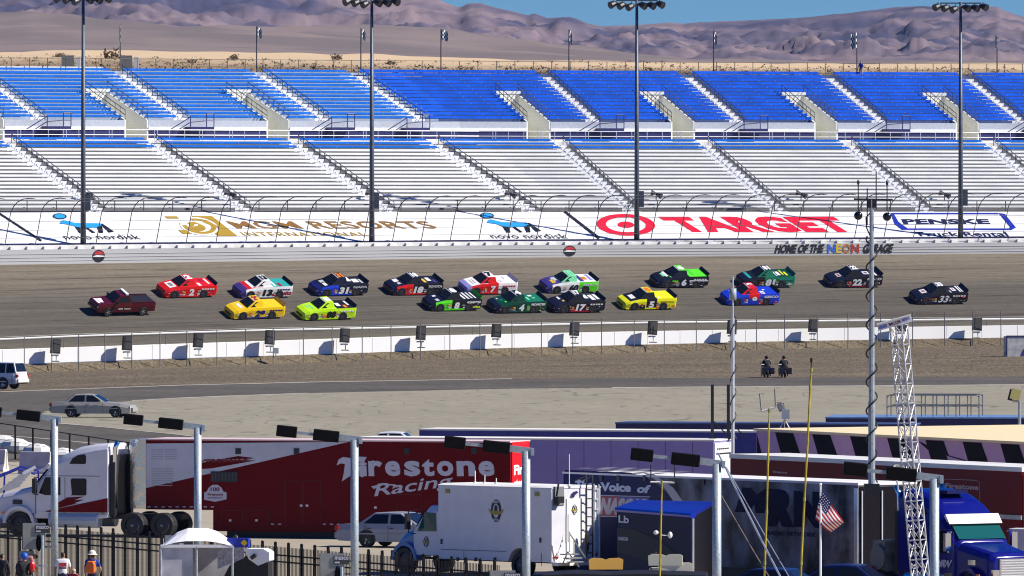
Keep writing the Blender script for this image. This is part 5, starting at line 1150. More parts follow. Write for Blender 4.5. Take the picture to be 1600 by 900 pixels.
# ---- motorcycle officers seen from behind
bikeM = mat('bike_black', (0.012, 0.012, 0.015), 0.3); uni = mat('uniform_dark', (0.012, 0.013, 0.02), 0.8)
def officer(px, py, lampm, lab1, lab2):
    p = G(px, py); p.z = 0.02; M = Matrix.Translation(p) @ Matrix.Rotation(R(8), 4, 'Z')     # bike faces +y, away from the camera
    t = thing('motorcycle', lab1, 'motorcycle', mw=M, group='police motorcycles on the infield')
    b = MB(); n = 16
    for yy in (-0.75, 0.78):
        w_ = MB(); w_.loft([[Vector((x, yy + q * math.cos(2 * math.pi * i / n), 0.33 + q * math.sin(2 * math.pi * i / n))) for q, x in ((0.22, -0.07), (0.33, -0.05), (0.33, 0.05), (0.22, 0.07))] for i in range(n + 1)], cap=False); w_.add([Vector((0, yy + 0.22 * math.cos(2 * math.pi * i / n), 0.33 + 0.22 * math.sin(2 * math.pi * i / n))) for i in range(n)], [tuple(range(n))]); w_.build('wheel', black, t)
    b.loft([[Vector((x * sx, y, z)) for x, z in ((-1, z0), (1, z0), (1, z1), (-1, z1))] for y, sx, z0, z1 in ((-0.95, 0.18, 0.45, 0.80), (-0.5, 0.30, 0.30, 0.88), (0.1, 0.34, 0.22, 0.85), (0.5, 0.30, 0.35, 1.02), (0.75, 0.16, 0.7, 1.0))]); b.build('body', bikeM, t)
    for s_ in (1, -1):
        b = MB(); b.box((s_ * 0.36, -0.72, 0.52), (0.30, 0.6, 0.5)); b.build('pannier', bikeM, t)
    b = MB(); b.tube([(-0.42, 0.35, 1.05), (0, 0.55, 1.0), (0.42, 0.35, 1.05)], 0.025, 5); b.build('handlebar', bikeM, t)
    b = MB(); b.prism([(-0.28, 0.66, 0.95), (0.28, 0.66, 0.95), (0.2, 0.5, 1.32), (-0.2, 0.5, 1.32)], (0, 0, 0), (0, 0.02, 0)); b.build('windscreen', glass, t)
    b = MB(); b.box((0.22, -0.98, 0.70), (0.20, 0.06, 0.10)); b.build('tail_lamp', lampm, t)
    J = dict(STAND); J.update(pelvis=(0, -0.30, 0.86), waist=(0, -0.30, 1.02), chest=(0, -0.26, 1.26), neck=(0, -0.22, 1.42), head=(0, -0.20, 1.54), crown=(0, -0.20, 1.64), lsh=(0.20, -0.25, 1.36), lel=(0.34, -0.10, 1.14), lwr=(0.40, 0.20, 1.08), lha=(0.40, 0.33, 1.07), rsh=(-0.20, -0.25, 1.36), rel=(-0.34, -0.10, 1.14), rwr=(-0.40, 0.20, 1.08), rha=(-0.40, 0.33, 1.07), lhip=(0.14, -0.26, 0.84), lkn=(0.30, 0.18, 0.66), lan=(0.34, 0.0, 0.14), lft=(0.36, 0.16, 0.08), rhip=(-0.14, -0.26, 0.84), rkn=(-0.30, 0.18, 0.66), ran=(-0.34, 0.0, 0.14), rft=(-0.36, 0.16, 0.08))
    pr = person('person', lab2, M, J, SR, SE, ([uni, skin_d, white], lambda c: 1 if 1.40 < c.z < 1.50 else 0))
    b = MB(); b.sphere((0, -0.20, 1.58), 0.15, 10, 8, (1, 1.1, 1.05)); b.build('helmet', bikeM, pr); return pr
officer(1197, 590, mat('lamp_blue', (0.01, 0.02, 0.45), 0.3), 'left dark police motorcycle with a blue rear panel, seen from behind on the infield', 'left motorcycle rider in dark uniform and helmet, seen from behind')
officer(1224, 590, mat('lamp_red', (0.45, 0.02, 0.02), 0.3), 'right dark police motorcycle with a red rear lamp, seen from behind on the infield', 'right motorcycle rider in dark uniform and helmet, seen from behind')
# ================================================================== BOX FRAMES FOR TRAILERS AND BUILDINGS
class Frame:
    "upright panel whose left and right ends show at given pixel columns; local x along it, y away from the camera, z up"
    def __init__(s, pxl, pxr, pxm, Y, yaw):
        c, k = math.cos(R(yaw)), math.sin(R(yaw)); o = P(pxm, YH, Y); s.n = Vector((-k, -c, 0)); s.ax = Vector((c, -k, 0)); s.ay = Vector((k, c, 0)); s.o0 = Vector((o.x, o.y, 0))
        def hit(px): dx = (px - 800) / F; t = s.n.dot(s.o0) / (s.n.x * dx + s.n.y); return Vector((dx * t, t, 0))
        A, B_ = hit(pxl), hit(pxr); s.L = (B_ - A).length; s.A = A
        s.mw = Matrix((s.ax, s.ay, Vector((0, 0, 1)))).transposed().to_4x4(); s.mw.translation = A
    def pt(s, px, py, y=0.0):
        dx = (px - 800) / F; o = s.A + s.ay * y; t = s.n.dot(o) / (s.n.x * dx + s.n.y); q = Vector((dx * t, t, 0)) - s.A
        return Vector((q.dot(s.ax), y, H - (py - YH) * t / F))
    def end(s, px, py, lift=0.012):
        "point of the right end face"
        o = s.A + s.ax * (s.L + lift); dx = (px - 800) / F; t = s.ax.dot(o) / (s.ax.x * dx + s.ax.y); q = Vector((dx * t, t, 0)) - s.A
        return Vector((s.L + lift, q.dot(s.ay), H - (py - YH) * t / F))
def fr_poly(b, fr, pts, y=-0.012, mi=None): b.add([fr.pt(px, py, y) for px, py in pts], [tuple(range(len(pts)))], mi)
def fr_text(b, fr, s, x0, yb0, x1, yb1, xt, yt, y=-0.02, bold=0.03, mi=None, space=1.0):
    vs, fs, _ = text_geo(s, bold, space); b.add([fr.pt(x0 + (x1 - x0) * a + (xt - x0) * c, yb0 + (yb1 - yb0) * a + (yt - yb0) * c, y) for a, c in vs], fs, mi)
def box_to(b, x0, x1, y0, y1, z0, z1, mi=None): b.box(((x0 + x1) / 2, (y0 + y1) / 2, (z0 + z1) / 2), (x1 - x0, y1 - y0, z1 - z0), mi=mi)
tr_white = paint('trailer_white', (0.62, 0.62, 0.68), 0.4, coat=0.0, spec=0.12); tr_red = paint('trailer_shaded_red', (0.15, 0.003, 0.005), 0.4, coat=0.0, spec=0.12); tr_roof = mat('trailer_roof', (0.80, 0.78, 0.76), 0.6, var=0.06)  # red darkened for the trailer sides that lie in shade
tr_sunlit_red = paint('trailer_sunlit_red', (0.75, 0.01, 0.01), 0.3)  # brighter copy of the red: sunlight on the rear doors painted in
letter = mat('letter_lilac_white', (0.62, 0.60, 0.68), 0.4)
stainless = mat('stainless', (0.72, 0.70, 0.66), 0.14, 0.9, bump=0.25, bscale=2.5)
# ------------------------------------------------------------------ long red and white trailer
fr = Frame(228, 797, 512, 421, 18); L_ = fr.L; W_ = 2.6
t = thing('race_trailer', 'long red and white race hauler trailer with big white lettering on its side', 'trailer', mw=fr.mw)
zt1 = 4.02; zg = 1.15; zb_ = 0.28; xg = fr.pt(333, 800).x
b = MB(); b.prism([(0, 0, zg), (xg, 0, zg), (xg, 0, zb_), (L_, 0, zb_), (L_, 0, zt1), (0, 0, zt1)], (0, 0, 0), (0, W_, 0), 0); b.build('trailer_body', tr_red, t)
b = MB(); b.box((L_ / 2, W_ / 2, zt1 + 0.03), (L_ + 0.04, W_ + 0.06, 0.06)); b.build('roof_rim', mat('rim_pink', (0.75, 0.55, 0.55), 0.5), t)
b = MB(); fr_poly(b, fr, [(228.5, 693), (545, 690.5), (228.5, 762.5)]); b.build('white_panel', tr_white, t)
b = MB(); fr_poly(b, fr, [(310, 724), (372, 712.5), (400, 716), (345, 718.5), (400, 719.5), (330, 732), (310, 733)], -0.016); b.build('wedge_graphic', MATS['trailer_shaded_red'], t)
b = MB(); fr_text(b, fr, 'FIREHAWK', 313, 722.5, 388, 721.5, 320, 717.5, bold=0.05, y=-0.022); b.build('side_lettering', mat('letter_wine', (0.18, 0.008, 0.02), 0.4), t)
b = MB()
XS = [(561, 'i', 13, 744, 722), (576, 'r', 22, 744, 720), (602, 'e', 24, 744, 720), (632, 's', 25, 744, 720), (660, 't', 19, 744, 717), (683, 'o', 26, 744, 720), (714, 'n', 29, 744, 720), (748, 'e', 25, 744, 720)]
for x, ch, wd, yb, yt in XS: fr_text(b, fr, ch, x, yb, x + wd, yb, x - 1, yt, bold=0.04)
fr_poly(b, fr, [(539, 725), (533, 724), (526, 727), (529, 718), (536, 714), (546, 715.5), (549, 723)], -0.02); fr_poly(b, fr, [(546, 715.5), (562, 713.5), (573, 714), (569, 722), (556, 721), (549, 723)], -0.02); fr_poly(b, fr, [(539, 725), (549, 723), (548, 743), (534, 752.5), (537, 740)], -0.021); fr_poly(b, fr, [(547, 729), (564, 729), (561, 736), (547, 736)], -0.022)
for px, py, dx, dy in ((578, 722, 10, -3), (636, 741, 12, -4), (716, 723, 9, -3), (561, 743, 10, -3)): fr_poly(b, fr, [(px, py), (px + dx / 2, py - abs(dy)), (px + dx, py), (px + dx / 2, py + abs(dy))], -0.024)
fr_text(b, fr, 'Racing', 583, 782, 702, 766, 590, 756, bold=0.012, space=1.0); fr_poly(b, fr, [(580, 760), (600, 755.5), (618, 757), (622, 762), (612, 758.5), (598, 758), (584, 764)], -0.023)
b.build('side_lettering', letter, t)
b = MB()
fr_poly(b, fr, [(319, 781), (319, 769.5), (323, 768), (326, 762), (332, 757.5), (340, 757.5), (346, 762), (349, 768), (354, 769.5), (354, 780), (346, 782), (336, 784), (326, 782)], -0.014, 0)
fr_text(b, fr, '100', 329, 767.5, 343, 767.5, 329, 761.5, bold=0.03, mi=1); fr_text(b, fr, 'Firestone', 324.5, 774.5, 348.5, 774.5, 324.5, 770.5, bold=0.03, mi=1); fr_text(b, fr, 'ANNIVERSARY', 325, 779, 348, 779, 325, 776.5, bold=0.01, mi=1); b.build('anniversary_emblem', [letter, MATS['letter_wine']], t)
b = MB(); p0, p1 = fr.pt(330, 753), fr.pt(372, 737); b.box(((p0.x + p1.x) / 2, -0.02, (p0.z + p1.z) / 2), (p1.x - p0.x, 0.06, p1.z - p0.z)); b.build('vent_grille', dark, t)
for k in range(8):
    b = MB(); b.box((p0.x + 0.08 + k * (p1.x - p0.x - 0.16) / 7, -0.055, (p0.z + p1.z) / 2), (0.035, 0.02, p1.z - p0.z - 0.12)); b.build('slat', mat('grille_slat', (0.09, 0.09, 0.095), 0.5), t)
for x in (372.5, 463.5, 636, 741):
    b = MB(); q = fr.pt(x, 705); b.box((q.x, -0.015, q.z), (0.24, 0.05, 0.24)); b.box((q.x, -0.045, q.z), (0.13, 0.02, 0.13)); b.build('marker_light', dark, t)
for x0, y0, x1, y1 in ((237, 701, 255, 719), (258, 701, 276, 719), (238, 731, 270, 760)):
    b = MB(); a, c = fr.pt(x0, y1), fr.pt(x1, y0); n = 5 if y1 - y0 < 20 else 8
    for k in range(n): b.box(((a.x + c.x) / 2, -0.016, a.z + (c.z - a.z) * (k + 0.5) / n), (c.x - a.x, 0.02, 0.025))
    b.build('louvre', mat('louvre_shade', (0.42, 0.42, 0.48), 0.5), t)
b = MB()     # door outlines, latches and reflective strips
for x0, y0, x1, y1 in ((446, 751, 472, 818), (474, 751, 502, 818), (345, 797, 380, 820), (384, 797, 420, 820), (620, 772, 660, 818)):
    a, c = fr.pt(x0, y1), fr.pt(x1, y0)
    for (xa, xb, za, zc) in ((a.x, a.x + 0.03, a.z, c.z), (c.x - 0.03, c.x, a.z, c.z), (a.x, c.x, c.z - 0.03, c.z)): b.box(((xa + xb) / 2, -0.006, (za + zc) / 2), (xb - xa, 0.02, zc - za))
b.build('door_outline', mat('seam_dark_red', (0.10, 0.004, 0.006), 0.5), t, kind='stuff')
b = MB()
for px, py in ((471, 790), (480, 790), (360, 813), (401, 813), (587, 793)): q = fr.pt(px, py); b.box((q.x, -0.03, q.z), (0.10, 0.03, 0.09))
for px in list(range(233, 335, 11)) + [426, 437, 507, 518, 529] + [655, 666, 677]:
    q = fr.pt(px, 792 if px < 335 else 819 if px < 640 else 802); b.box((q.x, -0.012, q.z), (0.13, 0.02, 0.035))
b.build('reflector', white, t, kind='stuff')
b = MB(); b.box((-0.36, W_ / 2, (zt1 + 1.1) / 2 + 0.05), (0.70, W_ - 0.1, zt1 - 1.15)); b.build('polished_nose', stainless, t)
b = MB(); b.prism([fr.end(799, 691, 0.0) + Vector((0.0, 0, 0)), fr.end(826, 689, 0), fr.end(826, 828, 0), fr.end(799, 830, 0)], (0, 0, 0), (0.04, 0, 0)); b.build('rear_door', tr_sunlit_red, t)
b = MB(); A_ = fr.end(803, 741, 0.06); X_ = fr.end(823, 738, 0.06) - A_; U_ = Vector((0, 0, 0.5)); text_on(b, 'Fire', A_ - Vector((0, 0, 0.05)), X_, (0, 0, 0.42), bold=0.05); text_on(b, 'stone', A_ - Vector((0, 0, 0.62)), X_, (0, 0, 0.40), bold=0.05); b.build('rear_lettering', white, t)
for xx in (L_ - 3.0, L_ - 4.3):
    for yy in (0.25, W_ - 0.25): wheel(t, xx, yy, 0.5, 0.4, alu, 8) if False else None
b = MB(); box_to(b, xg + 0.5, L_ - 1.0, 0.3, W_ - 0.3, 0.02, zb_ + 0.05); b.build('under_frame', blackm, t)
truck_rim = mat('truck_rim', (0.16, 0.17, 0.24), 0.3, 0.9)
# ------------------------------------------------------------------ tractors
def tractor(label, mw, col, accent=None, blue=False):
    "conventional sleeper tractor; x forward with the front axle at 0, y left, z up"
    t = thing('semi_tractor', label, 'truck tractor', mw=mw); Wc = 1.2
    def ring8(x, w_, z0, z1, ch): return [Vector((x, w_, z0)), Vector((x, w_, z1 - ch)), Vector((x, w_ - ch * 0.6, z1 - ch * 0.25)), Vector((x, w_ - ch * 1.3, z1)), Vector((x, -w_ + ch * 1.3, z1)), Vector((x, -w_ + ch * 0.6, z1 - ch * 0.25)), Vector((x, -w_, z1 - ch)), Vector((x, -w_, z0))]
    b = MB(); b.loft([ring8(1.02, 0.80, 0.70, 1.62, 0.16), ring8(0.85, 0.95, 0.62, 1.78, 0.2), ring8(0.2, 1.02, 0.95, 1.92, 0.24), ring8(-0.55, 1.10, 0.95, 2.08, 0.22), ring8(-0.80, 1.12, 0.95, 2.12, 0.2)]); b.build('hood', col, t, bevel=0.06)
    b = MB(); b.loft([ring8(-0.62, 1.10, 0.80, 2.08, 0.2), ring8(-0.75, 1.18, 0.75, 2.25, 0.25), ring8(-1.30, Wc, 0.75, 2.88, 0.22), ring8(-1.9, Wc, 0.75, 3.40, 0.30), ring8(-2.6, Wc, 0.75, 3.72, 0.32), ring8(-3.4, Wc, 0.75, 3.86, 0.30), ring8(-3.95, Wc, 0.80, 3.88, 0.25)]); b.build('cab', col, t, bevel=0.06)
    # windshield and visor
    b = MB(); b.add([Vector((-0.72, 1.02, 2.16)), Vector((-1.27, 1.02, 2.80)), Vector((-1.27, -1.02, 2.80)), Vector((-0.72, -1.02, 2.16))], [(0, 1, 2, 3)]); b.v = [(x + 0.05, y, z + 0.045) for x, y, z in b.v]; b.build('windshield', mat('teal_glass', (0.01, 0.09, 0.09), 0.08) if blue else glass, t)
    b = MB(); b.prism([(-1.20, 1.15, 2.80), (-0.98, 1.1, 2.72), (-1.28, 1.15, 3.05), (-1.36, 1.15, 2.98)], (0, 0, 0), (0, -2.3, 0)); b.build('sun_visor', offwhite if blue else col, t)
    for s_ in (1, -1):
        y = s_ * (Wc + 0.012)
        b = MB(); b.add([Vector((-0.90, y - s_ * 0.01, 1.80)), Vector((-1.18, y, 2.46)), Vector((-1.85, y, 2.46)), Vector((-1.85, y, 1.72)), Vector((-1.2, y, 1.72))], [(0, 1, 2, 3, 4)]); b.build('side_window', glass, t)
        b = MB(); b.add([Vector((x, y, z)) for x, z in ((-2.36, 1.78), (-2.30, 1.72), (-2.95, 1.72), (-3.0, 1.78), (-3.0, 2.36), (-2.95, 2.42), (-2.36, 2.42), (-2.30, 2.36))], [tuple(range(8))]); b.build('sleeper_window', glass, t)
        b = MB(); b.add([Vector((x, y, z)) for x, z in ((-2.25, 3.02), (-2.95, 3.02), (-2.98, 3.10), (-2.98, 3.36), (-2.90, 3.42), (-2.62, 3.38), (-2.38, 3.24))], [tuple(range(7))]); b.build('upper_window', glass, t)
        b = MB(); b.tube([(-0.85, s_ * 1.22, 1.75), (-0.78, s_ * 1.42, 1.75), (-0.78, s_ * 1.42, 2.45), (-0.85, s_ * 1.22, 2.45)], 0.03, 5); b.box((-0.80, s_ * 1.45, 2.10), (0.14, 0.24, 0.62)); b.build('mirror', chrome if blue else blackm, t)
        b = MB(); n = 12; pr = [Vector((0.70 * math.cos(math.pi * i / n), s_ * 0.82, 0.55 + 0.72 * math.sin(math.pi * i / n))) for i in range(n + 1)]
        pi_ = [Vector((0.57 * math.cos(math.pi * i / n), s_ * 0.82, 0.55 + 0.58 * math.sin(math.pi * i / n))) for i in range(n, -1, -1)]; b.prism(pr + pi_, (0, 0, 0), (0, s_ * 0.42, 0)); b.build('front_fender', col, t)
        b = MB(); b.tube([(-1.35, s_ * 0.98, 0.72), (-3.5, s_ * 0.98, 0.72)], 0.34, 14); b.build('fuel_tank', chrome if blue else paint('tank_blue_grey', (0.34, 0.40, 0.52), 0.25), t)
        b = MB(); b.box((-2.4, s_ * 1.17, 0.98), (3.1, 0.06, 0.10)); b.build('cab_trim', offwhite if not blue else chrome, t)
        b = MB(); b.tube([(-4.15, s_ * 0.95, 1.2), (-4.15, s_ * 0.95, 3.0), (-4.17, s_ * 0.97, 3.7), (-4.3, s_ * 1.0, 3.95)], 0.10, 10); b.build('exhaust_stack', chrome, t, smooth=True)
        b = MB(); b.box((-4.12, s_ * 0.98, 2.0), (0.18, 0.3, 2.2)); b.build('stack_guard', blackm, t)
        b = MB(); b.box((0.98, s_ * 0.72, 1.06), (0.14, 0.3, 0.24)); b.build('headlight', silver_l if not blue else chrome, t)
        b = MB(); b.box((0.1, s_ * 1.05, 1.42), (0.42, 0.06, 0.18)); b.build('air_intake', dark if not blue else chrome, t)
        b = MB(); b.box((0.62, s_ * 1.22, 0.98), (0.22, 0.03, 0.10)); b.build('turn_signal', mat('amber', (0.7, 0.2, 0.03), 0.3), t)
        wheel(t, 0, s_ * 0.98, 0.52, 0.30, truck_rim, 0)
        for x in (-5.0, -6.3): wheel(t, x, s_ * 0.92, 0.52, 0.55, truck_rim, 0)
        b = MB()
        for q in ((-0.75, 0.96), (-2.05, 0.96)): b.box((q[0], s_ * (Wc + 0.004), 1.7), (0.02, 0.01, 1.5))
        b.box((-2.2, s_ * (Wc + 0.004), 2.52), (2.8, 0.01, 0.02)); b.build('panel_seam', dark, t, kind='stuff')
    b = MB(); b.box((1.02, 0, 0.52), (0.30, 2.3, 0.40)); b.build('front_bumper', chrome if blue else col, t)
    b = MB(); b.box((1.04, 0, 1.15), (0.06, 1.2, 0.82)); b.build('grille', chrome, t)
    for k in range(9): b = MB(); b.box((1.085, 0, 0.80 + k * 0.088), (0.03, 1.1, 0.03)); b.build('slat', dark if not blue else alu, t)
    b = MB(); b.box((-4.3, 0, 0.85), (5.2, 0.9, 0.22)); b.build('chassis', blackm, t)
    b = MB(); b.box((-4.02, 0, 2.1), (0.06, 2.0, 2.6)); b.build('cab_back', blackm, t)
    if accent:
        for s_ in (1,):
            y = Wc + 0.016; b = MB(); b.add([Vector((x, y, z)) for x, z in ((-1.2, 1.03), (-3.94, 1.03), (-3.94, 1.62), (-1.2, 1.06))], [(0, 1, 2, 3)]); b.build('red_wedge', accent, t)
            b = MB()
            for dz in (0, -0.13): b.add([Vector((x, y, z + dz)) for x, z in ((-1.35, 1.22 + dz * 0), (-2.15, 1.62), (-2.0, 1.62), (-2.9, 1.68), (-2.45, 1.52), (-2.6, 1.52))], [(0, 1, 2, 3, 4, 5)])
            b.build('flash_graphic', accent, t)
    return t
# white tractor in front of the red trailer: heads left, along the trailer axis
p0 = P(45, YH, 425.0); heading = math.atan2(math.sin(R(18)), -math.cos(R(18)))
Mx = Matrix.Translation((p0.x, p0.y, 0.02)) @ Matrix.Rotation(heading, 4, 'Z')
tractor('white sleeper tractor with red flash coupled to the long red trailer', Mx, paint('tractor_white', (0.66, 0.66, 0.72), 0.25), MATS['trailer_shaded_red'])
# ================================================================== OTHER TRAILERS AND THE PADDOCK
def end_box(b, fr, x0, x1, y0, y1, z0, z1, mi=None): box_to(b, x0, x1, y0, y1, z0, z1, mi)
def box_trailer(name, label, fr, W_, h, side, roof, endm, z0=0.6, group=None, roofy=0.07):
    t = thing(name, label, 'trailer', mw=fr.mw, group=group); L_ = fr.L
    b = MB(); box_to(b, 0, L_, 0, W_, z0, h - roofy); b.build('trailer_body', side, t)
    b = MB(); box_to(b, -0.03, L_ + 0.03, -0.03, W_ + 0.03, h - roofy + 0.002, h); b.build('roof', roof, t)
    b = MB(); box_to(b, L_ + 0.003, L_ + 0.05, 0.06, W_ - 0.06, z0 + 0.1, h - 0.15); b.build('rear_door', endm, t)
    b = MB(); box_to(b, 0.5, L_ - 0.4, 0.35, W_ - 0.35, 0.05, z0 - 0.003); b.build('under_frame', blackm, t)
    for x in (L_ - 2.2, L_ - 3.5):
        for y in (0.2, W_ - 0.2): w_ = wheel(t, x, y, 0.5, 0.35, truck_rim, 0); w_.rotation_euler = (0, 0, math.pi if y < 1 else 0)
    b = MB()
    for k in range(int(L_ / 1.2)): b.box((0.6 + 1.2 * k, -0.004, (z0 + h) / 2), (0.015, 0.008, h - z0 - 0.2))
    b.build('panel_seam', dark, t, kind='stuff'); return t
lilac = paint('trailer_lilac', (0.30, 0.25, 0.52), 0.4, coat=0.0, spec=0.12); blue_side = paint('trailer_blue', (0.06, 0.065, 0.26), 0.4, coat=0.0, spec=0.12); roofw = mat('roof_cream', (0.80, 0.77, 0.70), 0.6, var=0.06)
frA = Frame(556, 1115, 830, 434, 18)
tA = box_trailer('race_trailer', 'long lilac shaded trailer with bright white rear, standing just behind the red trailer', frA, 2.6, 3.85, lilac, roofw, white)
b = MB()
for k in range(6): b.box((frA.L + 0.06, 0.4 + 0.3 * k, 3.45), (0.03, 0.18, 0.05))
b.box((frA.L + 0.06, 1.3, 3.25), (0.03, 2.2, 0.05)); b.build('rear_lamp_row', dark, tA, kind='stuff')
frB = Frame(655, 1184, 920, 456, 18); box_trailer('race_trailer', 'white roofed trailer with blue side, second row behind the red trailer', frB, 2.6, 3.72, blue_side, roofw, blue_side)
frC = Frame(962, 1420, 1200, 486, 14); box_trailer('race_trailer', 'dark blue roofed trailer in the third row, left of the railed platform', frC, 2.6, 3.38, navy, mat('roof_blue', (0.06, 0.09, 0.22), 0.5), navy)
frD = Frame(1290, 1660, 1480, 520, 6); tD = box_trailer('race_trailer', 'pale blue roofed hauler carrying a railed viewing platform at right', frD, 6.0, 2.95, navy, mat('roof_pale_blue', (0.16, 0.27, 0.50), 0.4, var=0.2), navy)
# railed platform on that roof
r = thing('roof_railing', 'grey pipe railing of a viewing platform on the pale blue roof at right', 'railing', mw=frD.mw); b = MB(); z0 = 2.95
xl, xr = frD.pt(1384, 640).x, frD.pt(1528, 640).x; gm = mat('rail_grey', (0.16, 0.16, 0.16), 0.5, 0.3)
for y in (1.0, 4.0):
    n = 9
    for k in range(n): x = xl + (xr - xl) * k / (n - 1); b = MB(); b.tube([(x, y, z0), (x, y, z0 + 1.1)], 0.03, 5); b.build('post', gm, r)
    for h in (0.55, 1.1): b = MB(); b.tube([(xl, y, z0 + h - 0.1), (xl + 0.12, y, z0 + h), (xr - 0.12, y, z0 + h), (xr, y, z0 + h - 0.1)], 0.03, 5); b.build('rail', gm, r)
# ------------------------------------------------------------------ chequered hospitality building with flat cream roof
fr = Frame(1182, 1640, 1400, 432, 57); L_ = fr.L
t = thing('hospitality_building', 'low building with slanted black and shaded white chequered wall and flat cream roof', 'building', mw=fr.mw)
TOP = lambda px: 673 + (694 - 673) * (px - 1182) / 418.0
BOT = lambda px: 716 + (737 - 716) * (px - 1182) / 418.0
mauve = mat('wall_shaded_white', (0.62, 0.38, 0.54), 0.6, var=0.06, spec=0.1); wblk = mat('wall_black', (0.006, 0.005, 0.008), 0.6, spec=0.1)
Wb = 20.0
a0, a1 = fr.pt(1182, TOP(1182)), fr.pt(1640, TOP(1640)); bx0 = [Vector((0, 0, 0)), Vector((L_, 0, 0)), Vector((L_, 0, a1.z)), Vector((0, 0, a0.z))]
b = MB(); b.add(bx0 + [v + Vector((2.0 if i in (0, 3) else 0, Wb, 0)) for i, v in enumerate(bx0)], [(0, 1, 2, 3), (4, 7, 6, 5), (0, 3, 7, 4), (1, 5, 6, 2), (0, 4, 5, 1)]); b.build('wall', mauve, t)
far = lambda px, py, zz: None
b = MB(); e0, e1 = bx0[3] + Vector((-0.1, -0.1, 0.003)), bx0[2] + Vector((0.1, -0.1, 0.003)); f0, f1 = bx0[3] + Vector((1.0, Wb, 0.02)), bx0[2] + Vector((0.1, Wb, 0.02))
b.add([e0, e1, f1, f0] + [v + Vector((0, 0, 0.10)) for v in (e0, e1, f1, f0)], [(0, 1, 5, 4), (1, 2, 6, 5), (2, 3, 7, 6), (3, 0, 4, 7), (4, 5, 6, 7)]); b.build('roof', mat('roof_sand_cream', (0.80, 0.66, 0.40), 0.7, var=0.05), t)
xs = [1211, 1239, 1269, 1297, 1328, 1357, 1386, 1416, 1446, 1474, 1504, 1533, 1563, 1592, 1625]; lean = 15
b = MB()
fr_poly(b, fr, [(1182.5, TOP(1182) + 1), (1182.5, BOT(1182)), (1192, BOT(1192)), (1183, TOP(1183) + 8)])
for i in range(0, len(xs), 2):
    x0, x1 = xs[i], xs[i + 1] if i + 1 < len(xs) else xs[i] + 30
    if i in (10,): pass
    b.add([fr.pt(x, y, -0.015) for x, y in ((x0, TOP(x0) + 1.2), (x1, TOP(x1) + 1.2), (x1 + lean, BOT(x1 + lean)), (x0 + lean - 3, BOT(x0 + lean)))], [(0, 1, 2, 3)])
b.build('black_check', wblk, t, kind='stuff')
b = MB(); fr_poly(b, fr, [(1434, TOP(1434) + 3), (1448, TOP(1448) + 9), (1480, 711), (1512, 720), (1560, 725), (1480, 726), (1462, 722), (1452, 705)], -0.02); b.build('wave_panel', wblk, t)
b = MB(); fr_poly(b, fr, [(1479, 712), (1512, 722), (1512, 728), (1484, 727)], -0.024); b.build('wave_panel', mauve, t)
# ------------------------------------------------------------------ dark red trailer at right
fr = Frame(1141, 1597, 1400, 380, 60); L_ = fr.L; W_ = 2.6
t = thing('race_trailer', 'dark red trailer with white top band at right, behind the blue tractor', 'trailer', mw=fr.mw)
zl, zr = fr.pt(1141, 716).z, fr.pt(1597, 737.5).z
def slab(z0l, z0r, z1l, z1r, y0, y1, x0=0.0, x1=None):
    x1 = L_ if x1 is None else x1; q = [Vector((x0, y0, z0l)), Vector((x1, y0, z0r)), Vector((x1, y0, z1r)), Vector((x0, y0, z1l))]; b = MB(); b.prism(q, (0, 0, 0), (0, y1 - y0, 0)); return b
slab(1.2, 1.2, zl, zr, 0, W_).build('trailer_body', tr_red, t)
slab(zl + 0.003, zr + 0.003, zl + 0.17, zr + 0.17, -0.03, W_ + 0.03, -0.03, L_ + 0.03).build('roof', offwhite, t)
b = MB(); box_to(b, L_ + 0.003, L_ + 0.05, 0.05, W_ - 0.05, 1.3, zr - 0.1); b.build('rear_door', tr_sunlit_red, t)
b = MB(); q0, q1 = fr.pt(1554, 804), fr.pt(1597, 808); box_to(b, q0.x, L_, -0.05, 0.1, q1.z - 0.1, q1.z + 0.06); b.build('side_rail', steel, t)
b = MB(); fr_text(b, fr, 'Firestone', 1477, 763, 1529, 766, 1477, 754.5, bold=0.04)
LG = [(1473, 782), (1473, 752), (1477, 748.5), (1526, 750.5), (1531, 754), (1531, 783)]
for (x0, y0), (x1, y1) in zip(LG, LG[1:]):
    dx, dy = (0.35, 0) if abs(x1 - x0) < 2 else (0, 0.4); b.add([fr.pt(x0 - dx, y0 - dy, -0.02), fr.pt(x1 - dx, y1 - dy, -0.02), fr.pt(x1 + dx, y1 + dy, -0.02), fr.pt(x0 + dx, y0 + dy, -0.02)], [(0, 1, 2, 3)])
b.build('side_lettering', mat('letter_rose', (0.42, 0.28, 0.30), 0.4), t)
b = MB(); fr_text(b, fr, 'Firestone', 1208, 739, 1230, 740, 1208, 735.5, bold=0.05); b.build('side_lettering', MATS['letter_rose'], t)
b = MB(); box_to(b, 0.5, L_ - 0.5, 0.3, W_ - 0.3, 0.05, 1.19); b.build('under_frame', blackm, t)
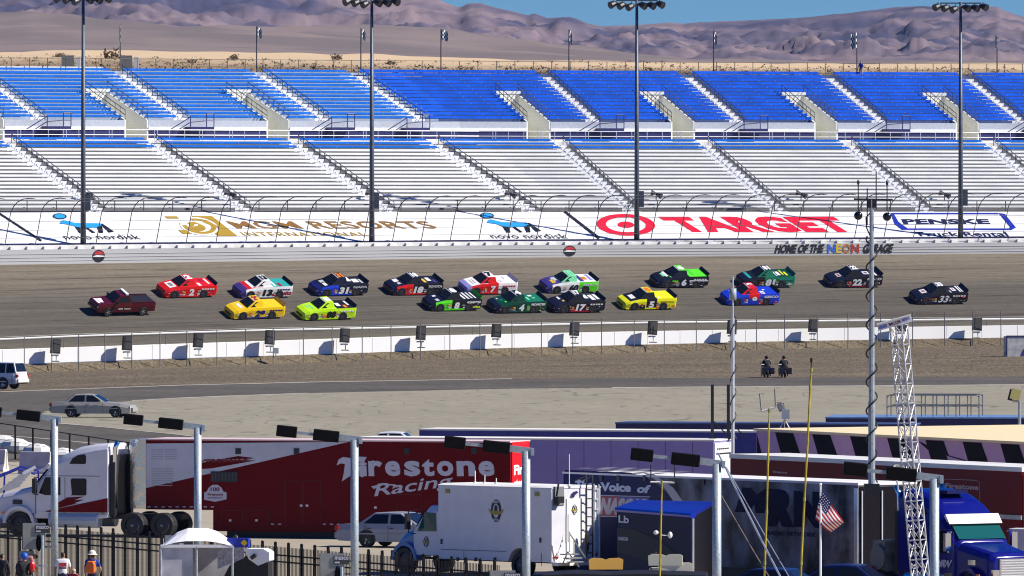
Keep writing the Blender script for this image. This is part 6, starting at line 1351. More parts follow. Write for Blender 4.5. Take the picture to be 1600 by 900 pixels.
# ------------------------------------------------------------------ radio network trailer
fr = Frame(880, 1341, 1110, 374, 55); L_ = fr.L; W_ = 2.6
t = thing('broadcast_trailer', 'dark broadcast trailer with navy and smoky grey graphics and huge dark letters', 'trailer', mw=fr.mw)
zl, zr = fr.pt(880, 735).z, fr.pt(1341, 758.5).z
smoke = mat('smoke_graphic', (0.022, 0.022, 0.030), 0.35, scale=0.9, col2=(0.32, 0.32, 0.38), detail=6, stretch=(1, 1, 0.7), spec=0.15)
_r = smoke.node_tree.nodes[smoke['ramp']].color_ramp.elements; _r[0].position = 0.36; _r[1].position = 0.68
slab(0.55, 0.55, zl - 0.12, zr, 0, W_).build('trailer_body', smoke, t)
slab(zl - 0.117, zr + 0.003, zl - 0.05, zr + 0.09, -0.03, W_ + 0.03, -0.03, L_ + 0.03).build('roof', tr_roof, t)
b = MB()
for i in range(8):
    for j in range(2): b.add([Vector((0.4 + 0.55 * i, 0.3 + 1.1 * j + (0.5 if i % 2 else 0), zl + 0.09 - 0.008 * i)) + Vector(d) for d in ((0, 0, 0), (0.5, 0, 0), (0.5, 0.55, 0), (0, 0.55, 0))], [(0, 1, 2, 3)])
b.build('roof_check', mat('roof_grey', (0.3, 0.29, 0.28), 0.6), t, kind='stuff')
mnavy = paint('panel_navy', (0.012, 0.014, 0.085), 0.4, coat=0.0, spec=0.12)
b = MB(); fr_poly(b, fr, [(880.5, 738), (884, 734), (985, 738.5), (1010, 746), (1040, 768), (1062, 800), (1075, 898), (880.5, 895)], -0.012); b.build('navy_panel', mnavy, t)
b = MB(); fr_poly(b, fr, [(1004, 738.5), (1022, 741), (1052, 762), (1072, 790), (1090, 840), (1072, 800), (1054, 786), (1040, 764), (1022, 748)], -0.02); fr_poly(b, fr, [(1028, 806), (1046, 808), (1062, 856), (1040, 846)], -0.02); b.build('silver_stripe', mat('stripe_silver', (0.34, 0.34, 0.40), 0.3, 0.2), t)
lt = mat('letter_pale_blue', (0.55, 0.62, 0.74), 0.4)
for w_ in (('The', 897, 769, 925, 768, 899, 750), ('Voice', 938, 767.5, 986, 769, 938, 753.5), ('of', 994, 770, 1014, 771, 997, 757)): b = MB(); fr_text(b, fr, *w_, bold=0.05); b.build('side_lettering', lt, t)
b = MB(); fr_poly(b, fr, [(936, 775), (968, 776), (964, 806), (930, 806)], -0.016, 0); fr_poly(b, fr, [(968, 776), (1014, 778), (1012, 806), (964, 806)], -0.016, 1)
fr_text(b, fr, 'NASCAR', 936, 804, 1012, 806, 941, 777.5, bold=0.07, mi=2, space=1.02); fr_poly(b, fr, [(930, 806), (1012, 806.5), (1012, 808), (930, 807.5)], -0.018, 2); fr_poly(b, fr, [(936, 773.2), (1016, 775.8), (1016, 777), (936, 774.6)], -0.018, 2)
b.build('racing_logo', [mat('logo_red', (0.30, 0.02, 0.05), 0.4), mat('logo_blue', (0.02, 0.05, 0.42), 0.4), mat('logo_pale', (0.48, 0.46, 0.55), 0.4)], t)
b = MB()
def slantM(x): return x
fr_poly(b, fr, [(1160, 762), (1173, 762), (1173, 780), (1196, 765), (1204, 765), (1196, 800), (1180, 800), (1184, 782), (1168, 800), (1152, 800)], -0.02)
fr_text(b, fr, 'R', 1198, 822, 1240, 824, 1204, 764, bold=0.09, y=-0.024); fr_text(b, fr, 'N', 1240, 823, 1284, 825, 1240, 767, bold=0.09, y=-0.024); fr_text(b, fr, 'M', 1148, 800, 1197, 802, 1160, 762, bold=0.09, y=-0.026)
b.build('giant_lettering', mat('letter_midnight', (0.005, 0.006, 0.040), 0.5, spec=0.08), t)
b = MB(); fr_text(b, fr, 'RADIO NETWORK', 1198, 836, 1274, 839, 1199, 829.5, bold=0.02); b.build('side_lettering', MATS['letter_midnight'], t)
b = MB()
for px in (940, 967, 1008, 1099): q = fr.pt(px, 747 if px < 1050 else 753); b.box((q.x, -0.02, q.z), (0.2, 0.05, 0.2))
b.build('marker_light', dark, t, kind='stuff')
b = MB(); box_to(b, L_ + 0.003, L_ + 0.03, 0.05, W_ - 0.05, 0.6, zr - 0.05); b.build('end_panel', wblk, t)
for y in (0.1, 1.0, 1.9): b = MB(); box_to(b, L_ + 0.031, L_ + 0.08, y, y + 0.05, 0.8, zr - 0.2); b.build('end_rib', alu, t)
b = MB(); q = fr.pt(1341, 800); box_to(b, L_ - 0.22, L_ - 0.02, -0.03, 0.03, 0.8, zr - 0.1); b.build('corner_post', alu, t)
b = MB(); box_to(b, 0.5, L_ - 1, 0.3, W_ - 0.3, 0.05, 0.54); b.build('under_frame', blackm, t)
# ------------------------------------------------------------------ white radio box truck
fr = Frame(685, 862, 775, 378, 46); L_ = fr.L; W_ = 2.5
t = thing('box_truck', 'white radio network box truck with a round emblem and a ladder at its rear', 'box truck', mw=fr.mw)
zt_ = fr.pt(770, 761).z; zb_ = 0.62; lav = paint('box_white', (0.70, 0.70, 0.76), 0.35)
b = MB(); xw = fr.pt(812, 880).x; n = 10; q = [Vector((0, 0, zb_))] + [Vector((xw - 0.62 * math.cos(math.pi * i / n), 0, max(zb_, 0.5 + 0.62 * math.sin(math.pi * i / n)))) for i in range(n + 1)] + [Vector((L_, 0, zb_)), Vector((L_, 0, zt_)), Vector((0, 0, zt_))]
b.prism(q, (0, 0, 0), (0, W_, 0)); b.build('box_body', lav, t)
b = MB(); b.loft([[Vector((-0.02, y, zt_ + 0.003)) , Vector((L_ + 0.02, y, zt_ + 0.003)), Vector((L_ + 0.02, y, zt_ + h)), Vector((-0.02, y, zt_ + h))] for y, h in ((-0.02, 0.03), (0.3, 0.09), (W_ - 0.3, 0.09), (W_ + 0.02, 0.03))]); b.build('roof', tr_roof, t)
b = MB(); box_to(b, 0.01, L_ - 0.01, -0.02, -0.002, zt_ - 0.14, zt_); b.build('roof_edge', lav, t)
gold = mat('emblem_gold', (0.36, 0.27, 0.02), 0.4)
def emblem(b, c, X, U, s_):
    ring_on(b, c, X * s_ * 0.40, U * s_ * 0.62, 0.62, 1.0, 24, 0); off = X.cross(U).normalized() * 0.004
    ring_on(b, c + off, X * s_ * 0.40, U * s_ * 0.62, 0.0, 0.60, 20, 1)
    ring_on(b, c + off * 1.5 + U * s_ * 0.10, X * s_ * 0.14, U * s_ * 0.22, 0.0, 1, 10, 0)
    q = [(-0.62, 0.1), (-0.4, 0.0), (0.4, 0.0), (0.62, 0.1), (0.42, -0.16), (0.15, -0.2), (0, -0.26), (-0.15, -0.2), (-0.42, -0.16)]; poly_on(b, q, c + off * 2, X * s_, U * s_, 2)
    for s2, y0, h in (('RADIO', 0.40, 0.16), ('NETWORK', -0.56, 0.14)): w_ = 0.42; text_on(b, s2, c + off * 2.5 - X * s_ * w_ / 2 + U * s_ * y0, X * s_ * w_, U * s_ * h, bold=0.03, mi=1)
b = MB(); c = fr.pt(775, 798, -0.015); emblem(b, c, Vector((1, 0, 0)), Vector((0, 0, 1)), 0.68); b.build('round_emblem', [P_BLK, lav, gold], t)
for px, py in ((700, 767), (839.5, 772)):
    b = MB(); q = fr.pt(px, py); b.box((q.x, -0.02, q.z), (0.22, 0.04, 0.16)); b.build('side_lamp', mat('lamp_olive', (0.30, 0.28, 0.08), 0.4), t)
b = MB()
q = fr.pt(770, 861)
b.box((fr.pt(740, 861).x, -0.004, q.z), (fr.pt(790, 861).x - fr.pt(688, 861).x, 0.01, 0.02)); b.box((fr.pt(725, 870).x, -0.004, q.z - 0.25), (0.02, 0.01, 0.5)); b.box((fr.pt(846, 850).x, -0.004, q.z - 0.25), (0.02, 0.01, 0.5)); b.box((fr.pt(826, 820).x, -0.004, 2.0), (0.02, 0.01, 2.4)); b.build('panel_seam', dark, t, kind='stuff')
for px, py in ((690.5, 846), (845, 844)):
    b = MB(); q = fr.pt(px, py); b.box((q.x, -0.03, q.z), (0.06, 0.05, 0.18)); b.build('door_latch', dark, t)
for px in (716, 744, 774):
    b = MB(); q = fr.pt(px, 874); b.box((q.x, -0.03, q.z), (0.10, 0.05, 0.14)); b.build('marker_light', dark, t)
for x in (xw,):
    for y in (0.2, W_ - 0.2): w_ = wheel(t, x, y, 0.48, 0.4, truck_rim, 0); w_.rotation_euler = (0, 0, math.pi if y < 1 else 0)
# cab of the box truck (local -x is forward)
ring = lambda x, y0, y1, z0, z1, ch: [Vector((x, y0, z0)), Vector((x, y0, z1 - ch)), Vector((x, y0 + ch, z1)), Vector((x, y1 - ch, z1)), Vector((x, y1, z1 - ch)), Vector((x, y1, z0))]
b = MB(); b.loft([ring(-0.06, 0.12, 2.38, 0.7, 2.55, 0.2), ring(-0.75, 0.12, 2.38, 0.7, 2.58, 0.25), ring(-1.05, 0.15, 2.35, 0.7, 2.40, 0.3), ring(-1.55, 0.18, 2.32, 0.7, 1.72, 0.15)]); b.build('cab', lav, t, bevel=0.05)
hoodb = paint('hood_blue', (0.10, 0.22, 0.50), 0.25)
b = MB(); b.loft([ring(-1.5, 0.25, 2.25, 0.75, 1.70, 0.15), ring(-2.3, 0.35, 2.15, 0.75, 1.55, 0.25), ring(-2.75, 0.45, 2.05, 0.8, 1.30, 0.3)]); b.build('hood', hoodb, t, bevel=0.05)
b = MB(); b.add([Vector((-0.22, 0.10, 1.62)), Vector((-0.25, 0.10, 2.30)), Vector((-0.85, 0.10, 2.32)), Vector((-1.28, 0.135, 1.60))], [(0, 1, 2, 3)]); b.build('side_window', mat('teal_glass', (0.01, 0.09, 0.09), 0.08), t)
b = MB(); b.add([Vector((-1.10, 0.35, 2.33)), Vector((-1.57, 0.35, 1.74)), Vector((-1.57, 2.15, 1.74)), Vector((-1.10, 2.15, 2.33))], [(0, 1, 2, 3)]); b.v = [(x - 0.03, y, z + 0.03) for x, y, z in b.v]; b.build('windshield', glass, t)
b = MB(); b.tube([(-1.35, 0.10, 1.5), (-1.45, -0.16, 1.55), (-1.45, -0.16, 2.35), (-1.2, 0.10, 2.4)], 0.025, 5); b.box((-1.45, -0.2, 1.95), (0.12, 0.2, 0.55)); b.build('mirror', blackm, t)
b = MB(); c = Vector((-0.78, 0.105, 1.22)); emblem(b, c, Vector((1, 0, 0)), Vector((0, 0, 1)), 0.34); b.build('round_emblem', [P_BLK, lav, gold], t)
b = MB(); n = 10; pr = [Vector((-2.0 - 0.68 * math.cos(math.pi * i / n), 0.12, 0.5 + 0.68 * math.sin(math.pi * i / n))) for i in range(n + 1)] + [Vector((-2.0 + 0.54 * math.cos(math.pi * i / n), 0.12, 0.5 + 0.55 * math.sin(math.pi * i / n))) for i in range(n + 1)]; b.prism(pr, (0, 0, 0), (0, 0.4, 0)); b.build('front_fender', hoodb, t)
for y in (0.30, W_ - 0.30): w_ = wheel(t, -2.0, y, 0.5, 0.3, truck_rim, 0); w_.rotation_euler = (0, 0, math.pi if y < 1 else 0)
b = MB(); box_to(b, -2.9, -2.7, 0.3, 2.2, 0.5, 0.85); b.build('front_bumper', blackm, t)
b = MB(); box_to(b, -1.5, L_, 0.7, 1.8, 0.55, 0.615); b.build('chassis', blackm, t)
# rear face
E = fr.end; endw = white
b = MB(); q0, q1 = E(885, 775), E(912, 880); box_to(b, L_ + 0.003, L_ + 0.04, q0.y, q1.y, 0.75, 2.95); b.build('rear_door', endw, t)
b = MB(); q0, q1 = E(864, 790), E(881, 760); box_to(b, L_ + 0.003, L_ + 0.03, q0.y, q1.y, q0.z, q1.z); b.build('service_recess', mat('recess_grey', (0.2, 0.21, 0.21), 0.6), t)
b = MB(); p = E(868, 786, 0.05); b.box((p.x + 0.1, p.y + 0.1, p.z + 0.12), (0.22, 0.3, 0.24)); b.tube([p + Vector((0.05, 0, 0.25)), p + Vector((0.1, 0.05, 0.7))], 0.04, 5); b.build('camera_rig', blackm, t)
b = MB(); emblem(b, E(898, 796, 0.055), Vector((0, 1, 0)), Vector((0, 0, 1)), 0.30); b.build('round_emblem', [P_BLK, white, gold], t)
b = MB(); q = [E(x, y, 0.05) for x, y in ((892, 776), (895, 769), (901, 767), (904, 770), (899, 772), (897, 778))]; b.add(q, [tuple(range(6))]); b.build('vent_cover', navy, t)
b = MB(); a, c = E(916.5, 758, 0.2), E(916.5, 885, 0.2); d1, d2 = E(926, 758, 0.2), E(926, 885, 0.2)
for (p, q) in ((a, c), (d1, d2)): b.tube([p + Vector((-0.6, 0, 0.15)), p + Vector((0, 0, 0.35)), p, q], 0.03, 5)
b.build('ladder_rail', dark, t)
for k in range(9):
    f = (k + 0.5) / 9; b = MB(); b.tube([a.lerp(c, f), d1.lerp(d2, f)], 0.025, 5); b.build('rung', dark, t)
a, c = E(928.5, 756, 0.06), E(928.5, 885, 0.06); d1, d2 = E(936, 757, 0.06), E(936, 880, 0.06); b = MB()
for (p, q) in ((a, c), (d1, d2)): b.tube([p, q], 0.03, 5)
for k in range(8): f = (k + 0.5) / 8; b.tube([a.lerp(c, f), d1.lerp(d2, f)], 0.022, 5)
b.build('side_ladder', alu, t)
b = MB()
for (x0, y0, x1, y1) in ((884, 806, 884, 848), (888, 804, 888, 846), (881, 836, 872, 868), (888, 830, 923, 884), (878, 884, 887, 862), (887, 862, 905, 886), (890, 832, 890, 862), (897, 842, 897, 866)): b.tube([E(x0, y0, 0.5), E(x1, y1, 0.9)], 0.025, 5)
for k in range(3): p = E(890 + 5 * k, 866 + 6 * k, 0.7); b.box(p, (0.3, 0.7, 0.04))
b.build('folding_steps', mat('step_grey', (0.28, 0.28, 0.27), 0.5, 0.4), t)
for px, py in ((866.5, 871), (871, 871), (932, 866)):
    b = MB(); p = E(px, py, 0.03); b.sphere(p, 0.06, 8, 6, (0.4, 1, 1)); b.build('tail_light', MATS['tail_red'], t)
b = MB(); p0, p1 = E(864, 889, 0.05), E(936, 886, 0.05); box_to(b, L_ + 0.01, L_ + 0.35, 0.0, W_, 0.50, 0.62); b.build('rear_bumper', offwhite, t)
b = MB(); p = E(917, 846, 0.35); b.sphere(p, 0.14, 8, 6, (0.6, 0.7, 3.2)); b.build('hanging_bag', blackm, t)
# roof aerials of the box truck
for px, dz in ((715, 0.5), (730, 0.35), (748, 0.25), (862, 1.2)):
    q = fr.pt(px, 760); b = MB(); b.tube([(q.x, 0.9, zt_ + 0.05), (q.x, 0.9, zt_ + 0.05 + dz)], 0.02, 5); b.sphere((q.x, 0.9, zt_ + 0.08), 0.08, 6, 4); b.build('roof_aerial', offwhite, t)
# ------------------------------------------------------------------ blue booth awning before the broadcast trailer
pts = [G(x, y, 2.95) for x, y in ((964, 797), (1083, 806.5), (1114, 788), (992, 785.5))]
ctr = sum(pts, Vector()) / 4; base = Vector((ctr.x, ctr.y, 0.02)); loc = [p - base for p in pts]
t = thing('sales_booth', 'blue roofed booth with navy graphic front standing before the broadcast trailer', 'booth', base)
bt = paint('canopy_blue', (0.008, 0.018, 0.26), 0.4, coat=0.0, spec=0.12)
b = MB(); up = Vector((0, 0, 0.10)); b.prism([loc[0], loc[1], loc[2], loc[3]], (0, 0, -0.02), up); b.build('roof', bt, t)
b = MB(); b.tube([loc[0] + Vector((0, -0.06, 0.02)), loc[1] + Vector((0, -0.06, 0.02))], 0.10, 8); b.build('front_edge', paint('edge_sunlit_blue', (0.01, 0.03, 0.50), 0.3), t)  # brighter blue puts the sunlight on this edge into its colour
A0, A1 = loc[0] - Vector((0, 0, 0.03)), loc[1] - Vector((0, 0, 0.03)); b = MB(); b.prism([A0, A1, Vector((A1.x, A1.y, 0)), Vector((A0.x, A0.y, 0))], (0, 0.03, 0), (0, 0.10, 0)); b.build('front_panel', mat('booth_navy', (0.005, 0.006, 0.045), 0.5, spec=0.1), t)
X_ = (A1 - A0); b = MB(); P0 = Vector((A0.x, A0.y - 0.01, 0)); ZU_ = Vector((0, 0, 2.9))
poly_on(b, [(0, 0.80), (0.25, 0.79), (0.6, 0.66), (0.85, 0.5), (1, 0.36), (1, 0), (0.75, 0.22), (0.4, 0.42), (0, 0.50)], P0, X_, ZU_, 0); b.build('grey_swoosh', mat('swoosh_grey', (0.035, 0.035, 0.035), 0.5, spec=0.1), t)
b = MB(); P1 = P0 - Vector((0, 0.012, 0)); text_on(b, 'NASCAR', P1 + X_ * 0.02 + ZU_ * 0.645, X_ * 0.13 , ZU_ * 0.045, bold=0.05, mi=0); text_on(b, 'NASCAR', P1 + X_ * 0.58 + ZU_ * 0.40, X_ * 0.27 + ZU_ * -0.11, ZU_ * 0.10 + X_ * 0.02, bold=0.05, mi=1)
for i, q in enumerate(((0.5, 2), (0.525, 3), (0.55, 4))): poly_on(b, [(q[0], 0.47), (q[0] + 0.025, 0.46), (q[0] + 0.03, 0.54), (q[0] + 0.012, 0.55)], P1, X_, ZU_, q[1])
b.build('racing_logo', [letter, MATS['logo_pale'], gold, MATS['emblem_red'], P_RED], t)
b = MB(); q = [Vector((A0.x, A0.y, 2.85)), loc[3] + Vector((0, 0, -0.1)), Vector((loc[3].x, loc[3].y, 0)), Vector((A0.x, A0.y, 0))]; b.add(q, [(0, 1, 2, 3)]); b.build('side_curtain', MATS['booth_navy'], t)
for p in (loc[1], loc[2]): b = MB(); b.tube([(p.x, p.y, 0), p], 0.04, 6); b.build('tent_pole', alu, t)
b = MB(); text_on(b, 'Lb', P1 + X_ * 0.02 + ZU_ * 0.86, X_ * 0.14, ZU_ * 0.09, bold=0.03); b.build('corner_lettering', white, t)
b = MB(); b.add([Vector((loc[1].x + 0.05, loc[1].y + 0.3, 0)), Vector((loc[2].x, loc[2].y - 0.1, 0)), Vector((loc[2].x, loc[2].y - 0.1, 2.9)), Vector((loc[1].x + 0.05, loc[1].y + 0.3, 2.9))], [(0, 1, 2, 3)]); b.build('opening_shade', wblk, t)  # black sheet painted as the shade inside the booth's open end
# ------------------------------------------------------------------ blue tractor at right
hd = R(-55); s_ = 45.3; p0 = P(1554, YH, F / s_)
M = Matrix.Translation((p0.x, p0.y, 0.02)) @ Matrix.Rotation(hd, 4, 'Z')
tb = tractor('deep blue sleeper tractor with chrome visor and grille at the lower right', M, paint('tractor_blue', (0.004, 0.006, 0.17), 0.25, coat=0.3, spec=0.3), None, True)
b = MB(); text_on(b, 'MRN', (-1.75, -1.224, 1.22), (0.75, 0, 0), (0, 0, 0.26), shear=0.25, bold=0.04); b.build('door_lettering', letter, tb)
b = MB(); b.box((-2.55, 0.0, 3.78), (0.9, 0.9, 0.12)); b.build('roof_hatch', mnavy, tb)
# polished front wall and deck gear between trailer and tractor
r = thing('deck_generator', 'tarnished machinery on the deck between broadcast trailer and blue tractor', 'machinery', M @ Vector((-5.1, -0.6, 0.95)), hd)
b = MB(); b.box((0, 0, 0.55), (0.7, 1.1, 1.1)); b.build('casing', mat('casing_tarnished', (0.30, 0.28, 0.24), 0.5, 0.3, var=0.4, scale=3), r)
b = MB(); b.tube([(0.1, -0.62, 0.5), (0.1, -0.70, 0.5)], 0.42, 14); b.build('fan_guard', mat('guard_grey', (0.22, 0.21, 0.19), 0.5), r)
b = MB(); b.sphere((-0.1, -0.75, 0.05), 0.16, 8, 6); b.build('red_tank', PM('red'), r)
# white cabinet at the right edge
r = thing('white_cabinet', 'plain white cabinet at the right edge beside the blue tractor hood', 'cabinet', P(1578, 860, 358) , R(-20)); b = MB(); b.box((0.6, 0.4, 0.36), (1.2, 0.8, 0.75)); b.build('cabinet_body', paint('cabinet_lilac', (0.5, 0.48, 0.56)), r); b = MB(); b.box((0.6, 0.4, 0.75), (1.26, 0.86, 0.03)); b.build('lid', white, r)
b = MB(); b.box((0.6, 0.4, -0.9), (1.0, 0.7, 1.76)); b.build('stand', dark, r)
# ================================================================== FOREGROUND
# ------------------------------------------------------------------ short lamp posts with cabinets
FP = [(85, 655, 'at far left, in front of the white tractor'), (309, 668, 'before the red trailer, beside the white canopy'), (554, 687, 'before the big white lettering'), (822, 705, 'in front of the white box truck'), (1120, 725, 'before the giant dark letters'), (1460, 748, 'in front of the blue tractor')]
lampm = mat('lamp_black', (0.005, 0.005, 0.006), 0.7, var=0.2, spec=0.1); cabm = mat('cabinet_galv', (0.30, 0.31, 0.29), 0.5, 0.2, var=0.15, scale=3); proto = None
postm = mat('post_galv', (0.40, 0.46, 0.50), 0.5, 0.35, var=0.22, scale=14, bump=0.1, bscale=60)
b = MB(); text_on(b, 'musco', (0, 0, 0), (1, 0, 0), (0, 0, 1), bold=0.02)
for px, py, lab in FP:
    s_ = 44.0 * (py - YH) / 337.0; p = P(px, py, F / s_); hgt = p.z
    if proto is None:
        t = thing('lamp_post', 'galvanised lamp post with two black lamps ' + lab, 'lamp post', (p.x, p.y, 0), 0, 'short lamp posts along the paddock fence'); proto = t
        b = MB(); b.tube([(0, 0, 0), (0, 0, hgt)], 0.132, 14); b.build('post', postm, t, smooth=True)
        b = MB(); b.bar((0.18, 0, hgt + 0.0), (-0.52, 0, hgt + 0.09), 0.16, 0.20); b.box((0.20, 0, hgt - 0.02), (0.10, 0.26, 0.22)); b.bar((-0.45, 0, hgt + 0.08), (-2.3, 0, hgt + 0.275), 0.10, 0.10); b.build('arm', postm, t)
        for x, wd, z in ((-0.92, 0.84, 0.13), (-2.20, 0.66, 0.27)):
            b = MB(); b.box((0, 0, 0), (wd, 0.55, 0.36), Matrix.Rotation(R(6), 3, 'Y')); b.build('lamp', lampm, t, loc=(x, 0, hgt + z), bevel=0.03)
        b = MB(); b.box((-0.72, 0.1, 1.98), (0.78, 0.5, 0.92)); b.box((-1.0, 0.1, 1.2), (0.5, 0.4, 0.5)); b.build('cabinet', cabm, t)
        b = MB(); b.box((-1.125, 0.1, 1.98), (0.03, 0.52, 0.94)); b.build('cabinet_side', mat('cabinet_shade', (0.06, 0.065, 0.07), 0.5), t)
        b = MB(); b.box((-0.42, -0.165, 2.24), (0.52, 0.02, 0.28)); b.build('name_plate', mat('plate_charcoal', (0.05, 0.052, 0.055), 0.4), t)
        b = MB(); text_on(b, 'musco', (-0.64, -0.179, 2.25), (0.45, 0, 0), (0, 0, 0.11), bold=0.03); poly_on(b, [(0, 0), (0.16, 0), (0.16, 0.05), (0, 0.05)], (-0.64, -0.179, 2.14), (1, 0, 0), (0, 0, 1)); b.build('plate_lettering', letter, t)
        b = MB(); b.tube([(-0.42, -0.22, 2.02), (-0.42, -0.22, 0.4)], 0.055, 6); b.box((-0.5, -0.2, 0.95), (0.55, 0.1, 0.06)); b.build('conduit', postm, t)
        b = MB(); b.sphere((-0.55, -0.2, 1.75), 0.14, 8, 6, (0.7, 0.4, 2.2)); b.build('photo_hood', lampm, t)
        b = MB(); b.tube([(-0.5, 0.05, 1.6), (0, 0.05, 1.6)], 0.04, 6); b.build('bracket', postm, t)
    else:
        t = proto.copy(); COL.objects.link(t); t.location = (p.x, p.y, 0); t['label'] = 'galvanised lamp post with two black lamps ' + lab
        for ch in list(proto.children): k = ch.copy(); COL.objects.link(k); k.parent = t
# ------------------------------------------------------------------ iron picket fence
A = P(-30, YH, F / 42.6); B_ = P(780, YH, F / 48.4); A.z = B_.z = 0; d = B_ - A; L_ = d.length; ang = math.atan2(d.y, d.x)
t = thing('picket_fence', 'black iron picket fence along the paddock edge at lower left', 'fence', A, ang); iron = mat('iron_black', (0.006, 0.006, 0.007), 0.6, var=0.3, spec=0.15); hp = 2.12
first = None; x = 0.0
while x < L_:
    if first is None: b = MB(); b.box((0, 0, hp / 2), (0.020, 0.020, hp)); first = b.build('picket', iron, t)
    else: o = first.copy(); o.location = (x, 0, 0); COL.objects.link(o)
    x += 0.125
first = None; x = 0.5
while x < L_:
    if first is None: b = MB(); b.box((0, 0, hp / 2 + 0.04), (0.085, 0.085, hp + 0.08)); b.sphere((0, 0, hp + 0.12), 0.06, 6, 4); first = b.build('post', iron, t, loc=(x, 0, 0))
    else: o = first.copy(); o.location = (x, 0, 0); COL.objects.link(o)
    x += 1.2
for z in (0.2, 1.62, 1.84): b = MB(); b.box((L_ / 2, 0, z), (L_, 0.045, 0.05)); b.build('rail', iron, t)
# ------------------------------------------------------------------ chain fence, barriers, stairs at the left
A = P(-30, YH, F / 28.3); B_ = P(232, YH, F / 31.6); A.z = B_.z = 0; d = B_ - A; L_ = d.length; ang = math.atan2(d.y, d.x)
t = thing('chain_fence', 'black fence of thin posts with one top rail behind the white tractor', 'fence', A, ang)
for k in range(10): b = MB(); b.tube([(0, 0, 0), (0, 0, 1.85)], 0.055, 6); b.build('post', iron, t, loc=(L_ * k / 9 + 0.1, 0, 0))
for z, r in ((1.83, 0.03), (0.95, 0.01)): b = MB(); b.tube([(0, 0, z), (L_, 0, z)], r, 5); b.build('rail', iron, t)
jb = mat('barrier_concrete', (0.42, 0.39, 0.47), 0.8, var=0.12, scale=2, bump=0.1); prof = [(-0.36, 0), (-0.36, 0.12), (-0.20, 0.42), (-0.11, 1.10), (0.11, 1.10), (0.20, 0.42), (0.36, 0.12), (0.36, 0)]
for i, (x0, y0, lab) in enumerate(((-12, 737, 'concrete barrier section at the left edge behind the blue stair rails'), (58, 741, 'concrete barrier section behind the first lamp post'), (112, 746, 'concrete barrier section half hidden by the white tractor roof'))):
    p = G(x0, y0); p.z = 0.02; t = thing('concrete_barrier', lab, 'barrier', p, R(-24), 'concrete barriers behind the white tractor'); b = MB()
    b.loft([[Vector((x, -y, z)) for y, z in prof] for x in (-0.92, 0.78)]); b.build('barrier_body', jb, t)
    b = MB(); b.loft([[Vector((x, -y * 0.98, z * 0.995)) for y, z in prof] for x in (0.781, 0.80)]); b.box((0.82, 0, 0.6), (0.05, 0.08, 0.9)); b.build('end_face', mat('barrier_sunlit_end', (0.62, 0.6, 0.54), 0.8), t)  # paler concrete colour paints sunlight onto the right-hand end
    b = MB(); b.box((-0.07, 0, 1.115), (1.7, 0.24, 0.03)); b.build('cap', offwhite, t)
for i, (px, py) in enumerate(((4, 690), (24, 695), (58, 704), (98, 711))):
    p = G(px, py + 14); p.z = 0.02; b = MB(); b.sphere((0, 0, 0.42), 0.62, 10, 6, (1.3, 0.9, 0.7)); b.sphere((0.6, 0.1, 0.32), 0.45, 8, 6, (1.2, 0.8, 0.7)) 
    tag(b.build('wrapped_bundle', offwhite, loc=p), 'lumpy white wrapped bundle behind the barriers, ' + ('nearest the left edge', 'second from the left edge', 'just left of the first lamp post', 'just right of the first lamp post')[i], 'bundle', 'white wrapped bundles')
p = G(2, 790); p.z = 0.02; t = thing('portable_stairs', 'aluminium portable stairs with blue rails at the left edge behind the tractor hood', 'stairs', p, R(10)); rb = paint('rail_blue', (0.02, 0.03, 0.30), 0.4)
for k in range(7): b = MB(); b.bar((0.2 + 0.22 * k - 0.6, -0.1 * k, 0.5 + 0.16 * k), (1.5 + 0.1 * k - 0.6, -0.1 * k, 0.92 + 0.14 * k), 0.05, 0.14); b.build('tread', alu, t)
for q in ([(-0.6, 0, 0), (-0.5, 0, 1.2), (0.9, 0, 1.75), (1.7, 0, 1.55), (1.75, 0, 0.4)], [(-0.7, 0.4, 1.0), (0.8, 0.4, 1.62), (1.6, 0.4, 1.4)], [(0.1, -0.05, 0.0), (0.15, -0.05, 1.45)]): b = MB(); b.tube(q, 0.045, 6); b.build('blue_rail', rb, t)
# ------------------------------------------------------------------ masts
def helix(b, x0, z0, z1, r, pitch, tr):
    n = int((z1 - z0) / pitch * 10); b.tube([(x0 + r * math.cos(0.628 * i), r * math.sin(0.628 * i), z0 + (z1 - z0) * i / n) for i in range(n + 1)], tr, 5)
Y_ = 366.0; bs = P(1362, 758, Y_); t = thing('cable_mast', 'tall grey telescopic mast wound with black cable and topped by two black balls', 'mast', bs); sc_ = F / Y_
top = (758 - 312) / sc_; b = MB(); b.tube([(0, 0, 0), (0, 0, 3.0)], 0.125, 10); b.tube([(0, 0, 3.0), (0, 0, 6.2)], 0.105, 10); b.tube([(0, 0, 6.2), (0, 0, top)], 0.08, 10); b.build('pole', steel, t)
b = MB(); b.box((0, 0, -0.15), (0.55, 0.5, 0.4)); b.build('base_housing', blackm, t)
b = MB(); helix(b, 0, 0.1, 8.9, 0.20, 1.02, 0.03); b.build('coiled_cable', black, t)
m = lambda px, py: ((px - 1362) / sc_, 0, (758 - py) / sc_)
b = MB(); b.tube([m(1334, 311), m(1395, 312)], 0.035, 5); b.box(m(1362, 318), (0.3, 0.15, 0.3)); b.build('crossarm', blackm, t)
for px, y0, y1 in ((1341, 282, 330), (1355, 294, 352), (1369, 268, 328), (1386, 282, 330)): b = MB(); b.tube([m(px, y0), m(px, y1)], 0.022, 5); b.build('aerial_rod', blackm, t)
for px, py in ((1341, 337), (1386, 338.5)): b = MB(); b.sphere(m(px, py), 0.155, 14, 10); b.build('ball', mat('ball_black', (0.008, 0.008, 0.012), 0.15), t, smooth=True)
for px, py in ((1341, 285), (1386, 286)): b = MB(); b.sphere(m(px, py), 0.07, 8, 6, (0.7, 0.7, 1.4)); b.build('cap', blackm, t)
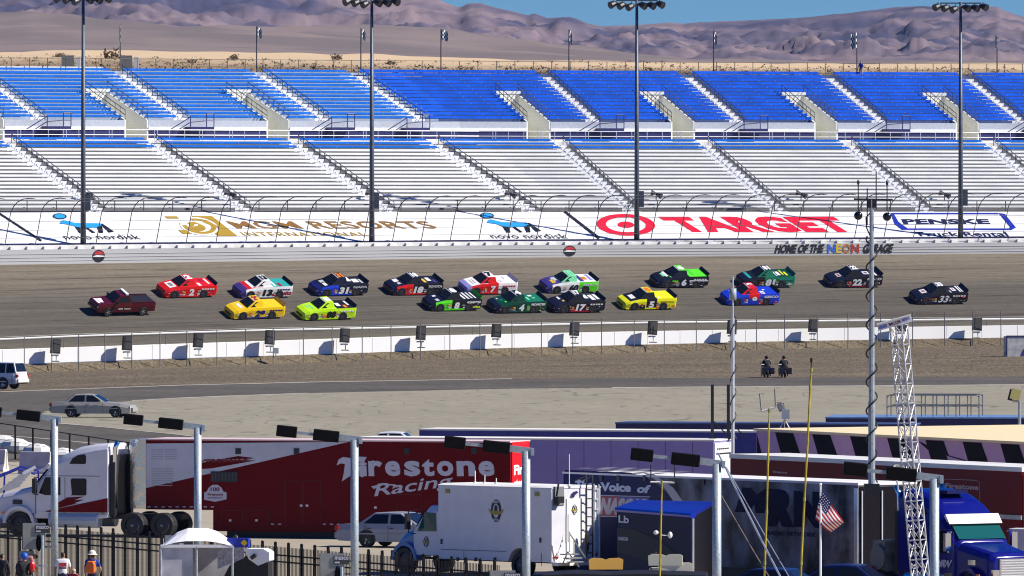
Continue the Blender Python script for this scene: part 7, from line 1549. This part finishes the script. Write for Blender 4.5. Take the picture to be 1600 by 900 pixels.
b = MB(); b.tube([m(1362, 330), m(1353, 340), m(1354, 356), m(1361, 372)], 0.025, 5); b.build('loose_cable', black, t)
Y_ = 431.0; bs = P(1145, 690, Y_); sc_ = F / Y_; t = thing('whip_mast', 'slim pale mast with a grey drum near its tip, behind the lilac trailer', 'mast', bs)
b = MB(); b.tube([(0, 0, -0.6), (0, 0, 5.2)], 0.075, 8); b.tube([(0, 0, 5.2), (0, 0, 6.95)], 0.035, 6); b.build('pole', alu, t)
b = MB(); b.tube([(0, 0, 5.95), (0, 0, 6.45)], 0.155, 12); b.build('drum', mat('drum_grey', (0.30, 0.35, 0.36), 0.5), t, smooth=True)
b = MB(); helix(b, 0.02, 0.1, 5.3, 0.12, 1.0, 0.02); b.build('coiled_cable', black, t)
for px, y0, lab in ((1113, 604, 'left of two black posts on the lilac trailer roof'), (1138, 600, 'right of two black posts on the lilac trailer roof')):
    q = P(px, 686, 433.5); b = MB(); b.box((0, 0, 1.08 + 0.1), (0.13, 0.13, 2.25)); b.box((0, 0, 0.03), (0.3, 0.3, 0.06)); b.bar((0.06, 0, 0.75), (0.75, 0, 0.05), 0.05); b.bar((0.0, 0.05, 0.5), (0.0, 0.5, 0.05), 0.04)
    tag(b.build('roof_post', blackm, loc=q), lab, 'post', 'black posts on the trailer roof')
# weather camera on tripod
q = P(1226, 672, 446); sc_ = F / 446; t = thing('tripod_camera', 'grey camera box with tilted panel on a small tripod behind the chequered wall', 'camera', q)
m = lambda px, py: Vector(((px - 1226) / sc_, 0, (672 - py) / sc_))
for dx, dy in ((-0.25, -0.1), (0.25, -0.1), (0.0, 0.3)): b = MB(); b.tube([(dx, dy, 0), m(1226, 655)], 0.022, 5); b.build('leg', alu, t)
b = MB(); b.box(m(1227.5, 647), (0.34, 0.3, 0.42)); b.build('camera_box', mat('box_lightgrey', (0.42, 0.43, 0.44), 0.5), t)
b = MB(); b.box(m(1219, 636), (0.25, 0.05, 0.36), Matrix.Rotation(R(-28), 3, 'Y')); b.bar(m(1213, 629), m(1224, 630), 0.04); b.bar(m(1224, 630), m(1226, 640), 0.04); b.build('tilted_panel', mat('panel_grey', (0.25, 0.25, 0.25), 0.4), t)
# ------------------------------------------------------------------ yellow aerial poles
yel = [mat('pole_yellow', (0.42, 0.32, 0.015), 0.5, var=0.3, scale=3), mat('pole_olive', (0.30, 0.30, 0.05), 0.5, var=0.2)]
def ypole(lab, pts, Yd, r0, head):
    sc_ = F / Yd; x0, y0 = pts[0]; base = P(x0, y0, Yd); t = thing('aerial_pole', lab, 'aerial pole', base, group='yellow aerial poles')
    m = lambda px, py, dy=0: Vector(((px - x0) / sc_, dy, (y0 - py) / sc_))
    b = MB(); b.tube([m(*p) for p in pts], [r0] * (len(pts) - 1) + [r0 * 0.7], 8)
    for p, q in zip(pts, pts[1:]): b.tube([m(*q) - Vector((0, 0, 0.06)), m(*q) + Vector((0, 0, 0.06))], r0 * 1.35, 8, mi=1)
    b.build('pole', yel, t); head(m, t); return t
grn = mat('foot_dark', (0.05, 0.05, 0.05), 0.6)
def ground_y(Yd): return YH + H * F / Yd
def h_head(x, y, w_, hgt):
    def f(m, t):
        b = MB(); b.tube([m(x - w_, y + 3), m(x + w_, y - 4)], 0.035, 6); b.build('crossarm', offwhite, t)
        for sx, dy in ((-w_, 3), (w_, -4)): b = MB(); b.tube([m(x + sx, y + dy), m(x + sx * 1.08 - 2, y + dy - hgt)], 0.028, 6); b.build('aerial_rod', mat('rod_grey', (0.25, 0.25, 0.25), 0.5), t)
    return f
ypole('yellow aerial pole with a two pronged aerial, left of the flag pole', [(1190, ground_y(322)), (1195, 880), (1198, 800), (1200, 720), (1202, 641)], 322, 0.032, h_head(1201, 640, 11, 28))
def cam_head(m, t):
    b = MB(); b.tube([m(1267, 582), m(1268, 560)], 0.018, 5); b.box(m(1267.5, 563), (0.08, 0.08, 0.14)); b.build('tip_camera', blackm, t)
ypole('tall leaning yellow pole with a small dark camera at its tip', [(1247, ground_y(322)), (1252, 880), (1257, 780), (1262, 690), (1266, 605), (1268, 578)], 322, 0.034, cam_head)
def h2(m, t):
    b = MB(); b.tube([m(1016, 753), m(1054, 754)], 0.03, 6); b.build('crossarm', offwhite, t)
    for x in (1017, 1054): b = MB(); b.tube([m(x, 754), m(x, 726)], 0.022, 5); b.build('aerial_rod', blackm, t)
    b = MB(); b.sphere(m(1025, 832), 0.09, 8, 6, (1, 1, 0.8)); b.tube([m(1033, 836), m(1046, 837)], 0.015, 5); b.sphere(m(1047, 836), 0.08, 8, 6, (1, 0.8, 1.4)); b.build('small_camera', white, t)
ypole('thin brown and yellow aerial pole in front of the blue booth', [(1030, ground_y(338)), (1031.5, 880), (1033, 800), (1034.5, 754)], 338, 0.03, h2)
# ------------------------------------------------------------------ national flag on a white pole
Yf = 320.0; sc_ = F / Yf; base = P(1282, ground_y(Yf), Yf); t = thing('national_flag', 'stars and stripes flag drooping from a white pole', 'flag', base); y0 = ground_y(Yf)
m = lambda px, py, dy=0.0: Vector(((px - 1282) / sc_, dy, (y0 - py) / sc_))
b = MB(); b.tube([m(1282, y0), m(1282, 758)], [0.045, 0.03], 8); b.sphere(m(1282, 757), 0.05, 8, 6); b.build('pole', white, t)
f_r, f_w, f_b = mat('flag_red', (0.48, 0.012, 0.02), 0.7), mat('flag_cloth_white', (0.80, 0.78, 0.78), 0.7), mat('flag_navy', (0.012, 0.02, 0.16), 0.7)
def fl(a, v):
    c = [(1283, 764), (1320, 815), (1274, 811), (1296, 833)]
    x = (c[0][0] * (1 - a) + c[1][0] * a) * (1 - v) + (c[2][0] * (1 - a) + c[3][0] * a) * v; y = (c[0][1] * (1 - a) + c[1][1] * a) * (1 - v) + (c[2][1] * (1 - a) + c[3][1] * a) * v
    x += 1.6 * math.sin(a * 6 + v * 2) * a; y -= 5 * a * (1 - a) * (1 - v) * -1.0
    return m(x, y, -0.10 * math.sin(a * 8 + v * 4) * (0.3 + a))
b = MB(); na = 14
for i in range(na):
    for j in range(13):
        mi = 2 if i < 6 and j < 7 else j % 2
        b.add([fl(i / na, j / 13), fl((i + 1) / na, j / 13), fl((i + 1) / na, (j + 1) / 13), fl(i / na, (j + 1) / 13)], [(0, 1, 2, 3)], mi)
b.build('flag_cloth', [f_r, f_w, f_b], t); b = MB()
for i in range(6):
    for j in range(5):
        c = fl(0.03 + 0.065 * i + (0.02 if j % 2 else 0), 0.05 + 0.10 * j) + Vector((0, -0.012, 0)); b.add([c + Vector((-0.022, 0, 0)), c + Vector((0, 0, -0.022)), c + Vector((0.022, 0, 0)), c + Vector((0, 0, 0.022))], [(0, 1, 2, 3)])
b.build('stars', f_w, t, kind='stuff')
# ------------------------------------------------------------------ guy wires
for i, (p, q, r, lab) in enumerate((((1122, 708, 331), (1222, 905, 318), 0.03, 'bright guy wire running down right from the lamp post top'), ((1127, 774, 331), (1205, 905, 318), 0.016, 'thin brown rope running down right from the lamp post'), ((1135, 730, 331), (1236, 905, 318), 0.016, 'second thin guy wire beside the bright one'))):
    a, c = P(*p[:2], p[2]), P(*q[:2], q[2]); c2 = a + (c - a) * 1.35; b = MB(); b.tube([Vector((0, 0, 0)), (c2 - a) * 0.5 - Vector((0, 0, 0.05)), c2 - a], r, 5)
    tag(b.build('guy_wire', [alu, mat('rope_brown', (0.25, 0.2, 0.13), 0.8), alu][i], loc=a), lab, 'guy wire', 'guy wires of the lamp post')
# ------------------------------------------------------------------ leaning lattice tower with sign board
Yl = 326.0; sc_ = F / Yl; yb = ground_y(Yl); top = P(1404, 507, Yl); base = P(1446, yb, Yl); t = thing('lattice_tower', 'leaning aluminium lattice tower carrying a tilted white sign board', 'lattice tower', base)
ax = top - base; Lt = ax.length; axn = ax.normalized(); e1 = Vector((math.cos(0.5), -math.sin(0.5), 0)); e1 = (e1 - axn * e1.dot(axn)).normalized(); e2 = axn.cross(e1)
lat = mat('lattice_alu', (0.55, 0.55, 0.57), 0.4, 0.5, var=0.1); hw = 0.21
cr = lambda k, z: axn * z + (e1 * (hw if k in (0, 1) else -hw) + e2 * (hw if k in (1, 2) else -hw))
for k in range(4): b = MB(); b.tube([cr(k, 0), cr(k, Lt)], 0.028, 6); b.build('leg', lat, t)
n = 16; bb = MB()
for i in range(n):
    z0, z1 = Lt * i / n, Lt * (i + 1) / n
    for k in range(4):
        k2 = (k + 1) % 4; b = MB(); b.tube([cr(k, z1 - 0.02), cr(k2, z1 - 0.02)], 0.018, 5); b.tube([cr(k, z0 + 0.02), cr(k2, z1 - 0.06)], 0.013, 5); b.tube([cr(k2, z0 + 0.02), cr(k, z1 - 0.06)], 0.013, 5); b.build('brace', lat, t)
sd = (P(1424, 497, Yl) - P(1371, 512, Yl)).normalized(); sc0 = P(1397.5, 504.5, Yl) - base; upv = Vector((-sd.z, 0, sd.x))
b = MB(); Xs = sd * 0.56; Us = upv * 0.105
q = [sc0 - Xs - Us, sc0 + Xs - Us, sc0 + Xs + Us, sc0 - Xs + Us]; b.prism(q, (0, -0.30, 0), (0, -0.12, 0)); b.prism([q[3], q[2], q[2] + upv * 0.03, q[3] + upv * 0.03], (0, -0.38, 0), (0, -0.05, 0)); b.build('sign_board', white, t)
b = MB(); text_on(b, 'IMCOR', sc0 - sd * 0.20 - upv * 0.05 + Vector((0, -0.312, 0)), sd * 0.40, upv * 0.10, bold=0.03); b.build('sign_lettering', MATS['letter_wine'], t)
b = MB(); poly_on(b, [(-0.53, -0.06), (-0.26, -0.06), (-0.26, 0.05), (-0.53, 0.05)], sc0 + Vector((0, -0.311, 0)), sd, upv); poly_on(b, [(0.24, -0.02), (0.50, -0.02), (0.50, 0.06), (0.24, 0.06)], sc0 + Vector((0, -0.311, 0)), sd, upv); b.build('blue_patch', mat('patch_lilac', (0.22, 0.24, 0.55), 0.5), t)
# satellite dish on the trailer front
q = P(1399, 734, 352); t = thing('satellite_dish', 'small pale satellite dish beside the lattice tower', 'satellite dish', q); b = MB()
sec = [[Vector((r * math.cos(2 * math.pi * k / 16), -d, r * 1.25 * math.sin(2 * math.pi * k / 16))) for k in range(16)] for r, d in ((0.17, 0.08), (0.12, 0.03), (0.02, 0.0))]
b.loft(sec, cap=False); b.v = [tuple(Matrix.Rotation(R(28), 3, 'Z') @ Matrix.Rotation(R(20), 3, 'Y') @ Vector(v)) for v in b.v]; b.build('dish', offwhite, t)
b = MB(); b.tube([(0, 0.02, -0.1), (0.08, 0.05, -0.55), (0.1, 0.05, -0.75)], 0.03, 5); b.build('mount', alu, t); b = MB(); b.tube([(0, 0, -0.12), (0.05, -0.25, -0.05)], 0.015, 5); b.build('feed_arm', alu, t)
# yellow floodlight at right
q = P(1593, 662, 505); t = thing('floodlight', 'pale yellow floodlight on a short pole at the right edge', 'floodlight', q); b = MB(); b.tube([(0, 0, -0.3), (0, 0, 1.15)], 0.075, 8); b.tube([(0, 0, 1.1), (-0.3, 0, 1.1), (-0.35, 0, 1.2)], 0.06, 6); b.build('pole', steel, t)
b = MB(); b.box((-0.20, -0.08, 1.45), (0.48, 0.12, 0.52), Matrix.Rotation(R(14), 3, 'Y')); b.build('lens', mat('lens_yellow', (0.55, 0.48, 0.16), 0.3), t); b = MB(); b.box((-0.42, 0.06, 1.42), (0.22, 0.2, 0.56), Matrix.Rotation(R(14), 3, 'Y')); b.build('housing', blackm, t)
# ------------------------------------------------------------------ white canopy and equipment cart
s_ = 46.6; Yc = F / s_; q = P(309, YH, Yc); t = thing('canopy_tent', 'low domed white canopy tent with clear sides at lower left', 'tent', (q.x, q.y, 0)); hwid = 1.2
prof = [(-1.0, 1.98), (-0.92, 2.06), (-0.6, 2.36), (-0.28, 2.50), (0.28, 2.50), (0.55, 2.40), (0.85, 2.16), (1.0, 1.98)]
b = MB(); cv = mat('canopy_white', (0.82, 0.82, 0.84), 0.6, var=0.03)
b.loft([[Vector((hwid * x * k, y, 2.32 + (z - 1.9) * k2)) for x, z in prof] for y, k, k2 in ((-1.5, 1.0, 0.35), (-1.1, 0.98, 0.8), (0, 0.96, 1.0), (1.1, 0.98, 0.8), (1.5, 1.0, 0.35))], cap=False, closed=False); b.build('canopy', cv, t, smooth=False)
for x in (-hwid, 0.0, hwid): b = MB(); b.tube([(x, -1.45, 0), (x, -1.45, 2.37)], 0.045, 6); b.build('tent_pole', steel, t)
b = MB(); b.box((0, -1.46, 2.36), (2 * hwid, 0.06, 0.10)); b.build('valance', cv, t)
b = MB(); b.box((-0.65, -1.4, 1.15), (1.05, 0.03, 2.3)); b.box((0.4, -1.4, 0.6), (0.9, 0.03, 1.2)); b.box((-hwid, 0, 1.15), (0.03, 2.8, 2.3)); b.box((0, 1.4, 1.15), (2.4, 0.03, 2.3)); b.build('side_panel', mat('panel_clear_grey', (0.50, 0.50, 0.55), 0.5, var=0.25, scale=2), t)
q = P(388, YH, Yc - 0.6); q.z = 0.40; t = thing('equipment_cart', 'black equipment cart with white cowl, grey tread panel and blue box on top', 'cart', (q.x, q.y, 0.4), R(-8))
b = MB(); b.prism([(-1.3, -0.5, -0.1), (0.75, -0.5, -0.1), (0.75, -0.5, 1.45), (0.0, -0.5, 1.62), (-0.55, -0.5, 1.30)], (0, 0, 0), (0, 1.0, 0)); b.build('cart_body', black, t)
b = MB(); b.prism([(-0.05, -0.55, 1.86), (0.60, -0.55, 1.86), (0.80, -0.55, 1.74), (0.80, -0.55, 1.45), (0.42, -0.55, 1.30), (0.1, -0.55, 1.52)], (0, 0, 0), (0, 1.0, 0)); b.build('cowl', cv, t, bevel=0.05)
b = MB(); b.prism([(-0.95, -0.56, 1.90), (-0.06, -0.56, 1.90), (-0.05, -0.56, 1.55), (-0.95, -0.56, 1.18)], (0, 0, 0), (0, 0.05, 0)); b.build('tread_panel', mat('tread_grey', (0.34, 0.33, 0.38), 0.5, 0.3, var=0.4, scale=14), t)
b = MB(); b.box((-0.28, -0.3, 2.06), (0.72, 0.4, 0.30)); b.build('blue_box', MATS['sign_blue'], t); b = MB(); q = [(-0.18, -0.505, 2.06), (-0.05, -0.505, 2.17), (0.06, -0.505, 2.06), (-0.05, -0.505, 1.95)]; b.add(q, [(0, 1, 2, 3)]); b.build('yellow_diamond', yellow, t)
b = MB(); b.tube([(0.2, -0.62, 1.55), (0.36, -0.64, 1.66)], 0.07, 6); b.build('nozzle', blackm, t)
for x in (-0.9, 0.4):
    for y in (-0.5, 0.5): w_ = wheel(t, x, -y, 0.28, 0.2, truck_rim, 6); w_.location.z -= 0.38
# ------------------------------------------------------------------ golf carts and tarpaulin at the bottom edge
def golf(px, py, seatc, lab, rz=0.0, low=True):
    s_ = 45.0; q = P(px, py, F / s_); t = thing('golf_cart', lab, 'golf cart', (q.x, q.y, 0), rz, 'golf carts before the booth'); top = q.z + 0.18
    b = MB(); b.box((0, 0, 0.55), (1.15, 2.2, 0.5)); b.build('cart_body', dark, t, bevel=0.06)
    b = MB(); b.prism([(-0.58, -0.5, top - 0.4), (0.58, -0.5, top - 0.4), (0.60, -0.5, top - 0.06), (0.48, -0.5, top), (0.1, -0.5, top - 0.02), (0, -0.5, top - 0.07), (-0.1, -0.5, top - 0.02), (-0.48, -0.5, top), (-0.60, -0.5, top - 0.06)], (0, -0.08, 0), (0, 0.08, 0)); b.build('seat_back', seatc, t, bevel=0.04)
    b = MB(); b.box((0, -0.15, top - 0.55), (1.15, 0.55, 0.14)); b.build('seat', seatc, t, bevel=0.04)
    for x in (-0.5, 0.5): b = MB(); b.tube([(x, -0.5, 0.6), (x, -0.5, top)], 0.02, 5); b.build('seat_post', dark, t)
    for x in (-0.52, 0.52):
        for y in (-0.7, 0.75): w_ = wheel(t, x, y, 0.22, 0.18, truck_rim, 6); w_.rotation_euler = (0, 0, R(90) if x < 0 else R(-90))
golf(945, 879, mat('seat_amber', (0.75, 0.42, 0.08), 0.5), 'golf cart with amber yellow seat back behind the white box truck', R(4)); golf(1041, 873, mat('seat_cream', (0.80, 0.76, 0.58), 0.5), 'golf cart with cream seat back before the blue booth', R(-4)); golf(1056, 886, MATS['seat_cream'], 'golf cart with low cream seat nearest the bottom edge', R(-2))
q = P(975, 888, 345); t = thing('blackout_trailer', 'added low trailer-like tarpaulin along the bottom edge', 'trailer', (q.x, q.y, 0), R(-3)); b = MB()  # added black form standing in for dark shadows and carts here
b.loft([[Vector((x, -0.9, 0.5)), Vector((x, -0.9, h - 0.1)), Vector((x, 0, h)), Vector((x, 0.9, h - 0.1)), Vector((x, 0.9, 0.5))] for x, h in ((-2.7, 1.40), (-1.6, 1.46), (-0.5, 1.42), (0.6, 1.46), (1.8, 1.43), (2.8, 1.40))]); b.build('blackout', mat('filler_black', (0.012, 0.012, 0.014), 0.6, var=0.3, bump=0.3, bscale=4), t)
b = MB(); b.box((0, 0, 0.42), (5.3, 1.6, 0.16)); b.build('deck', dark, t)
for x in (-0.4, 0.4):
    for y in (-0.9, 0.9): wheel(t, x, -y, 0.3, 0.2, truck_rim, 6)
# ------------------------------------------------------------------ people at the lower left
def place(px, ytop, hgt, rz):
    s_ = (ytop - YH) / (H - hgt); return Matrix.Translation(((px - 800) / s_, F / s_, 0.02)) @ Matrix.Rotation(rz, 4, 'Z')
tee = mat('tee_white', (0.78, 0.77, 0.80), 0.8); jean = mat('jeans_navy', (0.02, 0.025, 0.07), 0.8); J2 = dict(STAND); J2.update(lel=(0.30, -0.02, 1.16), lwr=(0.24, 0.16, 1.04), lha=(0.20, 0.22, 1.02))
p1 = person('person', 'person in a white printed t-shirt seen from behind beside the first lamp post', place(98, 862, 1.76, R(4)), STAND, SR, SE, std_regions(tee, jean, hair_d, 1.22, skin_d)); face(p1)
b = MB(); poly_on(b, [(-0.13, 1.22), (0.13, 1.22), (0.13, 1.36), (-0.13, 1.36)], (0, -0.155, 0), (1, 0, 0), (0, 0, 1), 0); poly_on(b, [(-0.13, 1.15), (0.13, 1.15), (0.13, 1.21), (-0.13, 1.21)], (0, -0.155, 0), (1, 0, 0), (0, 0, 1), 1); b.build('shirt_print', [mat('print_red', (0.4, 0.03, 0.05), 0.8), mat('print_navy', (0.02, 0.02, 0.12), 0.8)], p1)
p2 = person('person', 'person in blue shirt and pale bucket hat carrying an orange backpack', place(144, 861, 1.80, R(-10)), J2, SR, SE, std_regions(mat('shirt_royal', (0.015, 0.04, 0.28), 0.8), mat('trousers_dark', (0.012, 0.013, 0.02), 0.8), hair_d, 1.25, skin)); face(p2)
b = MB(); b.tube([(0, 0.01, 1.66), (0, 0.01, 1.70)], [0.19, 0.13], 14); b.sphere((0, 0.01, 1.72), 0.125, 12, 8, (1, 1.1, 0.8)); b.build('bucket_hat', mat('hat_cream', (0.75, 0.70, 0.60), 0.8), p2)
b = MB(); b.loft([[Vector((x * k, y, z)) for x, y in ((-0.17, -0.12), (0.17, -0.12), (0.15, -0.30), (-0.15, -0.30))] for z, k in ((1.02, 0.8), (1.10, 1.0), (1.34, 0.95), (1.44, 0.6))]); b.build('backpack', mat('pack_orange', (0.85, 0.16, 0.02), 0.6, var=0.15), p2, bevel=0.05)
for x in (-0.12, 0.12): b = MB(); b.tube([(x, -0.12, 1.40), (x, 0.02, 1.50), (x, 0.14, 1.36), (x, 0.12, 1.12)], 0.022, 5); b.build('strap', mat('strap_amber', (0.8, 0.4, 0.03), 0.6), p2)
BJ = dict(pelvis=(0, -0.15, 0.95), waist=(0, 0.0, 1.10), chest=(0, 0.24, 1.26), neck=(0, 0.40, 1.28), head=(0, 0.52, 1.24), crown=(0, 0.62, 1.22), lsh=(0.19, 0.28, 1.22), lel=(0.24, 0.36, 0.94), lwr=(0.18, 0.52, 0.76), lha=(0.16, 0.58, 0.68), rsh=(-0.19, 0.28, 1.22), rel=(-0.24, 0.36, 0.94), rwr=(-0.18, 0.52, 0.76), rha=(-0.16, 0.58, 0.68), lhip=(0.10, -0.14, 0.90), lkn=(0.12, -0.02, 0.50), lan=(0.13, -0.08, 0.09), lft=(0.14, 0.10, 0.04), rhip=(-0.10, -0.14, 0.90), rkn=(-0.12, -0.02, 0.50), ran=(-0.13, -0.08, 0.09), rft=(-0.14, 0.10, 0.04))
plaid = mat('shirt_plaid_red', (0.42, 0.05, 0.05), 0.8, scale=22, var=0.4, col2=(0.55, 0.30, 0.28)); drk = mat('trousers_black', (0.010, 0.010, 0.012), 0.8)
p3 = person('person', 'person in a red plaid shirt bending forward left of the first lamp post', place(34, 863, 1.42, R(-62)), BJ, SR, SE, ([plaid, drk, skin, hair_d], lambda c: 3 if c.y > 0.50 and c.z > 1.20 else 2 if (c.y > 0.42 and c.z > 1.1) or c.z < 0.86 and c.y > 0.4 else 0 if c.z > 1.0 or c.y > 0.2 else 1))
J4 = dict(STAND); p4 = person('person', 'person with a bright blue cap and dark clothes before the bending person', place(38, 868, 1.70, R(20)), J4, SR, SE, std_regions(mat('jacket_black', (0.012, 0.012, 0.018), 0.8), drk, hair_d, 1.0, skin)); face(p4)
b = MB(); b.sphere((0, 0.0, 1.66), 0.135, 12, 8, (1, 1.1, 0.95)); b.box((0, 0.15, 1.64), (0.18, 0.14, 0.02)); b.build('cap', mat('cap_blue', (0.01, 0.10, 0.55), 0.5), p4)
b = MB(); b.sphere((0.24, -0.12, 1.30), 0.12, 8, 6, (0.9, 0.8, 1.6)); b.build('red_bag', PM('red'), p4)
p5 = person('person', 'person in dark clothing with dark hair cut by the left edge', place(3, 866, 1.72, R(-20)), STAND, SR, SE, std_regions(MATS['jacket_black'], drk, hair_d, 1.0, skin_d)); face(p5)
p6 = person('person', 'short person in a beige cap, only the cap showing at the bottom edge', place(115, 889, 1.42, R(0)), {k: (v[0] * 0.86, v[1] * 0.86, v[2] * 0.82) for k, v in STAND.items()}, SR, SE, ([PM('maroon'), drk, skin, mat('cap_beige', (0.55, 0.42, 0.28), 0.8)], lambda c: 3 if c.z > 1.33 else 2 if c.z > 1.22 else 0 if c.z > 0.8 else 1))
p7 = person('person', 'dark haired person standing behind the blue box of the equipment cart', place(368, 836, 1.72, R(0)), STAND, SR, SE, std_regions(MATS['jacket_black'], drk, hair_d, 1.0, skin_d)); face(p7)
# ------------------------------------------------------------------ air between here and the mountains
b = MB(); b.box((0, 4700, 120), (5200, 9800, 260)); hz = b.build('haze', [], kind='stuff')
hm = bpy.data.materials.new('air_haze'); hm.use_nodes = True; n = hm.node_tree; n.nodes.remove(n.nodes['Principled BSDF']); pv = n.nodes.new('ShaderNodeVolumePrincipled')
pv.inputs['Color'].default_value = (0.45, 0.55, 1.0, 1); pv.inputs['Density'].default_value = 0.000012; pv.inputs['Anisotropy'].default_value = 0.0
n.links.new(pv.outputs[0], n.nodes['Material Output'].inputs['Volume']); hz.data.materials.append(hm); hm.cycles.homogeneous_volume = True if hasattr(hm.cycles, 'homogeneous_volume') else None
